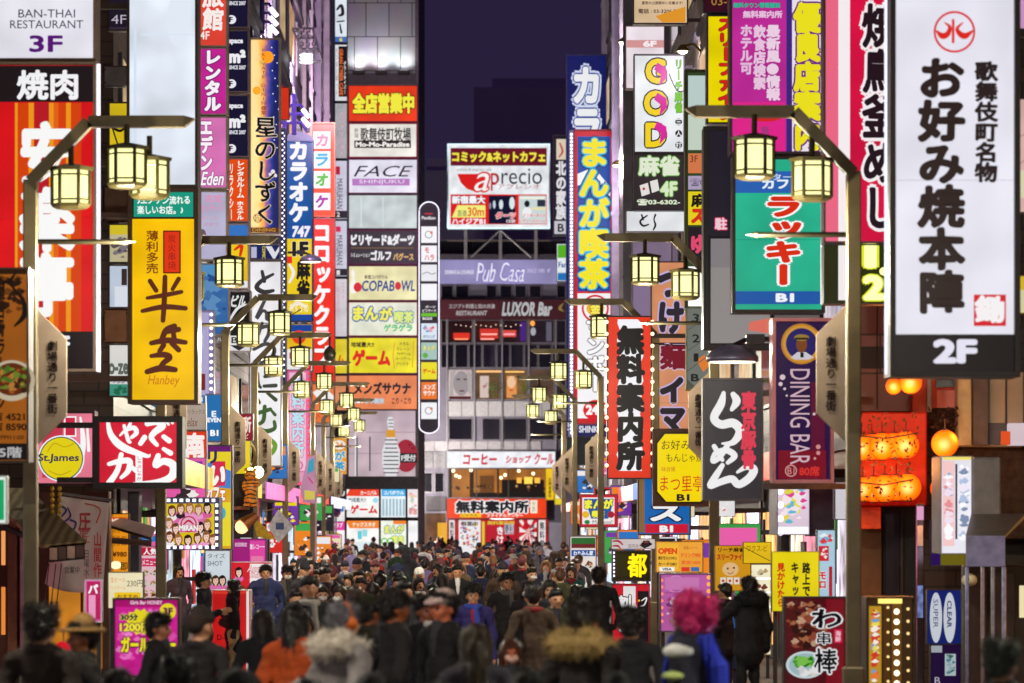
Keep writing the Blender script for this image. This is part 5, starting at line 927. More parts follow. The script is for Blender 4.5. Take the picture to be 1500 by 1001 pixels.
S('paddle_sign', 'golden mahjong parlour placard with a row of tiles on a pink pole', 'placard', (1046, 799, 1100, 866), 56, [T('リーチ麻雀', '3a2008', 1052, 802, 1090, 809, off=.04), T('スリーファイブ', 'c0281c', 1050, 811, 1094, 821, off=.07), C('f4c890', 1070, 834, 12, 10), C('5a3010', 1066, 833, 1.6), C('5a3010', 1075, 832, 1.6), L('7a3818', [[(1066, 839, 1), (1070, 841, 1), (1074, 838, 1)]])] + [R('f4ece0', 1055+i*10, 846, 1063+i*10, 856) for i in range(4)] + [C('c03020', 1059+i*10, 851, 2) for i in range(4)], 'e8a41c', '8a6420', 1, .05, .78)
mb = MB(); mb.tube([(0, 0, 0), (0, 0, Z(866, 56))], .03, 8)
o = mb.out('placard_pole', df('d080b8', .4), None, (X(1074, 56), 56.02, 0)); tag(o, 'pink pole under the golden mahjong placard', 'pole')
S('notice_sign', 'yellow warning board with black and red vertical writing', 'sign', (1130, 808, 1200, 896), 47, [T('見かけたら', 'd02010', 1138, 825, 1150, 889, v=1, off=.05), T('キャッチ', '241c10', 1159, 824, 1170, 890, v=1, off=.05), T('路上での', '241c10', 1175, 824, 1187, 890, v=1, off=.05)], 'f2dc10', 'a89018', 1, .06, .9)
S('skewer_board', 'standing poster of grilled skewers with black brush writing edged in white', 'sign', (1147, 874, 1241, 1010), 43, [
    R('8a1424', 1210, 878, 1236, 1004, e=.7), B(['7a3020', 'a85038', '5a1c14', 'c07850', 'e0b090', '3a1410'], 1150, 880, 1215, 955, 90, 7, 11, .6), B(['c8a888', 'a87860'], 1160, 884, 1205, 950, 14, 3, 4, .7), C('d8e8ec', 1180, 974, 29, 20, e=.75), C('a8c8d0', 1180, 974, 25, 17, e=.75), B(['48a030', '2a7020', '80c850'], 1158, 960, 1195, 980, 24, 7, 5, .8), B(['f0f0f0', 'd8d8e0', 'e8e0d0'], 1158, 975, 1205, 992, 16, 5, 6, .8), R('d02050', 1221, 922, 1233, 942, e=.9), T('海鮮', 'fbe8f0', 1223, 924, 1231, 940, v=1, off=.02),
    T('わ', '100c10', 1188, 892, 1232, 920, off=.03, o='fbfbff', oo=.09, wob=.03), T('串', '100c10', 1196, 926, 1216, 944, off=.02, o='fbfbff', oo=.1, wob=.02), T('棒', '100c10', 1192, 950, 1226, 986, off=.02, o='fbfbff', oo=.09, wob=.02)], '5a141c', '2a2022', 2.5, .2, .75)
S('yellow_strip_sign', 'yellow paper sign hanging over the bright shop shelf', 'sign', (1088, 794, 1130, 826), 55, [T('ワクス-ビ', '4a3410', 1094, 799, 1124, 808, off=.0), L('2a2010', [[(1090, 802, 1), (1128, 822, 1)]])], 'f4c81c', '8a6a20', 1, .08, .9)
sh = S('goods_shelf', 'bright shop shelf with small goods on four lit boards', 'shelf', (1086, 826, 1130, 960), 57, [B(['c8a870', '6a5038', '8a8a60', 'd8c8a0', 'a04830'], 1088, 832, 1128, 846, 9, 5, 1, .8), B(['d09858', '48483c', 'a8a890', '7a3828'], 1088, 853, 1128, 866, 9, 5, 2, .8), B(['9a7a50', 'c8b890', '50604a'], 1088, 874, 1128, 886, 9, 5, 3, .8), R('ffffff', 1087, 846.5, 1129, 849, e=1.6), R('ffffff', 1087, 867, 1129, 869.5, e=1.6), R('ffffff', 1087, 888, 1129, 890.5, e=1.6), R('f0c030', 1100, 900, 1124, 950)], 'fbf2d0', '8a7a60', 1.5, .4, 1.05)
S('projecting_box_sign', 'lit box sign with pink and yellow graphics and a mauve side wall', 'sign', (1138, 706, 1186, 784), 52.5, [R('f0e840', 1158, 708, 1172, 752), B(['e84898', 'f8c8e8', '68c0e0', 'fff0f8', 'e8e040'], 1140, 708, 1184, 770, 40, 7, 9), R('e8f4ff', 1140, 772, 1184, 782, e=1.3)] + [C('fdf4ff', 1143, 720+i*20, 5, e=1.6) for i in range(4)], 'f0d8ec', '56506a', 1, 1.6, .9)
o = thing('box_side_panel', 'blank mauve panel next to the lit pink and yellow box sign', 'panel', (X(1204, 52.6), 52.6, Z(786, 52.6)))
mb = MB(); mb.box((-.18, 0, 0), (.17, .9, .74), .02); mb.out('panel', df('8a80a0', .5, .1), o)
S('blue_poster_tower', 'pale blue and red poster tower beside the yellow warning board', 'sign', (1196, 776, 1224, 878), 48.5, [B(['f8f8ff', '70b8e0', 'e84040'], 1198, 778, 1222, 800, 12, 6, 3), R('d82838', 1199, 800, 1214, 822), B(['fdf0f0'], 1200, 802, 1213, 820, 9, 2.5, 4), T('モロ', 'd83040', 1200, 838, 1210, 862, v=1, off=.06, o='ffffff', oo=.12), R('c02030', 1214, 830, 1219, 876)], 'b8dcf0', '5a5a68', 1.2, .2, .85)
S('side_strip_sign', 'slim pale vertical lightbox beside the post behind the purple sign', 'sign', (1222, 706, 1243, 762), 51, [], 'e8e4ec', '4a444c', 1.5, .25, .8)
S('warm_bulb_box', 'wooden light box with yellow posters and warm bulbs in a row', 'sign', (1266, 874, 1338, 1010), 41, [R('e8b030', 1273, 888, 1291, 1008), B(['f0d850', 'e87838', 'f8f0e0', 'd03828', '78a0c0'], 1274, 890, 1290, 1004, 50, 6, 9, .95), R('6a4418', 1294, 880, 1304, 1008, e=.5), R('8a5c20', 1306, 880, 1320, 1008, e=.55)] + [C('fff0c8', 1313, 896+i*15, 4.2, e=2.4) for i in range(8)] + [C('ffd890', 1300, 890+i*18, 2, e=1.4) for i in range(7)] + [C('ffd890', 1329, 892+i*18, 2.2, e=1.4) for i in range(7)] + [R('ffd870', 1285, 877, 1320, 884, e=1.6)], '4a3018', '3a2818', 2, .4, .6)
S('surfboard_poster', 'dark blue poster of two white surfboards', 'sign', (1357, 864, 1408, 944), 48, [C('eef4ff', 1371, 905, 9, 37), C('eef4ff', 1391, 905, 9, 37), T('SUPER', '2a3a80', 1367, 878, 1374, 920, rot=90, off=.0), T('CLEAR', '2a3a80', 1387, 880, 1394, 920, rot=90, off=.03)], '1c2c80', '3a3440', 1, .1, .62)
S('floor_strip_sign', 'purple and olive floor strip sign beside the mirrored post', 'sign', (1362, 762, 1415, 830), 50.5, [R('3a1878', 1364, 764, 1377, 828), T('5F', 'e8e0f4', 1368, 784, 1374, 806, v=1, off=.0), R('8a8020', 1378, 796, 1413, 828)], '5a4c48', '3a3038', 1, .12, .5)
S('basement_strip_sign', 'purple strip sign with a single pale letter at the foot of the east wall', 'sign', (1362, 944, 1408, 1010), 48, [R('c8d0d8', 1364, 946, 1380, 956), R('d8e8ec', 1384, 958, 1400, 990), B(['60a0b0', 'b0d0d8', '408070'], 1384, 958, 1400, 990, 12, 4, 5), T('B', 'e0d8f0', 1369, 992, 1377, 1002, off=.0)], '2c1448', '3a3038', 1, .12, .55)
S('lit_showcase', 'tilted white display lightbox with a plain grey side', 'sign', (1377, 668, 1424, 812), 45, [R('f4c8c8', 1381, 676, 1398, 800), B(['e89098', 'f0e0f0', '90b0d0', 'fbfbff'], 1381, 690, 1398, 800, 20, 7, 3), B(['fbfbff', 'b0c0e0', '8090b0', 'f0e8f8'], 1403, 680, 1421, 795, 24, 7, 5), R('40384a', 1399, 680, 1402, 790), R('f4e070', 1381, 668, 1422, 674)], 'f2f0fa', '7a7478', 1.5, .9, 1.0)
o = thing('showcase_side', 'grey metal housing beside the white display lightbox', 'housing', (X(1446, 44.9), 44.9, Z(806, 44.9)))
mb = MB(); mb.box((-.165, 0, 0), (.165, .9, Z(670, 44.9)-Z(806, 44.9)), .02); mb.out('panel', df('7a7272', .5, .2), o)
for lb, bx, fc_, els in (('pale pink poster edge with dark lines beyond the giant white sign', (1491, 145, 1520, 312), 'f4c8c0', [L('8a6a70', [[(1494, 200, 1), (1515, 190, 1)], [(1494, 240, 1), (1515, 225, 1)]]), R('f0e8c0', 1494, 250, 1518, 290)]), ('lilac sign edge at the top corner beyond the giant white sign', (1491, -20, 1520, 50), 'e0a8d8', []), ('yellow sign edge beside the foot of the giant white sign', (1491, 404, 1520, 460), 'f0c830', [R('e8e0b0', 1494, 425, 1518, 458)])):
    S('edge_poster', lb, 'sign', bx, 39, els, fc_, '3a2c34', 1, .2, .8)

# ---- small lit boards crowding the shop fronts
rr = random.Random(77)
NM = {'yellow': 'f4d81c', 'red': 'e02c24', 'white': 'f4f2f4', 'blue': '2c78c8', 'pink': 'ee62ae', 'orange': 'f48a24', 'green': '44a850', 'cream': 'f6e6bc', 'purple': '7a3aa8', 'black': '201c28'}
combos = [(a, b) for a in NM for b in NM if a != b]; rr.shuffle(combos)
k = 0
for sd in (-1, 1):
    for i in range(21):
        dd = 62+i*4.6+rr.uniform(-1, 1); a, b = combos[k]; k += 1
        lvl = i % 3
        zt = (2.2, 3.3, 4.6)[lvl]+rr.uniform(-.2, .3); w = rr.uniform(.4, .8); h = rr.uniform(.5, 1.25)
        xw = xfac(sd, dd)-sd*(.25+w/2+rr.uniform(0, .35))
        px = 750+xw/dd*F; hw = w/2/dd*F; y0 = HY-(zt-CH)/dd*F; y1 = y0+h/dd*F
        hh = y1-y0; ww = 2*hw
        els = [R(NM[b], px-hw+ww*.08, y0+hh*.06, px+hw-ww*.08, y0+hh*rr.uniform(.2, .35)), B([NM[b], NM[a], 'f8f4f0', '3a2c30'], px-hw+ww*.1, y0+hh*.4, px+hw-ww*.1, y1-hh*.08, 12, ww*.14, k)]
        S('shop_board', '%s shop board with %s band and mottled picture %s on the %s facades' % (a, b, ('low', 'halfway', 'high')[lvl], 'west' if sd < 0 else 'east'), 'sign', (px-hw, y0, px+hw, y1), dd, els, NM[a], '3a3038', .8, .18, .9, 'small boards on the shop fronts', sd)

def stand_legs(o):
    gz = .1 if (o.location.x < xfac(-1, o.location.y)+1.45 or o.location.x > xfac(1, o.location.y)-1.45) else 0.
    if o.location.z < gz+.02: return
    w = [c for c in o.children if c.name.startswith('cabinet')][0].dimensions.x
    w = max(v.co.x for c in o.children if c.name.startswith('cabinet') for v in c.data.vertices)
    for sx in (-1, 1):
        m = MB(); m.box((sx*(w-.05)-.025, .05, gz-o.location.z), (sx*(w-.05)+.025, .1, -.001)); m.out('leg', df('3a3436', .5, .4), o)
for ob in list(COL.objects):
    if ob.name.split('.')[0] in ('salon_board', 'pink_screen', 'blue_counter', 'menu_tower', 'girls_bar_sign', 'skewer_board', 'goods_shelf', 'price_board', 'warm_bulb_box', 'red_board', 'notice_sign', 'open_board', 'led_sign', 'food_poster', 'pink_poster', 'portrait_board', 'shop_poster', 'basement_strip_sign'): stand_legs(ob)
# ================================================================ STREET LAMPS
LFRAME = df('40381a', .4, .4, .25, 4)
OLIVE = df('6e6044', .42, .35, .25, 4)
GLASS = em('f8f2a4', 1.6, True)
FILL_BULB = bpy.data.lights.new('bulb', 'POINT'); FILL_BULB.energy = 4600; FILL_BULB.color = (1, .95, .88); FILL_BULB.shadow_soft_size = .07  # strong light for the hidden posts added at the cross street
BULB = bpy.data.lights.new('bulb', 'POINT'); BULB.energy = 470; BULB.color = (1, .94, .74); BULB.shadow_soft_size = .07
BANNER = df('94806c', .6, .1, .2, 3)
INK = df('3a241c', .7, 0, .1)
def lamp_post(label, xp, d, sd, three=False, bulb=None):
    """sd = +1: arm reaches to +x (west posts), -1: arm reaches to -x"""
    H = 4.31 + CH
    root = thing('street_lamp', label, 'street lamp', (xp, d, .1 if abs(xp) > 4 else 0), 'lantern street lamps along the street')
    z0 = root.location.z; h = H - z0
    mb = MB(); mb.box((-.075, -.075, 0), (.075, .075, h-.62), .012); mb.box((-.11, -.11, 0), (.11, .11, .9), .02); mb.box((-.17, -.17, 0), (.17, .17, .06), .02)
    mb.out('pole', OLIVE, root)
    mb = MB()
    a = .62*sd
    # diagonal and level arm as one folded channel
    pr = [(0, h-.64), (a, h), (a+1.02*sd, h)]
    for (x0, z0_), (x1, z1_) in zip(pr[:-1], pr[1:]):
        v = Vector((x1-x0, 0, z1_-z0_)); n = Vector((-v.z, 0, v.x)).normalized()*.06
        vs = []
        for x, z in ((x0, z0_), (x1, z1_)):
            for s in (1, -1):
                for y in (-.085, .085): vs.append((x+n.x*s, y, z+n.z*s))
        mb.add(vs, [(0, 1, 3, 2), (4, 6, 7, 5), (0, 4, 5, 1), (2, 3, 7, 6), (0, 2, 6, 4), (1, 5, 7, 3)])
    e = a+1.02*sd
    mb.add([(e, -.085, h+.06), (e, .085, h+.06), (e, .085, h-.06), (e, -.085, h-.06), (e+.12*sd, -.05, h+.03), (e+.12*sd, .05, h+.03)], [(0, 1, 5, 4), (3, 4, 5, 2), (0, 4, 3), (1, 2, 5)])
    mb.out('arm', OLIVE, root)
    mb = MB(); zc = h-1.28; mb.tube([(.04*sd, 0, zc), (1.0*sd, 0, zc)], .028, 8); mb.tube([(1.0*sd, 0, zc), (1.04*sd, 0, zc), (1.12*sd, 0, zc)], .04, 8, .004)
    mb.out('crossbar', df('241e0c', .45, .3), root)
    for lx, ly, zt in ((.43*sd, 0, h-.25), (a+.42*sd, -.14, h-.04), (a+.62*sd, .3, h-.12))[:3 if three else 2]:
        m1 = MB(); m1.cur = 0
        m1.tube([(0, 0, 0), (0, 0, -.25)], .03, 8)
        n = 6; rot = math.pi/6*0
        def hexa(r, z): return [(r*math.cos(k*math.pi/3), r*math.sin(k*math.pi/3), z) for k in range(6)]
        def ring(ra, rb, za, zb_):
            o_ = hexa(ra, za)+hexa(rb, zb_); m1.add(o_, [(k, (k+1) % 6, (k+1) % 6+6, k+6) for k in range(6)]+[tuple(range(5, -1, -1)), tuple(range(6, 12))])
        ring(.235, .245, -.27, -.235); ring(.245, .06, -.235, -.2)      # roof
        ring(.2, .215, -.66, -.625); ring(.15, .2, -.685, -.66)        # base
        for k in range(6):
            c, s = math.cos(k*math.pi/3)*.2, math.sin(k*math.pi/3)*.2
            m1.tube([(c, s, -.64), (c, s, -.26)], .021, 6)
        for zz in (-.32, -.585):
            for k in range(6):
                p, q = (math.cos(k*math.pi/3)*.198, math.sin(k*math.pi/3)*.198, zz), (math.cos((k+1)*math.pi/3)*.198, math.sin((k+1)*math.pi/3)*.198, zz)
                m1.tube([p, q], .009, 4)
        lt = m1.out('lantern', LFRAME, root, (lx, ly, zt))
        m2 = MB(); o_ = hexa(.186, -.62)+hexa(.186, -.275); m2.add(o_, [(k, (k+1) % 6, (k+1) % 6+6, k+6) for k in range(6)]+[tuple(range(5, -1, -1)), tuple(range(6, 12))])
        m2.out('glass', GLASS, lt)
        if ly == -.14: bl = bpy.data.objects.new('bulb', bulb or BULB); COL.objects.link(bl); bl.parent = lt; bl.location = (.1*sd, -.05, -1.5)
    # street name plate
    zt = h-2.02; w = .3*sd
    mb = MB(); mb.prism([(.085*sd, zt), (.085*sd+w, zt-.3), (.085*sd+w, zt-1.12), (.085*sd, zt-1.42)], -.03, .03)
    bn = mb.out('street_plate', BANNER, root)
    v, f = layout('劇場通り一番街', .03, 1, 2)
    mn = v.min(0); sz = v.max(0)-mn; v = (v-mn)/sz
    t = MB(); t.add([(.085*sd+w*.5+(a_-.5)*.115, -.034, zt-1.10+b_*.78) for a_, b_ in v[:, :2]], f); t.out('lettering', INK, bn)
    return root
ORD = ['first', 'second', 'third', 'fourth', 'fifth', 'sixth', 'seventh', 'eighth']
WL = [(45, 41, 'by the red grill sign'), (236, 58, 'under the square red sign with swooping characters'), (330, 72.6, 'beside the film strip poster'), (373, 87, 'in front of the long white hiragana sign'), (418, 102, 'by the pink neon sign'), (458, 117, 'under the croquette sign'), (474, 132, 'before the tower of signs'), (487, 147, 'at the tower foot')]
for i, (px, d, w) in enumerate(WL):
    lamp_post('lantern street lamp %s, %s on the west kerb' % (w, ORD[i]), X(px, d), d, 1, i == 0)
EL = [(1250, 40, 'between purple bar sign and giant white sign'), (1046, 57.5, 'behind the charcoal noodle sign'), (960, 74, 'behind the peach noodle sign'), (880, 95, 'beside the red guide sign with bulbs'), (842, 112, 'under the comic cafe sign'), (826, 128, 'before the coffee shop')]
for i, (px, d, w) in enumerate(EL):
    lamp_post('lantern street lamp %s, %s on the east kerb' % (w, ORD[i]), X(px, d), d, -1)

for xx, dd, sd, lb in ((-4.9, 25, 1, 'unseen olive lantern street lamp nearer than the red grill sign on the west kerb'), (5.2, 23, -1, 'unseen olive lantern street lamp nearer than the giant white sign on the east kerb'), (-4.7, 9, 1, 'unseen lantern street lamp at the near end of the west kerb'), (5.2, 7, -1, 'unseen lantern street lamp at the near end of the east kerb')):
    lamp_post(lb, xx, dd, sd)  # unseen posts continuing the row, added to light the close figures
for px, dd, lb in ((572, 221, 'added unseen lantern lamp at the cross street behind the tower, nearer to the tower'), (598, 231, 'added unseen lantern lamp at the cross street by the dark cafe building')):
    lamp_post(lb, X(px, dd), dd, -1, False, FILL_BULB)  # hidden posts added to brighten the front of the cafe building

# ================================================================ LANTERNS AND EAST WALL
d = 50.6
o = thing('lantern_panel', 'bright red panel behind rows of orange paper lanterns', 'panel', (X(1300, d), d, Z(742, d)))
mb = MB(); mb.box((X(1246, d)-o.location.x, 0, 0), (X(1358, d)-o.location.x, .35, Z(604, d)-Z(742, d)), .02); mb.out('panel', df('d82a08', .5, 0, .2), o)
mb = MB(); mb.box((X(1255, d)-o.location.x, -.05, -.3), (X(1290, d)-o.location.x, .2, -.01), .01); mb.out('foot_panel', df('e04a10', .5), o)
bk = df('1a0c08', .6)
def blossom(nm, lb, x0, x1, y0, y1, dd, n, seed):
    rr = random.Random(seed); root = thing(nm, lb, 'garland', (X((x0+x1)/2, dd), dd, Z((y0+y1)/2, dd)))
    m = MB(); m.tube([(X(x0, dd)-root.location.x, 0, 0), (0, 0, -.04), (X(x1, dd)-root.location.x, 0, .03)], .012, 6); m.out('branch', bk, root)
    m = MB()
    for i in range(n):
        c = Vector((rr.uniform(X(x0, dd), X(x1, dd))-root.location.x, rr.gauss(0, .06), (rr.random()-.5)*(Z(y0, dd)-Z(y1, dd)))); a = rr.uniform(0, 6.28); s = rr.uniform(.012, .035)
        u = Vector((math.cos(a), rr.uniform(-.5, .5), math.sin(a)))*s; w = Vector((-math.sin(a), rr.uniform(-.5, .5), math.cos(a)))*s*.6
        m.add([c-u, c+w, c+u*1.2, c-w], [(0, 1, 2, 3)])
    f_ = m.out('leaves', df('3a1808', .7), root)
blossom('leaf_garland', 'dark leafy garland draped over the upper row of orange lanterns', 1250, 1345, 604, 672, 49.5, 90, 1)
blossom('leaf_garland', 'dark leafy garland draped over the lower row of orange lanterns', 1250, 1338, 676, 736, 49.5, 70, 2)
blossom('leaf_garland', 'thin dark garland above the single lantern beside the red panel', 1360, 1405, 596, 628, 50.6, 50, 3)
def paper_lantern(lb, px, py, rpx, dd, e=1.0, sq=1.0, grp='orange paper lanterns'):
    r = rpx/F*dd
    root = thing('paper_lantern', lb, 'lantern', (X(px, dd), dd, Z(py, dd)-r*sq), grp)
    m, t, b = newmat('lantern_paper')
    c = lin('ff7a10'); b.inputs['Base Color'].default_value = c; b.inputs['Roughness'].default_value = .7
    lw = t.nodes.new('ShaderNodeTexCoord'); vm = t.nodes.new('ShaderNodeVectorMath'); vm.operation = 'DISTANCE'; vm.inputs[1].default_value = (-r*.15, -r*.95, -r*.1+r*sq)  # bulb hot spot painted into the emission, fixed on the camera side
    mr = t.nodes.new('ShaderNodeMapRange'); mr.inputs[1].default_value = 0; mr.inputs[2].default_value = r*1.5; mr.inputs[3].default_value = 1; mr.inputs[4].default_value = 0
    cr = t.nodes.new('ShaderNodeValToRGB'); cr.color_ramp.elements[0].color = lin('e03400'); cr.color_ramp.elements[0].position = .05; cr.color_ramp.elements[1].color = lin('fff090'); cr.color_ramp.elements[1].position = 1.
    q = cr.color_ramp.elements.new(.62); q.color = lin('f88008')
    t.links.new(lw.outputs['Object'], vm.inputs[0]); t.links.new(vm.outputs['Value'], mr.inputs[0]); t.links.new(mr.outputs[0], cr.inputs[0]); t.links.new(cr.outputs[0], b.inputs['Emission Color'])
    b.inputs['Emission Strength'].default_value = e*.78
    m.cycles.emission_sampling = 'FRONT'
    mb = MB(); n = 13
    prof = []
    for i in range(n*2+1):
        a = math.pi*(.06+.88*i/(n*2)); prof.append((r*math.sin(a)*(1-.035*(i % 2)), -r*sq*math.cos(a)+r*sq))
    mb.lathe(prof, (0, 0, 0), 24); mb.out('shade', m, root, smooth=True)
    mb = MB(); mb.lathe([(r*.26, 0), (r*.26, .03)], (0, 0, -.01), 16); mb.lathe([(r*.26, 0), (r*.26, .03)], (0, 0, 2*r*sq-.02), 16); mb.tube([(0, 0, 2*r*sq), (0, 0, 2*r*sq+.14)], .008, 6); mb.out('rim', df('3a1408', .6), root)
rr = random.Random(5)
for lb, px, py, r, dd in (('glowing orange paper lantern at the end of the upper row against the red panel', 1327, 652, 20, 49.9), ('orange paper lantern in the upper row half wrapped by leaves', 1292, 654, 20, 50.0), ('orange paper lantern at the pole end of the upper row', 1262, 656, 19, 50.1),
    ('glowing orange paper lantern at the end of the lower row against the red panel', 1330, 714, 20, 49.9), ('orange paper lantern in the lower row half wrapped by leaves', 1296, 716, 20, 50.0), ('orange paper lantern at the pole end of the lower row', 1264, 717, 18, 50.1),
    ('orange paper lantern between the end one and the wrapped one, upper row', 1310, 653, 19, 50.05), ('orange paper lantern between the end one and the wrapped one, lower row', 1313, 715, 19, 50.05), ('orange paper lantern behind leaves close to the pole, upper row', 1277, 655, 19, 50.15), ('orange paper lantern behind leaves close to the pole, lower row', 1280, 717, 19, 50.15), ('single round orange lantern hanging clear of the red panel', 1384, 650, 20, 49.5), ('darker orange lantern below the single round one', 1378, 716, 16, 50.4), ('bright orange lantern under the corner of the giant white sign', 1334, 560, 17, 49.5), ('small orange lantern next to the bright one under the giant white sign', 1309, 566, 12, 49.6)):
    paper_lantern(lb, px, py, r, dd, 1.0 if 'darker' not in lb else .45)
for px, py, dd in ((1300, 676, 49.2), (1270, 690, 49.2), (1345, 684, 49.0), (1400, 640, 49.4), (1322, 590, 49.2)):
    l = bpy.data.lights.new('lantern_glow', 'POINT'); l.energy = 16; l.color = (1, .36, .08); l.shadow_soft_size = .15
    lo = bpy.data.objects.new('lantern_glow', l); COL.objects.link(lo); lo.location = (X(px, dd), dd, Z(py, dd))
# pieces of the east wall
def slabthing(nm, lb, cat, box, d, mat, th=.4, extra=(), c=.015):
    x0, y0, x1, y1 = box
    o = thing(nm, lb, cat, (X((x0+x1)/2, d), d, Z(y1, d)))
    o['kind'] = 'thing'
    m = MB(); w = X(x1, d)-X(x0, d); m.box((-w/2, 0, 0), (w/2, th, Z(y0, d)-Z(y1, d)), c); m.out('panel', mat, o)
    for nm2, b2, mt, pr in extra:
        m = MB(); m.box((X(b2[0], d)-o.location.x, -pr, Z(b2[3], d)-o.location.z), (X(b2[2], d)-o.location.x, -.002, Z(b2[1], d)-o.location.z), .006); m.out(nm2, mt, o)
    return o
slabthing('wall_pillar', 'tan rendered pillar below the red lantern panel', 'pillar', (1258, 744, 1292, 1040), 51.6, df('8a6040', .8, 0, .3, 3), .5)
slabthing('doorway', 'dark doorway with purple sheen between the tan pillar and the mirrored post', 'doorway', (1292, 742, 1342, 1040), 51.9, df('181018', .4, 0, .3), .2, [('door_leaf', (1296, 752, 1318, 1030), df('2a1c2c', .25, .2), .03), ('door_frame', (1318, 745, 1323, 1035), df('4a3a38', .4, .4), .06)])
slabthing('mirrored_post', 'slim mirrored post with bright reflections and stickers', 'post', (1342, 738, 1354, 1030), 49.6, df('c8c0d0', .12, .95, .3, 30), .16, [('sticker', (1343, 742, 1353, 762), em('e8a8d8', .8), .004), ('sticker', (1344, 770, 1352, 800), df('e8d8e0', .5), .004), ('sticker', (1344, 858, 1352, 905), emf('8aa0e8', .6, .8, 9.), .004)])
slabthing('facade_panels', 'cream metal wall panels beside the lanterns with a grey upright', 'wall panel', (1402, 545, 1500, 655), 50.9, df('b8a890', .5, .1, .15, 2), .3, [('upright', (1424, 545, 1446, 653), df('6a5c58', .5, .3), .12), ('upright', (1403, 545, 1422, 653), df('cabb90', .5, .1), .06), ('grey_panel', (1446, 620, 1474, 652), df('5a5660', .5), .03), ('joint', (1472, 545, 1475, 625), df('4a4648', .5), .02)])
slabthing('lit_corner_panel', 'white lit panel with an orange blot low on the cream wall', 'panel', (1476, 620, 1506, 653), 50.5, emf('f0dce4', .8, .3), .08, [('orange_blot', (1466, 632, 1480, 652), em('f05a28', .8), .01)])
slabthing('stone_wall', 'rough brown stone wall under the cream panels', 'wall', (1408, 655, 1510, 790), 51.2, df('4a3a30', .95, 0, .5, 9, .8), .4)
slabthing('upper_wall', 'maroon tiled wall with a cable above the lantern panel', 'wall', (1244, 446, 1335, 604), 51.4, tiles('8a5558', '3a2428', 1.1, .52, .015, .5), .5, [('cable', (1284, 446, 1286, 600), df('2a1c20', .6), .02), ('black_recess', (1244, 508, 1335, 540), df('180c10', .6), .01)])
slabthing('red_shutter', 'red orange shutter with a dark window beside the lanterns', 'shutter', (1336, 552, 1402, 640), 51.2, df('c03414', .5, 0, .3, 3), .3, [('dark_window', (1370, 556, 1401, 568), glass_dark(), .02), ('upright', (1357, 554, 1364, 604), df('8a8488', .4, .5), .06), ('pink_ledge', (1372, 572, 1401, 598), df('d88888', .6), .03), ('dark_ledge', (1358, 598, 1402, 640), df('2a1c14', .9, 0, .4, 12, .8), .05)])
# porch canopy on the far east edge
o = thing('porch_canopy', 'shiny metal porch canopy with mirrored legs at the east wall', 'canopy', (X(1458, 43), 43, .1))
zc = Z(830, 43)-.1; zt = Z(785, 43)-.1; xl = X(1415, 43)-o.location.x; xr = X(1530, 43)-o.location.x
m = MB(); m.prism([(xl, zc), (X(1472, 43)-o.location.x, zc), (X(1472, 43)-o.location.x, zt), (xl, zt)], -.02, .03); m.out('fascia', df('a8a0b8', .18, .9, .3, 6), o)
m = MB(); m.add([(xl, .03, zt), (X(1472, 43)-o.location.x, .03, zt), (xr, 1.6, zt+.25), (xl+.25, 1.6, zt+.25), (xl, .03, zt-.03), (X(1472, 43)-o.location.x, .03, zt-.03), (xr, 1.6, zt+.2), (xl+.25, 1.6, zt+.2)], [(0, 1, 2, 3), (7, 6, 5, 4), (0, 4, 5, 1), (1, 5, 6, 2), (2, 6, 7, 3), (3, 7, 4, 0)]); m.out('roof', df('6a5a50', .4, .5), o)
for px, hx in ((1417, 'b8b0c0'), (1440, 'c8a8a0'), (1455, 'b8a8a0'), (1471, 'b8b0c0')):
    m = MB(); p_ = X(px, 43)-o.location.x; m.box((p_-.022, .0, 0), (p_+.022, .05, zc), .008); m.out('leg', df(hx, .15, .9, .4, 14), o)
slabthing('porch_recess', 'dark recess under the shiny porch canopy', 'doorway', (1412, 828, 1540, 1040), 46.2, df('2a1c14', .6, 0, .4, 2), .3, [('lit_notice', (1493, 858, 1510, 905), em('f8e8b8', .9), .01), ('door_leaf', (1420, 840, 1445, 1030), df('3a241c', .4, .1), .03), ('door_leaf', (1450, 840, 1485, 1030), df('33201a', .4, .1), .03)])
m = MB(); m.sphere((0, 0, 0), .09, 14, (1, 1, .8)); m.tube([(0, .02, 0), (.06, .3, .04)], .012, 6)
o = m.out('globe_lamp', df('e8d8b0', .3), None, (X(1420, 43.4), 43.4, Z(850, 43.4)), True); tag(o, 'cream globe lamp by the mirrored canopy leg', 'lamp')
# ================================================================ WEST SHOP FRONT
d = 52
o = thing('shop_awning', 'striped olive awning with black valance over the curtain shop', 'awning', (X(60, d), d, 2.0))
def w3(px, py, dd): return Vector((X(px, dd), dd, Z(py, dd))) - o.location
p = [w3(-30, 715, 55), w3(40, 715, 55), w3(126, 792, 51), w3(60, 798, 51)]
m = MB(); up = Vector((0, 0, .05)); m.add(p+[q-up for q in p], [(3, 2, 1, 0), (4, 5, 6, 7)]+[(i, (i+1) % 4, (i+1) % 4+4, i+4) for i in range(4)])
mt, t, b = newmat('awning_cloth'); tc = t.nodes.new('ShaderNodeTexCoord'); wv = t.nodes.new('ShaderNodeTexWave'); wv.inputs['Scale'].default_value = 2.2; wv.inputs['Distortion'].default_value = 2; cr = t.nodes.new('ShaderNodeValToRGB'); cr.color_ramp.elements[0].color = lin('5a4a2c'); cr.color_ramp.elements[1].color = lin('8a7850'); t.links.new(tc.outputs['Object'], wv.inputs['Vector']); t.links.new(wv.outputs[0], cr.inputs[0]); t.links.new(cr.outputs[0], b.inputs['Base Color']); b.inputs['Roughness'].default_value = .8
m.out('cloth', mt, o)
a, bq = w3(72, 800, 51), w3(124, 795, 51)
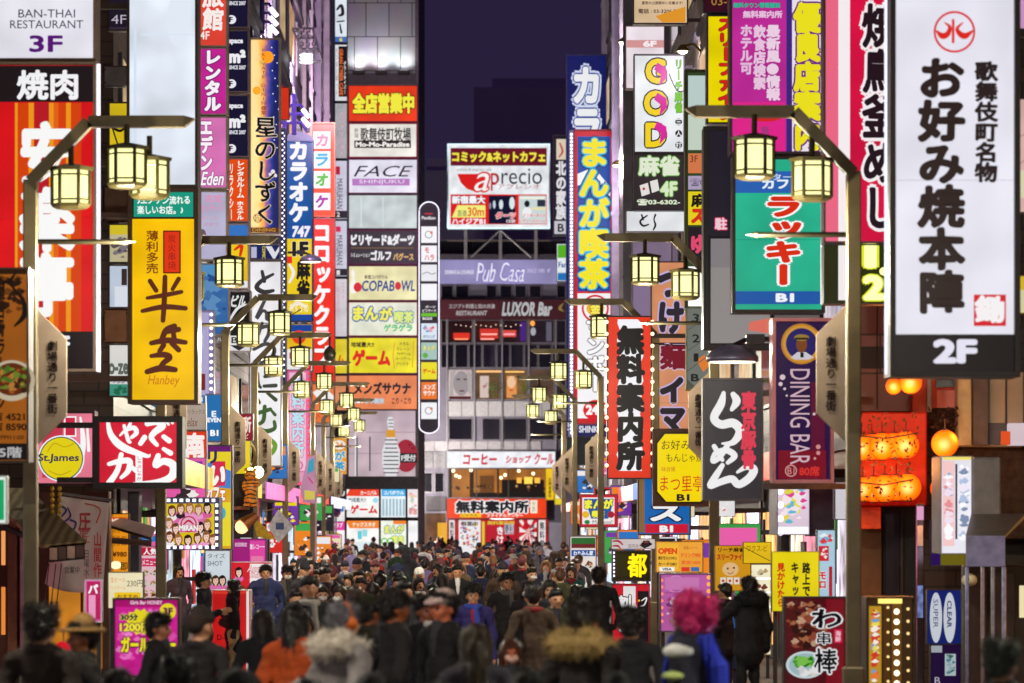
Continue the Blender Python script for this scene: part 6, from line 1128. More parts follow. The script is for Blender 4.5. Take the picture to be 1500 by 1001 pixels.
m = MB(); dn = Vector((0, 0, -.22)); m.add([a, bq, bq+dn, a+dn, a+Vector((0, .02, 0)), bq+Vector((0, .02, 0)), bq+dn+Vector((0, .02, 0)), a+dn+Vector((0, .02, 0))], [(0, 3, 2, 1), (4, 5, 6, 7), (0, 1, 5, 4), (2, 3, 7, 6), (0, 4, 7, 3), (1, 2, 6, 5)]); vl = m.out('valance', df('241a18', .8), o)
for i in range(4):
    q = a.lerp(bq, .12+.25*i); m = MB(); m.box((q.x-.05, q.y-.012, q.z-.19), (q.x+.05, q.y-.003, q.z-.03)); m.out('crest', df('b89888' if i % 2 == 0 else '5a4440', .8), vl)
m = MB(); m.tube([w3(0, 770, 54), w3(74, 800, 51.2)], .045, 8); m.out('arm', df('1c1614', .5), o)
for px in (72, 82, 90):
    m = MB(); q = w3(px, 826, 51); m.tube([q, q+Vector((-.06, 0, -.5))], .008, 6); m.tube([q+Vector((-.06, 0, -.5)), q+Vector((-.065, 0, -.56))], .018, 8); m.out('pull_cord', df('2a2220', .6), o)
# hanging cloth
o = thing('shop_curtain', 'large white shop curtain with red and navy brush writing, tugged aside', 'curtain', (X(124, 54), 54, Z(728, 54)))
nx, nz = 14, 18; vs = []; 
for j in range(nz+1):
    for i in range(nx+1):
        u, v = i/nx, j/nz
        px = 88+72*u - v*22*(1-u*.6); py = 727+10*u + v*(120+20*u) + 10*math.sin(u*3+1)*v
        vs.append((X(px, 54)-o.location.x, .06*math.sin(u*9+v*3), Z(py, 54)-o.location.z))
fs = [(j*(nx+1)+i, j*(nx+1)+i+1, (j+1)*(nx+1)+i+1, (j+1)*(nx+1)+i) for j in range(nz) for i in range(nx)]
cl = pyobj('cloth', vs, fs, df('d8c8c4', .85, 0, .1, 3), o, smooth=True)
sm = cl.modifiers.new('thick', 'SOLIDIFY'); sm.thickness = .006
put([L('1c2470', [[(92, 742, 3), (98, 748, 3), (90, 758, 3)], [(100, 744, 2), (104, 756, 3), (96, 764, 3)], [(104, 762, 3), (112, 766, 3), (108, 776, 3), (100, 770, 2)]], e=0), T('圧', 'b01c28', 116, 752, 134, 778, off=.03, e=0, wob=.04), T('匠', 'c03830', 118, 778, 132, 795, off=.0, e=0), L('c83828', [[(138, 740, 2), (148, 748, 2), (142, 766, 2)], [(126, 738, 2), (136, 740, 2)]], e=0), T('山間作', 'c02820', 138, 780, 150, 846, v=1, off=.02, e=0), T('日曜水木', '3a3038', 124, 806, 132, 858, v=1, off=.0, e=0), T('営業中', '3a3038', 96, 830, 118, 840, off=.0, e=0)], o, 54, o.location.x, o.location.z, 0, -.075)
m = MB(); m.tube([(X(86, 54)-o.location.x, .02, .05), (X(165, 54)-o.location.x, .02, -.05)], .02, 8); m.out('rod', df('8a8488', .4, .5), o)
m = MB()
for i in range(9):
    for s in (-1, 1): m.sphere((s*.05, 0, -.08*i), .03, 8, (1, 1, 1.3))
o = m.out('yellow_chain', df('c8a818', .5, .3), None, (X(82, 53), 53, Z(716, 53)), True); tag(o, 'pair of yellow chains hanging above the olive awning', 'chain')
slabthing('timber_front', 'brown timber shop front under the olive awning', 'shop front', (-40, 720, 160, 1030), 55.6, df('5a3218', .6, 0, .4, 1.5), .3, [('upright', (12, 720, 26, 1030), df('8a5a38', .5, 0, .3, 4), .1), ('lit_slot', (2, 778, 8, 828), em('f0a060', 1.0), .02), ('lit_slot', (2, 860, 8, 930), em('f09040', .9), .02), ('upright', (30, 760, 36, 1030), df('c090a0', .4, .3), .08), ('lit_pane', (72, 850, 118, 980), emf('c07820', .95, .4, 2.), .02), ('lit_pane', (122, 850, 150, 980), emf('b07424', .9, .4, 2.), .02)])
slabthing('dark_column', 'dark column between the orange menu board and the food poster', 'column', (187, 720, 204, 1030), 58.6, df('241c28', .5, 0, .3), .4)
o = thing('lean_to_roof', 'small slanted tin lean-to roof beside the film strip poster', 'roof', (X(198, 57), 57, Z(770, 57)))
m = MB(); q = [Vector((X(a_, dd), dd, Z(b_, dd)))-o.location for a_, b_, dd in ((162, 754, 58.5), (228, 772, 56.5), (222, 788, 56), (162, 770, 57.8))]; m.add(q+[v-Vector((0, 0, .04)) for v in q], [(3, 2, 1, 0), (4, 5, 6, 7)]+[(i, (i+1) % 4, (i+1) % 4+4, i+4) for i in range(4)]); m.out('sheet', df('8a7070', .4, .5), o)
m = MB(); m.tube([Vector((X(164, 56), 56, Z(792, 56)))-o.location, Vector((X(222, 56), 56, Z(796, 56)))-o.location], .05, 6); m.out('beam', df('5a4438', .6), o)
slabthing('building_plate', 'navy name plate of a building behind the lean-to roof', 'sign', (204, 748, 230, 758), 60.5, df('1c2c50', .5), .08)
o = thing('red_lantern_bag', 'small red lit paper lantern low beside the magenta bar board', 'lantern', (X(93, 38), 38, Z(968, 38)))
m = MB(); m.lathe([(.04, 0), (.075, .03), (.075, .16), (.04, .19)], n=14); m.out('shade', emf('e01828', .9, .2), o, smooth=True)
m = MB(); m.tube([(0, 0, .19), (0, 0, .3)], .006, 6); m.out('hook', bk, o)
# ================================================================ SMALL STREET THINGS
def lampshade(nm, lb, px, py, dd, sx):
    o = thing(nm, lb, 'lamp', (X(px, dd), dd, Z(py, dd)))
    m = MB(); m.lathe([(.34, 0), (.34, .06), (.28, .14), (.16, .2), (.05, .22)], n=24); m.out('hood', df('8a84a0', .4, .5), o, smooth=True)
    m = MB(); m.lathe([(.3, -.012), (.3, -.003)], n=20); m.out('lamp_glass', em('fff8d8', 3.0, True), o)
    m = MB(); m.tube([(0, 0, .2), (sx*.2, .1, .3), (sx*.7, .2, .3)], .035, 8); m.box((sx*.3-.12, 0, .24), (sx*.3+.12, .2, .36)); m.out('bracket', df('2a242c', .5, .3), o)
lampshade('sign_lamp', 'grey hooded lamp lighting the charcoal noodle sign', 1073, 530, 50, 1)
lampshade('sign_lamp', 'small striped hood lamp beside the mahjong characters', 455, 384, 116, -1)
for lb, px, py, dd, e in (('round floodlight glaring beside the long white sign, inner of two', 378, 692, 84, 14), ('round floodlight glaring beside the lamp post, outer of two', 367, 694, 84, 9)):
    o = thing('floodlight', lb, 'floodlight', (X(px, dd), dd, Z(py, dd)))
    m = MB(); m.lathe([(.05, 0), (.12, .1), (.13, .2)], n=14, axis='Y'); m.out('housing', df('2a282c', .5, .3), o)
    m = MB(); m.sphere((0, 0, 0), .12, 14, (1, .5, 1.1)); m.out('lamp_glass', em('fbffa0', e, True), o, smooth=True)
o = thing('spot_lamp', 'copper spot lamp glowing under a timber shelf', 'lamp', (X(356, 78), 78, Z(770, 78)))
m = MB(); m.tube([(.25, .1, .2), (.12, .02, .1), (0, -.05, 0)], .09, 12, .16); m.out('housing', df('8a5028', .35, .6), o)
m = MB(); m.sphere((-.02, -.08, -.03), .14, 12, (1, .5, 1)); m.out('lamp_glass', em('ffc080', 2.5, True), o, smooth=True)
slabthing('stall_back', 'dark stall back with timber shelves beneath the floodlights', 'stall', (340, 694, 371, 788), 80, df('1c1418', .7), .3, [('shelf', (338, 742, 366, 747), df('8a5a30', .6), .25), ('shelf', (338, 762, 366, 768), df('8a5a30', .6), .25)])
o = thing('round_mirror', 'round convex street mirror behind the maroon information sign', 'mirror', (X(346, 86), 86, Z(668, 86)))
m = MB(); m.sphere((0, 0, 0), .42, 20, (1, .2, 1)); m.out('glass', df('3a3840', .08, .9, .3, 3), o, smooth=True)
m = MB(); m.lathe([(.43, -.03), (.46, 0), (.43, .03)], n=24, axis='Y'); m.out('rim', df('8a6a20', .4, .4), o)
# tiger-striped figure on the shelf
m = MB()
for c, r, s in (((0, 0, .12), .14, (1, .9, 1)), ((0, 0, .36), .13, (1, .8, 1.5)), ((0, -.02, .64), .12, (1.05, .95, .95)), ((-.09, -.02, .75), .04, (1, .6, 1)), ((.09, -.02, .75), .04, (1, .6, 1)), ((-.12, -.06, .42), .05, (1, 1, 2)), ((.13, -.06, .5), .05, (1, 1, 2)), ((-.08, -.08, .02), .07, (1, 1.4, .7)), ((.08, -.08, .02), .07, (1, 1.4, .7)), ((0, -.12, .61), .05, (1.2, .7, .8))):
    m.sphere(c, r, 12, s)
mt, t, b = newmat('striped_fur'); tc = t.nodes.new('ShaderNodeTexCoord'); wv = t.nodes.new('ShaderNodeTexWave'); wv.bands_direction = 'Z'; wv.inputs['Scale'].default_value = 4; wv.inputs['Distortion'].default_value = 6; cr = t.nodes.new('ShaderNodeValToRGB'); cr.color_ramp.elements[0].color = lin('2a1408'); cr.color_ramp.elements[0].position = .12; cr.color_ramp.elements[1].color = lin('d88020'); cr.color_ramp.elements[1].position = .3; t.links.new(tc.outputs['Object'], wv.inputs['Vector']); t.links.new(wv.outputs[0], cr.inputs[0]); t.links.new(cr.outputs[0], b.inputs['Base Color'])
o = m.out('striped_statue', mt, None, (X(367, 79), 79, Z(742, 79)), True); tag(o, 'small orange striped cat statue standing on the stall shelf', 'statue')
# flags
for lb, pts, cols in (('yellow and white pennant flag jutting from the stall', [(368, 752), (404, 790), (388, 790), (376, 785)], 'c8a020'), ('white square flag printed with blue hanging on its corner', [(408, 746), (430, 772), (408, 796), (392, 772)], 'c8c8d0')):
    dd = 82; o = thing('street_flag', lb, 'flag', (X(pts[0][0], dd), dd, Z(pts[0][1], dd)))
    m = MB(); m.prism([(X(a_, dd)-o.location.x, Z(b_, dd)-o.location.z) for a_, b_ in pts], -.008, .008); m.out('cloth', df(cols, .8, 0, .35, 8), o)
    m = MB(); m.tube([(0, .02, .02), (-.35, .05, -.05)], .015, 6); m.out('stick', df('8a6a40', .6), o)
    if cols == 'c8c8d0':
        m = MB(); m.box((X(404, dd)-o.location.x, -.014, Z(776, dd)-o.location.z), (X(416, dd)-o.location.x, -.009, Z(766, dd)-o.location.z)); m.out('print', df('4a5a90', .8), o)
o = thing('banner_flag', 'slanted pink and blue printed banner on a pole beside the neon framed sign', 'banner', (X(474, 105), 105, Z(748, 105)))
pts = [(450, 672), (462, 666), (462, 738), (444, 736), (440, 716)]
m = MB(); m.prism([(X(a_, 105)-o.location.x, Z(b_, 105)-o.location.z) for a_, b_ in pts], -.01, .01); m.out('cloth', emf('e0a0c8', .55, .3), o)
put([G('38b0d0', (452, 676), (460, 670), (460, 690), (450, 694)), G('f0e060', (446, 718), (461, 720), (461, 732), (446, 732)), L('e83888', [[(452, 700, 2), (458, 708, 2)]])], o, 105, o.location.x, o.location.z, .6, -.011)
m = MB(); m.tube([(X(462.6, 105)-o.location.x, 0, Z(660, 105)-o.location.z), (X(462.6, 105)-o.location.x, 0, -Z(748, 105))], .03, 6); m.out('pole', df('a89098', .4, .4), o)
# no-entry plate
o = thing('no_parking_sign', 'round blue and red traffic plate on a thin grey pole', 'traffic sign', (X(492, 150), 150, 0))
zz = Z(750, 150); m = MB(); m.tube([(0, 0, 0), (0, 0, zz+.3)], .035, 8); m.out('pole', df('8a8488', .4, .5), o)
m = MB(); m.lathe([(.2, -.06), (.2, -.02)], (0, 0, zz), 24, 'Y'); m.out('plate', df('b01828', .4), o)
m = MB(); m.lathe([(.145, -.068), (.145, -.061)], (0, 0, zz), 24, 'Y'); m.out('disc', df('182a80', .4), o)
m = MB(); m.add([(-.12, -.075, zz+.09), (-.09, -.075, zz+.12), (.12, -.075, zz-.09), (.09, -.075, zz-.12), (-.12, -.07, zz+.09), (-.09, -.07, zz+.12), (.12, -.07, zz-.09), (.09, -.07, zz-.12)], [(0, 1, 2, 3), (4, 7, 6, 5), (0, 4, 5, 1), (2, 6, 7, 3), (1, 5, 6, 2), (0, 3, 7, 4)]); m.out('bar', df('b01828', .4), o)
# stadium-like floodlight rack and brackets up on the west facades
o = thing('floodlight_rack', 'slanted rack of floodlights high on the pale building', 'floodlight', (X(450, 128), 128, Z(94, 128)))
m = MB()
for a_, b_ in (((428, 42), (452, 94)), ((458, 42), (472, 90)), ((428, 42), (458, 42)), ((432, 56), (462, 56)), ((436, 72), (466, 72)), ((445, 90), (472, 90))):
    m.tube([(X(a_[0], 128)-o.location.x, 0, Z(a_[1], 128)-o.location.z), (X(b_[0], 128)-o.location.x, 0, Z(b_[1], 128)-o.location.z)], .04, 6)
m.out('frame', df('a098a8', .4, .5), o)
for r in range(4):
    for c in range(3):
        m = MB(); px = 434+c*9+r*4; py = 45+r*10; m.box((X(px-3, 128)-o.location.x, -.25, Z(py+3, 128)-o.location.z), (X(px+3, 128)-o.location.x, -.02, Z(py-2, 128)-o.location.z), .02); m.out('lamp', df('8a8090', .4, .4), o)
for py in (82, 87, 92):
    m = MB(); m.sphere((X(449, 128)-o.location.x, -.15, Z(py, 128)-o.location.z), .16, 10, (1.4, .6, .35)); m.out('lamp_glass', em('ffffff', 5, True), o)
for j, (lb, x0, y0, dd) in enumerate((('purple steel light frame with white tubes on the building top', 366, 2, 108), ('purple steel bracket with angled white tubes above the blue karaoke sign', 413, 150, 113))):
    o = thing('light_frame', lb, 'light frame', (X(x0, dd), dd, Z(y0+40, dd)))
    def q(px, py): return (X(px, dd)-o.location.x, 0, Z(py, dd)-o.location.z)
    m = MB()
    for i in range(3): m.tube([q(x0-1, y0+6+i*12), q(x0+28, y0+4+i*13), q(x0+36, y0+16+i*13)], .05, 6)
    m.tube([q(x0+4, y0-12), q(x0+4, y0+48)], .08, 6); m.tube([q(x0+18, y0-12), q(x0+18, y0+48)], .08, 6)
    m.out('frame', df('4a3a88', .4, .4), o)
    for i in range(3 if j == 0 else 2):
        m = MB(); m.tube([q(x0+30, y0+10+i*13), q(x0+40, y0+22+i*13)], .07, 6); m.out('tube_lamp', em('fdf4ff', 2.6, True), o)
        m = MB(); m.tube([q(x0+2, y0+12+i*14), q(x0+12, y0+12+i*14)], .06, 6); m.out('tube_lamp', em('f4e8ff', 2.0), o)
def fixture_light(px, py, dd, e, col, par, aim, ang=120):
    l = bpy.data.lights.new('fixture_light', 'SPOT'); l.energy = e; l.color = col; l.shadow_soft_size = .12; l.spot_size = math.radians(ang); l.spot_blend = .7
    lo = bpy.data.objects.new('fixture_light', l); COL.objects.link(lo); lo.parent = par
    lo.location = Vector((X(px, dd), dd+.35, Z(py, dd)))-par.location
    lo.rotation_euler = Vector(aim).to_track_quat('-Z', 'Y').to_euler()
for ob in list(COL.objects):
    if ob.name == 'floodlight_rack': fixture_light(456, 90, 128, 5200, (1, .72, .88), ob, (-.25, 1, -.2))
    if ob.name == 'light_frame': fixture_light(408, 22, 108, 1900, (.85, .65, 1), ob, (-.25, 1, .05)); fixture_light(400, 30, 108, 1300, (1, .7, .9), ob, (-.3, 1, -.6))
    if ob.name == 'light_frame.001': fixture_light(462, 166, 113, 500, (1, .78, 1), ob, (-.25, 1, -.1))
for lb, px, py, dd in (('brass sign lamp on a bent arm above the outlined capitals sign', 1000, 72, 85), ('added brass sign lamp on a short arm beside the pale pink floor sign', 912, 60, 118), ('added brass sign lamp lighting the ducts behind the comic cafe sign', 903, 240, 121)):  # the two farther lamps are added to brighten the ducted wall
    o = thing('sign_lamp', lb, 'lamp', (X(px, dd), dd, Z(py, dd)))
    m = MB(); m.tube([(.5, .3, -.1), (.25, .1, .12), (0, 0, .06)], .03, 8); m.lathe([(.05, .1), (.16, -.04), (.17, -.05)], n=14); m.out('hood', df('a08040', .35, .7), o)
    m = MB(); m.sphere((0, 0, -.05), .11, 12, (1, 1, .6)); m.out('lamp_glass', em('fff4d8', 8), o, smooth=True)
    fixture_light(px, py, dd, 180 if dd < 90 else 600, (1, .84, .95), o, (.28, 1, -.15))
# security dome camera
m = MB(); m.lathe([(.02, -.34), (.14, -.26), (.17, -.1), (.12, 0), (.04, .08)], n=16); m.tube([(0, 0, .05), (0, 0, .35)], .03, 8)
o = m.out('security_camera', df('5a5648', .25, .3), None, (X(483, 100), 100, Z(512, 100)), True); tag(o, 'dark egg shaped security camera hanging near the croquette sign', 'camera')
# vertical ducts
for i, (px, dd, h, w) in enumerate(((888, 141, 'b0a8b0', .35), (902, 128, '9a90a8', .3), (912, 122, 'a8a0a8', .22), (920, 116, '6a6470', .3), (478, 152, 'a89cb0', .3), (466, 148, '8a8098', .28), (454, 143, 'b4a8b8', .26))):
    lb = ['pale square duct climbing behind the navy karaoke sign', 'mauve duct climbing behind the comic cafe sign', 'thin pale duct next to the mauve duct', 'dark duct beside the pale pink floor sign', 'tall pale pipe next to the tower of signs', 'tall mauve pipe between two pale pipes', 'tall pink grey pipe by the floodlight rack'][i]
    o = thing('wall_duct', lb, 'duct', (X(px, dd), dd, 0)); m = MB(); m.box((-w/2, -w/2, 3.5), (w/2, w/2, 27), .02)
    for k in range(8): m.box((-w/2-.02, -w/2-.02, 4+k*2.9), (w/2+.02, w/2+.02, 4.12+k*2.9))
    m.out('pipe', df(h, .4, .4, .3, 2), o)
# overhead cables
for i, (a_, b_, dd) in enumerate((((880, 463), (1005, 505), 72), ((360, 470), (440, 452), 92), ((150, 130), (190, 250), 57.2), ((980, 108), (1004, 130), 86))):
    m = MB(); A = Vector((0, 0, 0)); Bq = Vector((X(b_[0], dd)-X(a_[0], dd), .3, Z(b_[1], dd)-Z(a_[1], dd))); m.tube([A.lerp(Bq, t)-Vector((0, 0, .18*math.sin(math.pi*t))) for t in [k/8 for k in range(9)]], .012, 5)
    o = m.out('cable', df('1c181c', .6), None, (X(a_[0], dd), dd, Z(a_[1], dd))); tag(o, ['black cable drooping over the red guide sign', 'black cable drooping near the long white sign', 'black cable running down the bracket wall', 'short black cable beside the outlined capitals sign'][i], 'cable')
# stacked traffic cone weights by the standing man
o = thing('cone_stack', 'red and orange stacked warning markers behind the standing man', 'marker', (X(397, 63), 63, 0)); 
for k in range(3):
    m = MB(); m.lathe([(.085, .0), (.085, .1), (.055, .16)], (0, 0, .28+k*.19), 14); m.out('marker_ring', df(['d83818', 'e87818', 'd83818'][k], .4), o)
m = MB(); m.lathe([(.14, 0), (.14, .05), (.05, .09), (.05, .28)], n=14); m.out('base', df('2a2628', .6), o)
# ================================================================ PEOPLE
SKIN, COAT, LEGS, SHOE, INNER, FEAT = range(6)
def caps_mesh(caps):
    mb = MB()
    for p0, p1, r0, r1, fl, tg in caps:
        p0 = Vector(p0); p1 = Vector(p1); ax = p1-p0; Ln = ax.length
        t = ax/Ln if Ln > 1e-5 else Vector((0, 0, 1))
        u = t.cross(Vector((0, 1, 0)) if abs(t.y) < .9 else Vector((1, 0, 0))).normalized(); w = t.cross(u)
        rings = []; n = 12
        for k in range(4): a = math.pi/2*(1-k/4.); rings.append((-r0*math.sin(a), r0*math.cos(a)))
        rings[0] = (-r0, r0*.05)
        rings.append((0, r0)); rings.append((Ln, r1))
        for k in range(1, 5): a = math.pi/2*k/4.; rings.append((Ln+r1*math.sin(a), max(r1*.05, r1*math.cos(a))))
        vs = []
        for z, r in rings:
            c = p0+t*z
            for k in range(n):
                q = c+(u*math.cos(k*6.28319/n)+w*math.sin(k*6.28319/n))*r
                cy = p0.y+(p1.y-p0.y)*min(1, max(0, z/Ln if Ln > 1e-5 else 0)); vs.append((q.x, cy+(q.y-cy)*fl, q.z))
        m = len(rings)
        fs = [(i*n+k, i*n+(k+1) % n, (i+1)*n+(k+1) % n, (i+1)*n+k) for i in range(m-1) for k in range(n)]
        fs.append(tuple(range(n-1, -1, -1))); fs.append(tuple((m-1)*n+k for k in range(n)))
        mb.add(vs, fs)
    return mb
def remesh(mb, vox, it=6, fac=.5):
    me = bpy.data.meshes.new('r'); me.from_pydata(mb.v, [], mb.f)
    bm = bmesh.new(); bm.from_mesh(me); bmesh.ops.recalc_face_normals(bm, faces=bm.faces); bm.to_mesh(me); bm.free()
    o = bpy.data.objects.new('r', me); TMP.collection.objects.link(o)
    m = o.modifiers.new('r', 'REMESH'); m.mode = 'VOXEL'; m.voxel_size = vox; m.use_smooth_shade = True
    s = o.modifiers.new('s', 'SMOOTH'); s.iterations = it; s.factor = fac
    vl = TMP.view_layers[0]; vl.update()
    r = bpy.data.meshes.new_from_object(o.evaluated_get(vl.depsgraph))
    bpy.data.objects.remove(o); bpy.data.meshes.remove(me)
    return r
def cdist(pts, caps, bias):
    D = np.full((len(caps), len(pts)), 1e9)
    for i, (p0, p1, r0, r1, fl, tg) in enumerate(caps):
        a = np.array(p0, float); b = np.array(p1, float); ab = b-a; L2 = max(1e-9, ab.dot(ab))
        t = np.clip(((pts-a) @ ab)/L2, 0, 1); c = a+t[:, None]*ab
        d = pts-c; d[:, 1] /= fl
        D[i] = np.linalg.norm(d, axis=1)-(r0+(r1-r0)*t) - bias.get(tg, 0)
    return D
def figure(vox=.02, female=False, stride=0., coat=.78, arms=('down', 'down'), puff=0., collar=True, turn=0., bare=False, lean=0., slim=1.):
    """one continuous body, 1.70 m, facing -y. Returns mesh with slots skin, coat, legs, shoes, inner, features"""
    c = []
    A = lambda p0, p1, r0, r1, fl, tg: c.append((p0, p1, r0, r1, fl, tg))
    sh = .165 if female else .19
    pf = puff
    # head: rotated by turn about z
    def hd(p): x, y, z = p; x *= .93; y = -.015+(y+.015)*.93; z = 1.5+(z-1.5)*.93; y0 = -.015; yy = y-y0; return (x*math.cos(turn)-yy*math.sin(turn), y0+x*math.sin(turn)+yy*math.cos(turn)-lean*.12, z)
    def H(p0, p1, r0, r1, fl, tg): c.append((hd(p0), hd(p1), r0*.93, r1*.93, fl, tg))
    H((0, 0, 1.615), (0, .01, 1.625), .083, .083, 1.16, SKIN); H((0, -.035, 1.555), (0, -.045, 1.545), .056, .05, 1.05, SKIN); H((0, -.07, 1.515), (0, -.06, 1.53), .024, .03, 1, SKIN)
    H((0, -.093, 1.612), (0, -.116, 1.578), .011, .018, 1, SKIN)
    for s in (-1, 1):
        H((s*.084, .005, 1.6), (s*.086, .01, 1.565), .02, .014, 1, SKIN); H((s*.04, -.062, 1.572), (s*.03, -.07, 1.555), .03, .026, 1, SKIN)
        H((s*.022, -.089, 1.627), (s*.05, -.082, 1.628), .009, .008, 1, SKIN)
        (H((s*.026, -.0905, 1.603), (s*.042, -.086, 1.603), .0065, .006, 1, FEAT), H((s*.02, -.096, 1.627), (s*.054, -.086, 1.626), .004, .003, 1, FEAT)) if vox < .016 else H((s*.028, -.09, 1.605), (s*.04, -.086, 1.605), .008, .007, 1, FEAT)
    H((-.018, -.098, 1.547), (.018, -.098, 1.547), .008, .008, 1, INNER if female else SKIN)
    A((0, .005, 1.42), hd((0, .0, 1.54)), .06, .054, 1, SKIN)
    # torso
    A((0, 0, 1.36), (0, .005, 1.18), .15*slim+pf, .135*slim+pf, .72, COAT)
    for s in (-1, 1): A((s*.05, 0, 1.40), (s*(sh-.01), .005, 1.385), .075, .07+pf*.6, .85, COAT)
    A((0, 0, 1.2), (0, 0, 1.0), (.125 if female else .14)*slim+pf, .155*slim+pf, .74, COAT)
    A((0, 0, 1.0), (0, 0, coat), .158*slim+pf, .165*slim+pf+(.05 if coat < .6 else 0), .76, COAT)
    if female: 
        for s in (-1, 1): A((s*.07, -.075, 1.26), (s*.07, -.07, 1.25), .065, .065, 1, COAT)
    if collar:
        for k in range(7):
            a = math.pi*(-.2+1.4*k/6)+math.pi; b = math.pi*(-.2+1.4*(k+1)/6)+math.pi
            A((.075*math.cos(a), .02-.06*math.sin(a), 1.455+.012*abs(math.sin(a))), (.075*math.cos(b), .02-.06*math.sin(b), 1.455+.012*abs(math.sin(b))), .026, .026, 1, COAT)
    A((0, -.062, 1.475), (0, -.09-pf, 1.40), .04, .034, 1, INNER); A((0, -.09-pf, 1.40), (0, -.112-pf, 1.25), .034, .008, 1, INNER)
    # legs
    for s, f in ((-1, stride), (1, -stride)):
        hp = (s*.088, 0, .9); kn = (s*.095, -.02-f*.5-(.06 if f else 0), .5); an = (s*.095, .02-f*1.0+(.12 if f < 0 else 0), .1+(.09 if f < 0 else 0))
        A(hp, kn, .092, .062, 1.05, LEGS); A(kn, an, .062, .046, 1.1, LEGS); A((kn[0], kn[1]+.03, .42), (kn[0], kn[1]+.03+(an[1]-kn[1])*.3, .33), .05, .045, 1, LEGS)
        A((an[0], an[1]+.02, an[2]-.055), (an[0]+s*.015, an[1]-.17, an[2]-.06), .042, .034, 1, SHOE); A(an, (an[0], an[1]+.01, an[2]-.05), .046, .044, 1, SHOE)
    # arms
    for s, kd in ((-1, arms[0]), (1, arms[1])):
        S_ = Vector((s*(sh+.005), .01, 1.375)); r = .056+pf*.7
        E_, W_ = {'down': ((.05, .03, -.28), (.04, -.03, -.53)), 'swing_f': ((.04, -.07, -.27), (.02, -.22, -.47)), 'swing_b': ((.05, .12, -.26), (.06, .14, -.5)), 'pocket': ((.085, .07, -.26), (.0, -.06, -.43)),
                  'phone': ((.05, -.02, -.27), (-.06, -.25, -.2)), 'mouth': ((.06, -.09, -.24), (-.1, -.16, .06)), 'bag': ((.06, .02, -.28), (.06, -.02, -.54)), 'reach': ((.14, -.14, -.16), (.2, -.38, -.12)), 'fold': ((.07, 0, -.27), (-.18, -.17, -.22))}[kd]
        E_ = S_+Vector((s*E_[0], E_[1], E_[2])); W_ = S_+Vector((s*W_[0], W_[1], W_[2]))
        A(tuple(S_), tuple(E_), r+.006, r-.006, 1, COAT); A(tuple(E_), tuple(W_), r-.008, .04+pf*.5, 1, COAT)
        if kd == 'pocket': continue
        dr = (W_-E_).normalized(); sd = Vector((0, 1, 0)) if abs(dr.z) > .7 else Vector((0, 0, 1)); sd = (sd-dr*sd.dot(dr)).normalized(); pn = dr.cross(sd)*s
        P0 = W_+dr*.015; P1 = W_+dr*.085
        A(tuple(W_-dr*.02), tuple(P0), .03, .031, 1, SKIN); 
        for k in (-1, 0, 1): A(tuple(P0+sd*k*.018), tuple(P1+sd*k*.021), .019, .015, 1, SKIN)
        for k in range(4):
            o_ = sd*(k-1.5)*.0215; ln = (.034, .04, .037, .028)[k]
            q0 = P1+o_*1.05; q1 = q0+dr*ln-pn*.006; q2 = q1+dr*ln*.6-pn*.024
            A(tuple(q0), tuple(q1), .0105, .0095, 1, SKIN); A(tuple(q1), tuple(q2), .0095, .008, 1, SKIN)
        t0 = P0+dr*.012-sd*.028; A(tuple(t0), tuple(t0-sd*.026+dr*.03-pn*.008), .0135, .011, 1, SKIN); t1 = t0-sd*.026+dr*.03-pn*.008; A(tuple(t1), tuple(t1+dr*.028-sd*.006-pn*.008), .011, .009, 1, SKIN)
    if lean:
        def ln_(p): z = max(0, p[2]-.95); return (p[0], p[1]-z*lean*.35, p[2]-z*lean*.06)
        c = [(ln_(a), ln_(b), r0, r1, fl, tg) for a, b, r0, r1, fl, tg in c]
    body = [q for q in c if q[5] != FEAT]
    me = remesh(caps_mesh(body), vox, 3 if vox < .015 else 2)
    pts = np.empty(len(me.polygons)*3); me.polygons.foreach_get('center', pts); pts = pts.reshape(-1, 3)
    D = cdist(pts, c, {FEAT: .001, INNER: .006, COAT: .003})
    tg = np.array([q[5] for q in c])[D.argmin(0)]
    # folds and creases of cloth
    nv = len(me.vertices); vp = np.empty(nv*3); me.vertices.foreach_get('co', vp); vp = vp.reshape(-1, 3)
    vn = np.empty(nv*3); me.vertices.foreach_get('normal', vn); vn = vn.reshape(-1, 3)
    ls = np.empty(len(me.polygons), np.int32); me.polygons.foreach_get('loop_total', ls); lv = np.empty(len(me.loops), np.int32); me.loops.foreach_get('vertex_index', lv)
    bare = np.zeros(nv, bool); bare[lv[~np.isin(np.repeat(tg, ls), (COAT, LEGS))]] = True
    rg = np.random.RandomState(5); f = np.zeros(nv)
    for sc_, am in ((10, .0045), (16, .004), (26, .0035), (40, .0022)):
        for _ in range(4):
            k_ = rg.normal(size=3)*(1, 1, 1.5); k_ *= sc_/np.linalg.norm(k_); f += am*(1-1.6*np.abs(np.sin(vp @ k_ + rg.uniform(0, 6))))
    f[bare] = 0
    me.vertices.foreach_set('co', (vp+vn*f[:, None]).ravel())
    me.polygons.foreach_set('material_index', tg.astype(np.int32)); me.polygons.foreach_set('use_smooth', [True]*len(me.polygons))
    for i in range(6): me.materials.append(None)
    me['turn'] = turn; me['lean'] = lean
    return me
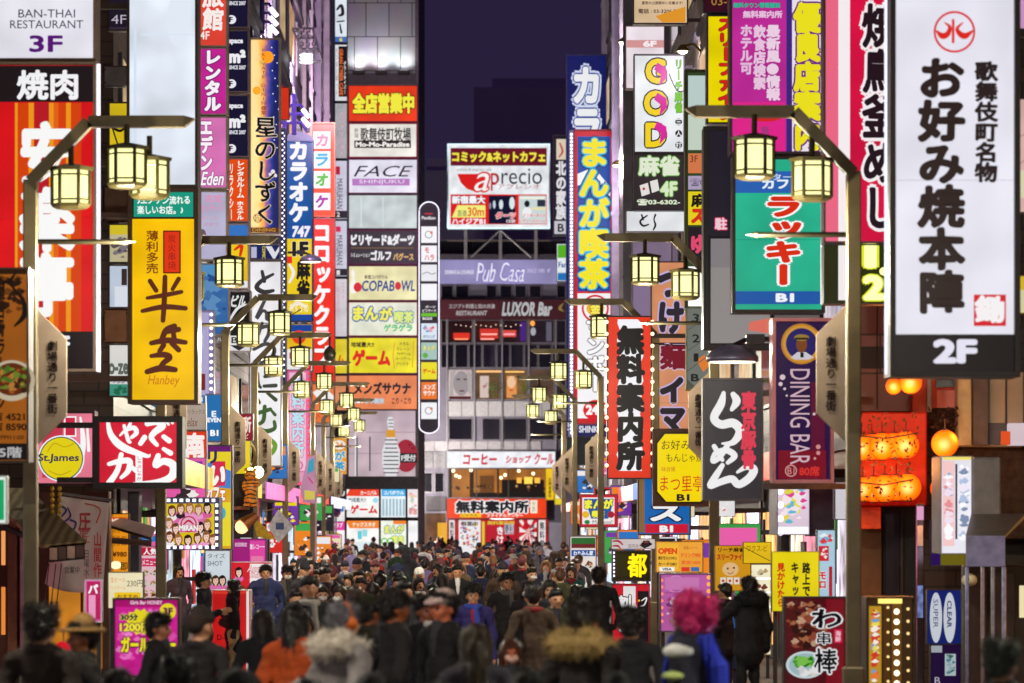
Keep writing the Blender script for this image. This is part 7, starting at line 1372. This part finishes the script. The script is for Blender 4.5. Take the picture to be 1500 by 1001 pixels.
def hair_mesh(style, vox=.018, seed=1):
    c = []; A = lambda p0, p1, r0, r1, fl: c.append((p0, p1, r0, r1, fl, 0))
    rr = random.Random(seed)
    if style in ('short', 'bob', 'long', 'tousled', 'wig', 'bun'):
        A((0, .012, 1.66), (0, .02, 1.665), .083, .082, 1.16); A((0, .05, 1.62), (0, .05, 1.59), .08, .07, .9)
        for s in (-1, 1): A((s*.05, .0, 1.668), (s*.066, .02, 1.63), .045, .04, 1.2); A((s*.045, -.05, 1.69), (s*.02, -.07, 1.693), .034, .03, 1); A((s*.077, .012, 1.63), (s*.079, .015, 1.6), .022, .014, 1.3)
        A((-.04, -.074, 1.678), (.045, -.076, 1.672), .022, .02, 1)
    if style in ('bob', 'long'):
        for s in (-1, 1): A((s*.07, .01, 1.64), (s*.082, .0, 1.5 if style == 'bob' else 1.4), .036, .032, 1.3); A((s*.05, -.082, 1.665), (s*.074, -.06, 1.6), .018, .018, 1)
        A((0, .06, 1.6), (0, .06, 1.49 if style == 'bob' else 1.33), .085, .075 if style == 'bob' else .08, .65)
    if style == 'wig':
        for i in range(26):
            a = rr.uniform(0, 6.28); z = rr.uniform(1.52, 1.73); r = .11 if z < 1.68 else .06
            if math.sin(a) < -.45 and z < 1.66: continue
            A((r*.7*math.cos(a), .02+r*.8*math.sin(a), z), (r*1.25*math.cos(a), .03+r*1.3*math.sin(a), z+rr.uniform(-.05, .07)), .05, .024, 1)
    if style == 'tousled':
        for i in range(22):
            a = rr.uniform(0, 6.28); A((.05*math.cos(a), .02+.05*math.sin(a), 1.69), (.095*math.cos(a), .015+.1*math.sin(a), 1.70+rr.uniform(-.05, .06)), .026, .012, 1)
    if style == 'bun': A((0, .06, 1.72), (0, .075, 1.735), .045, .04, 1)
    if style == 'cap':
        A((0, .008, 1.665), (0, .012, 1.672), .094, .09, 1.15); A((-.045, -.09, 1.66), (.045, -.09, 1.66), .03, .03, 1); A((-.045, -.13, 1.65), (.045, -.13, 1.65), .022, .022, 1); A((-.03, -.16, 1.642), (.03, -.16, 1.642), .02, .02, 1)
    if style == 'beanie': A((0, .01, 1.665), (0, .015, 1.70), .096, .075, 1.15); A((-.06, -.06, 1.66), (.06, -.06, 1.66), .036, .036, 1); A((0, .06, 1.62), (0, .06, 1.65), .075, .075, .9)
    if style == 'brim':
        A((0, .01, 1.68), (0, .012, 1.72), .09, .08, 1.1)
        for k in range(20): a = k*.31416; b = a+.31416; A((.155*math.cos(a), .17*math.sin(a), 1.665), (.155*math.cos(b), .17*math.sin(b), 1.665), .016, .016, 1); A((.1*math.cos(a), .12*math.sin(a), 1.668), (.13*math.cos(a), .145*math.sin(a), 1.666), .02, .018, 1)
    if style == 'hood':
        A((0, .04, 1.64), (0, .05, 1.66), .115, .115, 1.1); A((0, .06, 1.55), (0, .05, 1.45), .12, .12, .9)
        for k in range(14):
            a = -.6+k*(math.pi+1.2)/13; b = -.6+(k+1)*(math.pi+1.2)/13
            A((.112*math.cos(a), -.05, 1.62+.118*math.sin(a)), (.112*math.cos(b), -.05, 1.62+.118*math.sin(b)), .026, .026, 1)
    if style == 'fur':
        for k in range(16):
            a = -.9+k*(math.pi+1.8)/15; A((.15*math.cos(a), .09-.12*math.sin(a)*.3, 1.46+.06*max(0, math.sin(a))), (.165*math.cos(a+.18), .1-.13*math.sin(a+.18)*.3, 1.46+.06*max(0, math.sin(a+.18))), .05, .05, 1)
        for k in range(11):
            a = math.pi*k/10; A((.17*math.cos(a), .02+.13*math.sin(a), 1.44), (.17*math.cos(a+.3), .02+.13*math.sin(a+.3), 1.44), .055, .055, 1)
    if style == 'scarf':
        for k in range(14): a = k*.4488; A((.085*math.cos(a), .0+.085*math.sin(a), 1.46), (.085*math.cos(a+.45), .0+.085*math.sin(a+.45), 1.455), .038, .038, 1)
        A((.03, -.1, 1.44), (.05, -.13, 1.22), .04, .035, .6)
    if style == 'mask': A((-.035, -.092, 1.555), (.035, -.092, 1.555), .036, .036, .8); A((0, -.1, 1.57), (0, -.1, 1.535), .03, .03, .8)
    if style == 'phones':
        for s in (-1, 1): A((s*.1, .0, 1.6), (s*.112, .0, 1.6), .045, .04, 1)
        for k in range(12): a = math.pi*k/12; A((.1*math.cos(a), 0, 1.61+.125*math.sin(a)), (.1*math.cos(a+.27), 0, 1.61+.125*math.sin(a+.27)), .02, .02, 1)
    me = remesh(caps_mesh(c), vox, 2)
    if style in ('short', 'bob', 'long', 'tousled', 'wig', 'bun', 'fur'):
        amp = .02 if style in ('fur', 'wig') else .013
        for v in me.vertices:
            p = v.co; q = Vector((p.x*55, p.y*55, p.z*(9 if style not in ('fur', 'wig') else 40)))
            v.co = p + v.normal*(noise.noise(q)*amp)
        if vox < .015:      # loose strands that break the outline
            bm = bmesh.new(); bm.from_mesh(me); bm.normal_update(); bm.verts.ensure_lookup_table(); src = list(bm.verts); n0 = len(src)
            for i in range(2200):
                v = src[rr.randrange(n0)]; nn = v.normal; dn = Vector((0, .15, -1)) if style in ('bob', 'long', 'bun') else Vector((rr.gauss(0, .6), rr.gauss(0, .6), rr.gauss(-.2, .7)))
                t = (dn-nn*dn.dot(nn)*.8+nn*rr.uniform(.15, .55)); t = t.normalized()*rr.uniform(.02, .055)*(1.3 if style in ('wig', 'fur', 'tousled') else 1)
                w = t.cross(nn); w = w.normalized()*.0028 if w.length > 1e-6 else Vector((.0028, 0, 0)); p0 = v.co-nn*.004; cv = Vector((rr.gauss(0, .006), rr.gauss(0, .006), -.004))
                a = [bm.verts.new(p0-w), bm.verts.new(p0+w), bm.verts.new(p0+t*.6+w*.7+nn*.004), bm.verts.new(p0+t*.6-w*.7+nn*.004), bm.verts.new(p0+t+cv)]
                bm.faces.new((a[0], a[1], a[2], a[3])); bm.faces.new((a[3], a[2], a[4]))
            bm.to_mesh(me); bm.free()
    me.polygons.foreach_set('use_smooth', [True]*len(me.polygons)); me.materials.append(None)
    return me
def cloth(h, sc=40, rough=.85, bump=.25):
    k = ('cloth', h, sc)
    if k in _M: return _M[k]
    m = df(h, rough, 0, .28, 7)
    m = m.copy(); m.name = 'cloth_'+h
    t = m.node_tree; b = t.nodes['Principled BSDF']; tc = [n for n in t.nodes if n.type == 'TEX_COORD'][0]
    n = t.nodes.new('ShaderNodeTexNoise'); n.inputs['Scale'].default_value = sc*.35; n.inputs['Detail'].default_value = 4
    bp = t.nodes.new('ShaderNodeBump'); bp.inputs['Strength'].default_value = bump*2; bp.inputs['Distance'].default_value = .03
    t.links.new(tc.outputs['Object'], n.inputs['Vector']); t.links.new(n.outputs[0], bp.inputs['Height']); t.links.new(bp.outputs[0], b.inputs['Normal'])
    _M[k] = m; return m
def hairmat(h):
    k = ('hair', h)
    if k in _M: return _M[k]
    m = df(h, .42, 0, .35, 30); m = m.copy(); m.name = 'hair_'+h; _M[k] = m; return m
def skinmat(h):
    k = ('skin', h)
    if k in _M: return _M[k]
    m = df(h, .5, 0, .08, 12).copy(); m.name = 'skin_'+h
    b = m.node_tree.nodes['Principled BSDF']; b.inputs['Subsurface Weight'].default_value = 0.0
    _M[k] = m; return m
_FIG = {}; _HAIR = {}
def fig(**k):
    key = tuple(sorted((a, str(b)) for a, b in k.items()))
    if key not in _FIG: _FIG[key] = figure(**k)
    return _FIG[key]
def hair(style, vox):
    if (style, vox) not in _HAIR: _HAIR[(style, vox)] = hair_mesh(style, vox)
    return _HAIR[(style, vox)]
def slot(o, i, m):
    o.material_slots[i].link = 'OBJECT'; o.material_slots[i].material = m
NOUSE = set()
def person(label, px, d, face=0., h=1.7, coat='23202a', legs='1a1a22', skin='c8906c', hairc='120d0c', style='short', inner='34323a', shoe='1a1614', extra=(), vox=.02, group=None, ground=None, bag=None, hvox=None, pos=None, **fk):
    """face: 0 = towards the camera, pi = away"""
    x = X(px, d) if pos is None else pos
    gz = 0.
    if d < 165 and (x < xfac(-1, d)+1.45 or x > xfac(1, d)-1.45): gz = .1
    root = thing('person', label, 'person', (x, d, gz), group, face)
    sc = h/1.72; root.scale = (sc, sc, sc)
    me = fig(vox=vox, **fk)
    o = bpy.data.objects.new('body', me); COL.objects.link(o); o.parent = root
    ms = [skinmat(skin), cloth(coat), cloth(legs, 60), df(shoe, .5), cloth(inner), df('1a1010', .4)]
    for i, m in enumerate(ms): slot(o, i, m)
    tn = fk.get('turn', 0.); ln = fk.get('lean', 0.)
    z = .665
    dy = -ln*.12 - z*ln*.35; dz = -z*ln*.06
    for st, hc, nm in [(style, hairc, 'hair' if style in ('short', 'bob', 'long', 'tousled', 'wig', 'bun') else 'hat')] + [(e, c2, {'mask': 'face_mask', 'scarf': 'scarf', 'fur': 'fur_collar', 'hood': 'hood', 'phones': 'headphones', 'short': 'hair', 'long': 'hair', 'bob': 'hair', 'cap': 'hat', 'beanie': 'hat', 'brim': 'hat'}[e]) for e, c2 in extra]:
        if st is None: continue
        q = bpy.data.objects.new(nm, hair(st, hvox or vox)); COL.objects.link(q); q.parent = root
        slot(q, 0, hairmat(hc) if nm == 'hair' else cloth(hc))
        if st not in ('fur', 'scarf'):
            q.location = (-(-.015)*math.sin(-tn)*0, -.015+.015*math.cos(tn)+dy, dz); q.rotation_euler = (0, 0, tn)
            q.location.x = -.015*math.sin(tn); q.scale = (.94, .94, .94); q.location.z += 1.5*.06; q.location.y -= .001
        else: q.location = (0, dy*.6, 0)
    if bag:
        kind, bc, sx = bag
        m = MB()
        if kind == 'tote': m.box((sx*.34-.06*0-.04, -.17, .42), (sx*.34+.04, .13, .72), .015); nm = 'bag'
        if kind == 'back': m.box((-.15, .13, 1.0), (.15, .28, 1.4), .05); nm = 'backpack'
        if kind == 'paper': m.box((sx*.3-.14, -.1, .38), (sx*.3+.14, .02, .74), .01); nm = 'bag'
        b_ = m.out(nm, cloth(bc), root)
        if kind != 'back':
            m = MB(); zt = .72
            cx = sx*.3 if kind == 'paper' else sx*.34
            m.tube([(cx, -.1, zt), (cx, -.07, zt+.11), (cx, -.0, zt+.11), (cx, .02, zt)], .008, 6); m.out('handle', cloth(bc), b_)
    return root

PI = math.pi
V1 = .0125
# ---- named figures, mid distance
def PR(label, px, d, face=0., h=1.7, cc='23202a', lc='1a1a22', hem=.78, **k):
    return person(label, px, d, face, h, cc, lc, hem=hem, **k)
_figure = figure
def figure(hem=.78, **k): return _figure(coat=hem, **k)

PR('man in a navy quilted jacket and black trousers standing by the red board', 389, 61, .12, 1.74, '2a3262', '14141c', .84, vox=V1, arms=('pocket', 'pocket'), puff=.02, hairc='1c120c', shoe='3a1a14')
PR('person in a grey camouflage jacket and faded jeans beside the quilted jacket man', 421, 64, .2, 1.68, '6a6460', '5a6e96', .86, vox=V1, arms=('fold', 'down'), puff=.01, style='tousled', extra=(('mask', 'e8e4e4'),), shoe='c8c0b0')
PR('woman with shoulder length dark hair in a black coat carrying a beige paper bag', 342, 55, -1.45, 1.60, '131218', 'b8a070', .66, vox=V1, arms=('phone', 'down'), female=True, style='bob', bag=('paper', 'd8b878', -1))
PR('young man in a dark jacket in profile holding a menu beside the bar board', 298, 53, 1.5, 1.72, '18161e', '14141a', .82, vox=V1, arms=('phone', 'phone'), hairc='0e0b0e')
PR('masked person in a pale scarf behind the quilted jacket man', 440, 66, .1, 1.64, '3a3430', '2a2a34', .7, vox=.015, arms=('pocket', 'down'), female=True, style='bob', extra=(('mask', 'f0ecec'), ('scarf', 'b8b0b0')))
PR('masked person in a dark coat between the camouflage jacket and the crowd', 465, 65, -.2, 1.62, '2a262c', '1a1a20', .7, vox=.015, arms=('pocket', 'pocket'), style='short', extra=(('mask', 'c8b8a8'),))
PR('bespectacled man in a dark brown jacket facing up the street towards us', 526, 58, .1, 1.70, '2e2620', '1c1a1e', .8, vox=.015, arms=('pocket', 'pocket'), hairc='1a1210')
PR('man with cropped hair in a black overcoat with a grey scarf', 583, 56, -.15, 1.72, '1a181c', '18181c', .6, vox=.015, arms=('pocket', 'pocket'), extra=(('scarf', '8a8690'),))
PR('person wearing a white peaked cap in the middle of the crowd', 614, 60, 0, 1.7, '3a3440', '20202a', .8, vox=.015, arms=('pocket', 'down'), style='cap', hairc='e4e0dc')
PR('man in a dark suit and white shirt walking towards us', 670, 62, .1, 1.74, '1c1a22', '1a1a20', .8, vox=.015, arms=('swing_f', 'swing_b'), stride=.2, inner='f0f0f4')
PR('young man in a purple blue jacket and blue scarf carrying a white bag', 693, 45, .05, 1.67, '30286e', '18161e', .8, vox=V1, arms=('down', 'bag'), style='tousled', hairc='16100e', inner='a82030', extra=(('scarf', '3044a8'),), bag=('paper', 'e8e4e0', 1))
PR('masked person in a dark coat with a yellow shoulder strap', 773, 49, -.1, 1.66, '201c22', '18181c', .7, vox=V1, arms=('pocket', 'pocket'), style='bob', hairc='2a1a12', extra=(('mask', 'f6f2f0'),), female=True)
PR('long haired person in a black coat and charcoal scarf facing us', 805, 46, .05, 1.72, '1a181c', '16161a', .62, vox=V1, arms=('pocket', 'fold'), style='long', hairc='1a100c', extra=(('scarf', '3a3a42'),))
PR('man in an unbuttoned grey coat looking up beside the masked person', 742, 51, .3, 1.74, '2c2a2c', '1a1a1e', .62, vox=V1, arms=('pocket', 'pocket'), hairc='1a1412', extra=(('scarf', '6a6460'),))
PR('man in a dark suit seen from behind near the menu tower', 877, 52, PI-.1, 1.80, '1a1a20', '16161c', .8, vox=V1, arms=('pocket', 'down'), hairc='241a14')
PR('man in a hooded black jacket from behind reaching up to the bright shop shelf', 1097, 47, PI+.5, 1.74, '121018', '101016', .78, vox=V1, arms=('down', 'reach'), puff=.03, hairc='100c0c', extra=(('fur', '15131a'),))
PR('person bending low in a black jacket next to the mirrored shelf shop', 1062, 50, PI+.9, 1.62, '1c1620', '141218', .8, vox=.015, arms=('pocket', 'pocket'))
PR('shop clerk with dark hair behind the film strip poster lamp post', 262, 63, .4, 1.62, '4a3a48', '1a1a20', .8, vox=.015, arms=('pocket', 'pocket'), style='bob', female=True)
PR('person in a bright orange jacket at the far end of the crowd', 655, 105, .7, 1.72, 'e04410', '1c1c24', .84, vox=.018, arms=('pocket', 'phone'), hairc='100c0c')
PR('person in a mustard coat seen from behind before the white boards', 546, 128, PI, 1.8, '8a6c30', '2a2620', .6, vox=.018, arms=('pocket', 'pocket'), hairc='3a2a1c')
PR('person in a lilac jacket beside the mustard coat', 568, 112, .1, 1.64, '8a78a8', '2a2a3a', .8, vox=.018, arms=('pocket', 'pocket'), style='hood', hairc='6a5a88')
PR('woman with white hair covering and red bag strap near the traffic plate', 478, 88, .2, 1.66, '5a3a40', '2a2228', .7, vox=.018, arms=('pocket', 'pocket'), style='beanie', hairc='d8ccc8', female=True)
PR('person in a large pale hood walking away in the middle of the crowd', 672, 84, PI, 1.7, '8c8490', '22222a', .8, vox=.018, arms=('pocket', 'pocket'), style='hood', hairc='a8a0b0')
PR('person in a red jacket and pale cap near the sunburst poster', 752, 88, .5, 1.7, '8a1c1c', '22222a', .8, vox=.018, arms=('pocket', 'pocket'), style='cap', hairc='a8a09c')
PR('person in a grey hood and silver scarf at the east edge of the crowd', 790, 110, .3, 1.74, '787888', '22222a', .8, vox=.018, arms=('pocket', 'pocket'), style='hood', hairc='8a8a9a')

# ---- close figures at the bottom of the frame
V2 = .0125
PR('person in a tan brimmed hat and dark coat by the olive awning', 121, 27, -1.2, 1.70, '1c1614', '14141a', .7, vox=V2, style='brim', hairc='9a7440', arms=('pocket', 'pocket'), skin='9a5c38', extra=(('short', '1a1210'),))
PR('tall dark haired person in a brown coat at the west edge', 62, 25, PI-.4, 1.84, '2a1c16', '14141a', .7, vox=V2, style='tousled', hairc='1c120c', arms=('pocket', 'pocket'))
PR('man with short black hair in profile in front of the magenta bar board', 232, 31, 1.35, 1.66, '17131a', '14141a', .8, vox=V2, hairc='0e0a0c', arms=('pocket', 'pocket'), skin='a86a4c')
PR('person in a dark knit cap walking beside the man at the bar board', 293, 28, 2.6, 1.76, '1a1416', '14141a', .7, vox=V2, style='beanie', hairc='2c1c18', arms=('pocket', 'pocket'))
PR('woman with very long black hair in an orange jacket', 432, 28, 2.7, 1.78, 'b8480c', '1a1a22', .8, vox=V2, style='long', hairc='140c0a', arms=('pocket', 'pocket'), female=True, puff=.02)
PR('grey haired person with orange headphones and a padded jacket with pale fur collar', 503, 26, 2.2, 1.84, '8a8284', '22222a', .8, vox=V2, style='short', hairc='6a6670', arms=('pocket', 'pocket'), puff=.03, extra=(('phones', 'c86020'), ('fur', 'd8ccc0')))
PR('person in a dark peaked cap and black jacket turned away beside the padded jacket', 577, 29, 2.0, 1.88, '161218', '14141a', .8, vox=V2, style='cap', hairc='241c1a', arms=('pocket', 'pocket'), skin='a05428', extra=(('short', '140e0c'),))
PR('man with skin tinted for red light in a white and pink trucker cap looking aside', 650, 30, -.8, 1.86, '141016', '14141a', .8, vox=V2, style='cap', hairc='e8c8c4', arms=('pocket', 'pocket'), skin='c86a48', extra=(('short', '160e0c'),))  # red light on the face is put into the skin colour
PR('man in a dark suit with a white collar just behind the trucker cap man', 624, 34, .4, 1.74, '14121a', '14141a', .8, vox=V2, hairc='140e0c', arms=('pocket', 'pocket'), skin='a05a3c', inner='f0ecec')
PR('person with long brown hair seen from behind', 697, 24, PI+.1, 1.75, '3a3440', '1c1c22', .75, vox=V2, style='long', hairc='3a2a16', arms=('pocket', 'pocket'), female=True)
PR('short masked person with orange brown hair low in front of the crowd', 748, 30, .1, 1.48, '2a1c1c', '1c1c22', .8, vox=V2, style='bob', hairc='5a2810', arms=('pocket', 'pocket'), skin='c8643c', extra=(('mask', 'e8b8a8'),), female=True)
PR('person in a dark jacket with a thick cream fur collar and brown hair', 856, 26, 2.5, 1.85, '241c1c', '1c1c22', .75, vox=V2, style='tousled', hairc='241610', arms=('pocket', 'pocket'), puff=.02, skin='b05c2c', extra=(('fur', 'b89a60'),))
pk = PR('person with fluffy bright pink hair and a blue scarf in a navy sports jacket', 1008, 25.5, -1.9, 1.90, '16162a', '181824', .8, vox=V2, style='wig', hairc='d8287c', arms=('pocket', 'pocket'), puff=.03, skin='c8889c', extra=(('scarf', '2434b8'),))
for sx in (-1, 1):
    m = MB(); m.sphere((sx*.215, .0, 1.395), .098, 14, (1, .95, .5)); m.out('shoulder_stripe', cloth('e4e2e0'), pk)
    m = MB(); m.sphere((sx*.25, .0, 1.25), .088, 14, (1, 1, .35)); m.out('sleeve_stripe', cloth('b8c878' if sx > 0 else 'a82838'), pk)
m = MB(); m.tube([(0.03, .1, 1.46), (.06, .2, 1.3), (.05, .21, 1.05), (.06, .2, .95)], .075, 10, .06); m.out('scarf_tail', cloth('2838c0'), pk)
PR('person with greenish grey hair at the east edge beside the canopy', 1468, 22, 2.4, 1.70, '1a1c1e', '14141a', .8, vox=V2, style='tousled', hairc='30382e', arms=('pocket', 'pocket'))
PR('dark coated person low at the bottom between the hat and the bar board', 172, 21, PI, 1.58, '120e12', '101014', .7, vox=V2, style='short', hairc='140e0c', arms=('pocket', 'pocket'))
PR('dark haired person in a black hooded top low at the bottom near the orange jacket', 352, 20.5, PI-.2, 1.58, '0e0c10', '101014', .7, vox=V2, style='hood', hairc='0e0c10', arms=('pocket', 'pocket'))
PR('person in a plum coat low at the bottom below the trucker cap man', 640, 20, PI+.2, 1.55, '2c2230', '101014', .7, vox=V2, style='short', hairc='120c0c', arms=('pocket', 'pocket'))
PR('person in a black coat low between the long brown hair and the fur collar', 775, 21.5, PI, 1.56, '100c10', '101014', .7, vox=V2, style='short', hairc='120c0c', arms=('pocket', 'pocket'))

PR('person in a dark camouflage cap and brown coat between the headphones and the dark cap', 540, 31, 2.4, 1.80, '2a241c', '14141a', .8, vox=V2, style='cap', hairc='3a3a24', arms=('pocket', 'pocket'), skin='a05428', extra=(('short', '140e0c'),))
PR('person with a brown bob and black coat between the orange jacket and the red board', 385, 33, 2.9, 1.64, '141218', '14141a', .7, vox=V2, style='bob', hairc='2a1a12', arms=('pocket', 'pocket'), female=True)
PR('person in a dark coat and tousled hair between the fur collar and the pink hair', 925, 29, PI-.3, 1.74, '1c1a20', '14141a', .8, vox=V2, style='tousled', hairc='1c1410', arms=('pocket', 'pocket'))
PR('person in a black padded jacket low at the bottom beside the fur collar', 905, 20.5, PI+.1, 1.56, '15141a', '101014', .7, vox=V2, style='beanie', hairc='1a181e', arms=('pocket', 'pocket'), puff=.03)
PR('person in a charcoal coat low between the padded jacket and the dark cap', 548, 20.5, PI-.1, 1.57, '1c1a1e', '101014', .7, vox=V2, style='short', hairc='120c0c', arms=('pocket', 'pocket'))
PR('black haired person low in front of the man at the bar board', 262, 22, PI+.3, 1.60, '121014', '101014', .7, vox=V2, style='tousled', hairc='0e0a0a', arms=('pocket', 'pocket'))
PR('person with dark hair in a brown jacket low in front of the orange jacket', 445, 20.5, PI, 1.55, '2a1a12', '101014', .7, vox=V2, style='bob', hairc='140e0c', arms=('pocket', 'pocket'), female=True)
# ---- the crowd further up the street
CO = [('black', '1c1a22'), ('navy', '262e54'), ('charcoal', '38363e'), ('brown', '4a3628'), ('olive', '424228'), ('grey', '6c686e'), ('beige', '9a8664'), ('plum', '4a2848'), ('dark green', '243e30'), ('maroon', '5e1e28'), ('cream', 'c4b8a8'), ('slate blue', '4a587a'), ('scarlet', 'a82818'), ('white', 'd8d4d8'), ('lilac', '8a7ab0'), ('teal', '1c5a60')]
HA = [('short black hair', 'short', '100c0c'), ('tousled dark hair', 'tousled', '1a1210'), ('a dark bob', 'bob', '1a100c'), ('long brown hair', 'long', '2e1a10'), ('a knit cap', 'beanie', '6a3038'), ('fair hair', 'long', '8a5c30'), ('short brown hair', 'short', '4a2c1a'), ('a peaked cap', 'cap', '2a2a38'), ('a raised hood', 'hood', None), ('hair in a bun', 'bun', '140e0c')]
EX = [('', ()), (' and a white mask', (('mask', 'eeeaea'),)), (' and a red scarf', (('scarf', '8a1c20'),)), (' and a pale scarf', (('scarf', 'a8a098'),))]
POSE = [dict(arms=('pocket', 'pocket')), dict(arms=('swing_f', 'swing_b'), stride=.22), dict(arms=('pocket', 'phone'), stride=.12), dict(arms=('pocket', 'pocket'), lean=.25)]
rr = random.Random(21)
used = set(); spots = []
taken = [(X(px, d), d) for px, d in ((389, 61), (421, 64), (440, 66), (465, 65), (526, 58), (583, 56), (614, 60), (670, 62), (693, 45), (773, 49), (805, 46), (742, 51), (655, 105), (546, 128), (568, 112), (478, 88), (672, 84), (752, 88), (790, 110), (877, 52))]
def blocked(x, y, r=.62): return any(abs(x-a) < r and abs(y-b) < 1.1 for a, b in taken)
n = 0
zones = [(36, 46, 380, 860, 9), (46, 58, 470, 840, 16), (60, 74, 440, 850, 27), (74, 95, 430, 850, 32), (95, 125, 445, 850, 38), (125, 160, 470, 835, 40), (160, 225, 500, 815, 36)]
for d0, d1, p0, p1, cnt in zones:
    k = 0; tries = 0
    while k < cnt and tries < 800:
        tries += 1
        d = rr.uniform(d0, d1); px = rr.uniform(p0, p1); x = X(px, d)
        if 45 < d < 60 and 650 < px < 830: continue
        if d < 46 and 660 < px < 740: continue
        if blocked(x, d): continue
        taken.append((x, d))
        for _ in range(60):
            ci = rr.choice(CO[:5]+CO); hi = rr.choice(HA); ei = rr.choice(EX[:1]*3+EX); away = rr.random() < .42
            if d < 58: ci = rr.choice(CO[:5]); hi = rr.choice(HA[:4]+HA[9:])
            key = (ci[0], hi[0], ei[0], away, n if _ == 59 else 0)
            if key not in used: break
        used.add(key)
        if away: ei = (ei[0] if 'mask' not in ei[0] else '', tuple(e for e in ei[1] if e[0] != 'mask'))
        where = 'near' if d < 74 else 'mid' if d < 125 else 'far'
        lb = '%s crowd person in %s coat, %s%s, %s' % (where, ci[0], hi[0].replace('a dark', 'dark').replace('a knit', 'knit').replace('a peaked', 'peaked').replace('a raised', 'raised'), ei[0].replace(' and a', ','), 'walking away' if away else 'facing us')
        if lb in used: lb = 'tall ' + lb
        used.add(lb)
        fem = hi[1] in ('bob', 'long', 'bun')
        PR(lb, px, d, (PI if away else 0)+rr.gauss(0, .35), rr.gauss(1.62 if fem else 1.72, .05), ci[1], rr.choice(['14141a', '1e2232', '2a2622', '3a3f58']), .62 if rr.random() < .5 else .82, vox=.022, hvox=.02, style=hi[1], hairc=hi[2] or ci[1], extra=ei[1], skin=rr.choice(['c8906c', 'b87e5c', 'd8a484']), female=fem, inner=rr.choice(['b8b4b4', '2a2a38', '3a2028', '2a2622', '55555f']), group='people in the street crowd', bag=(('back', rr.choice(['1c1c24', '4a2a20', '2a3a5a']), 1) if rr.random() < .15 else None), **rr.choice(POSE))
        k += 1; n += 1
bpy.data.scenes.remove(TMP)
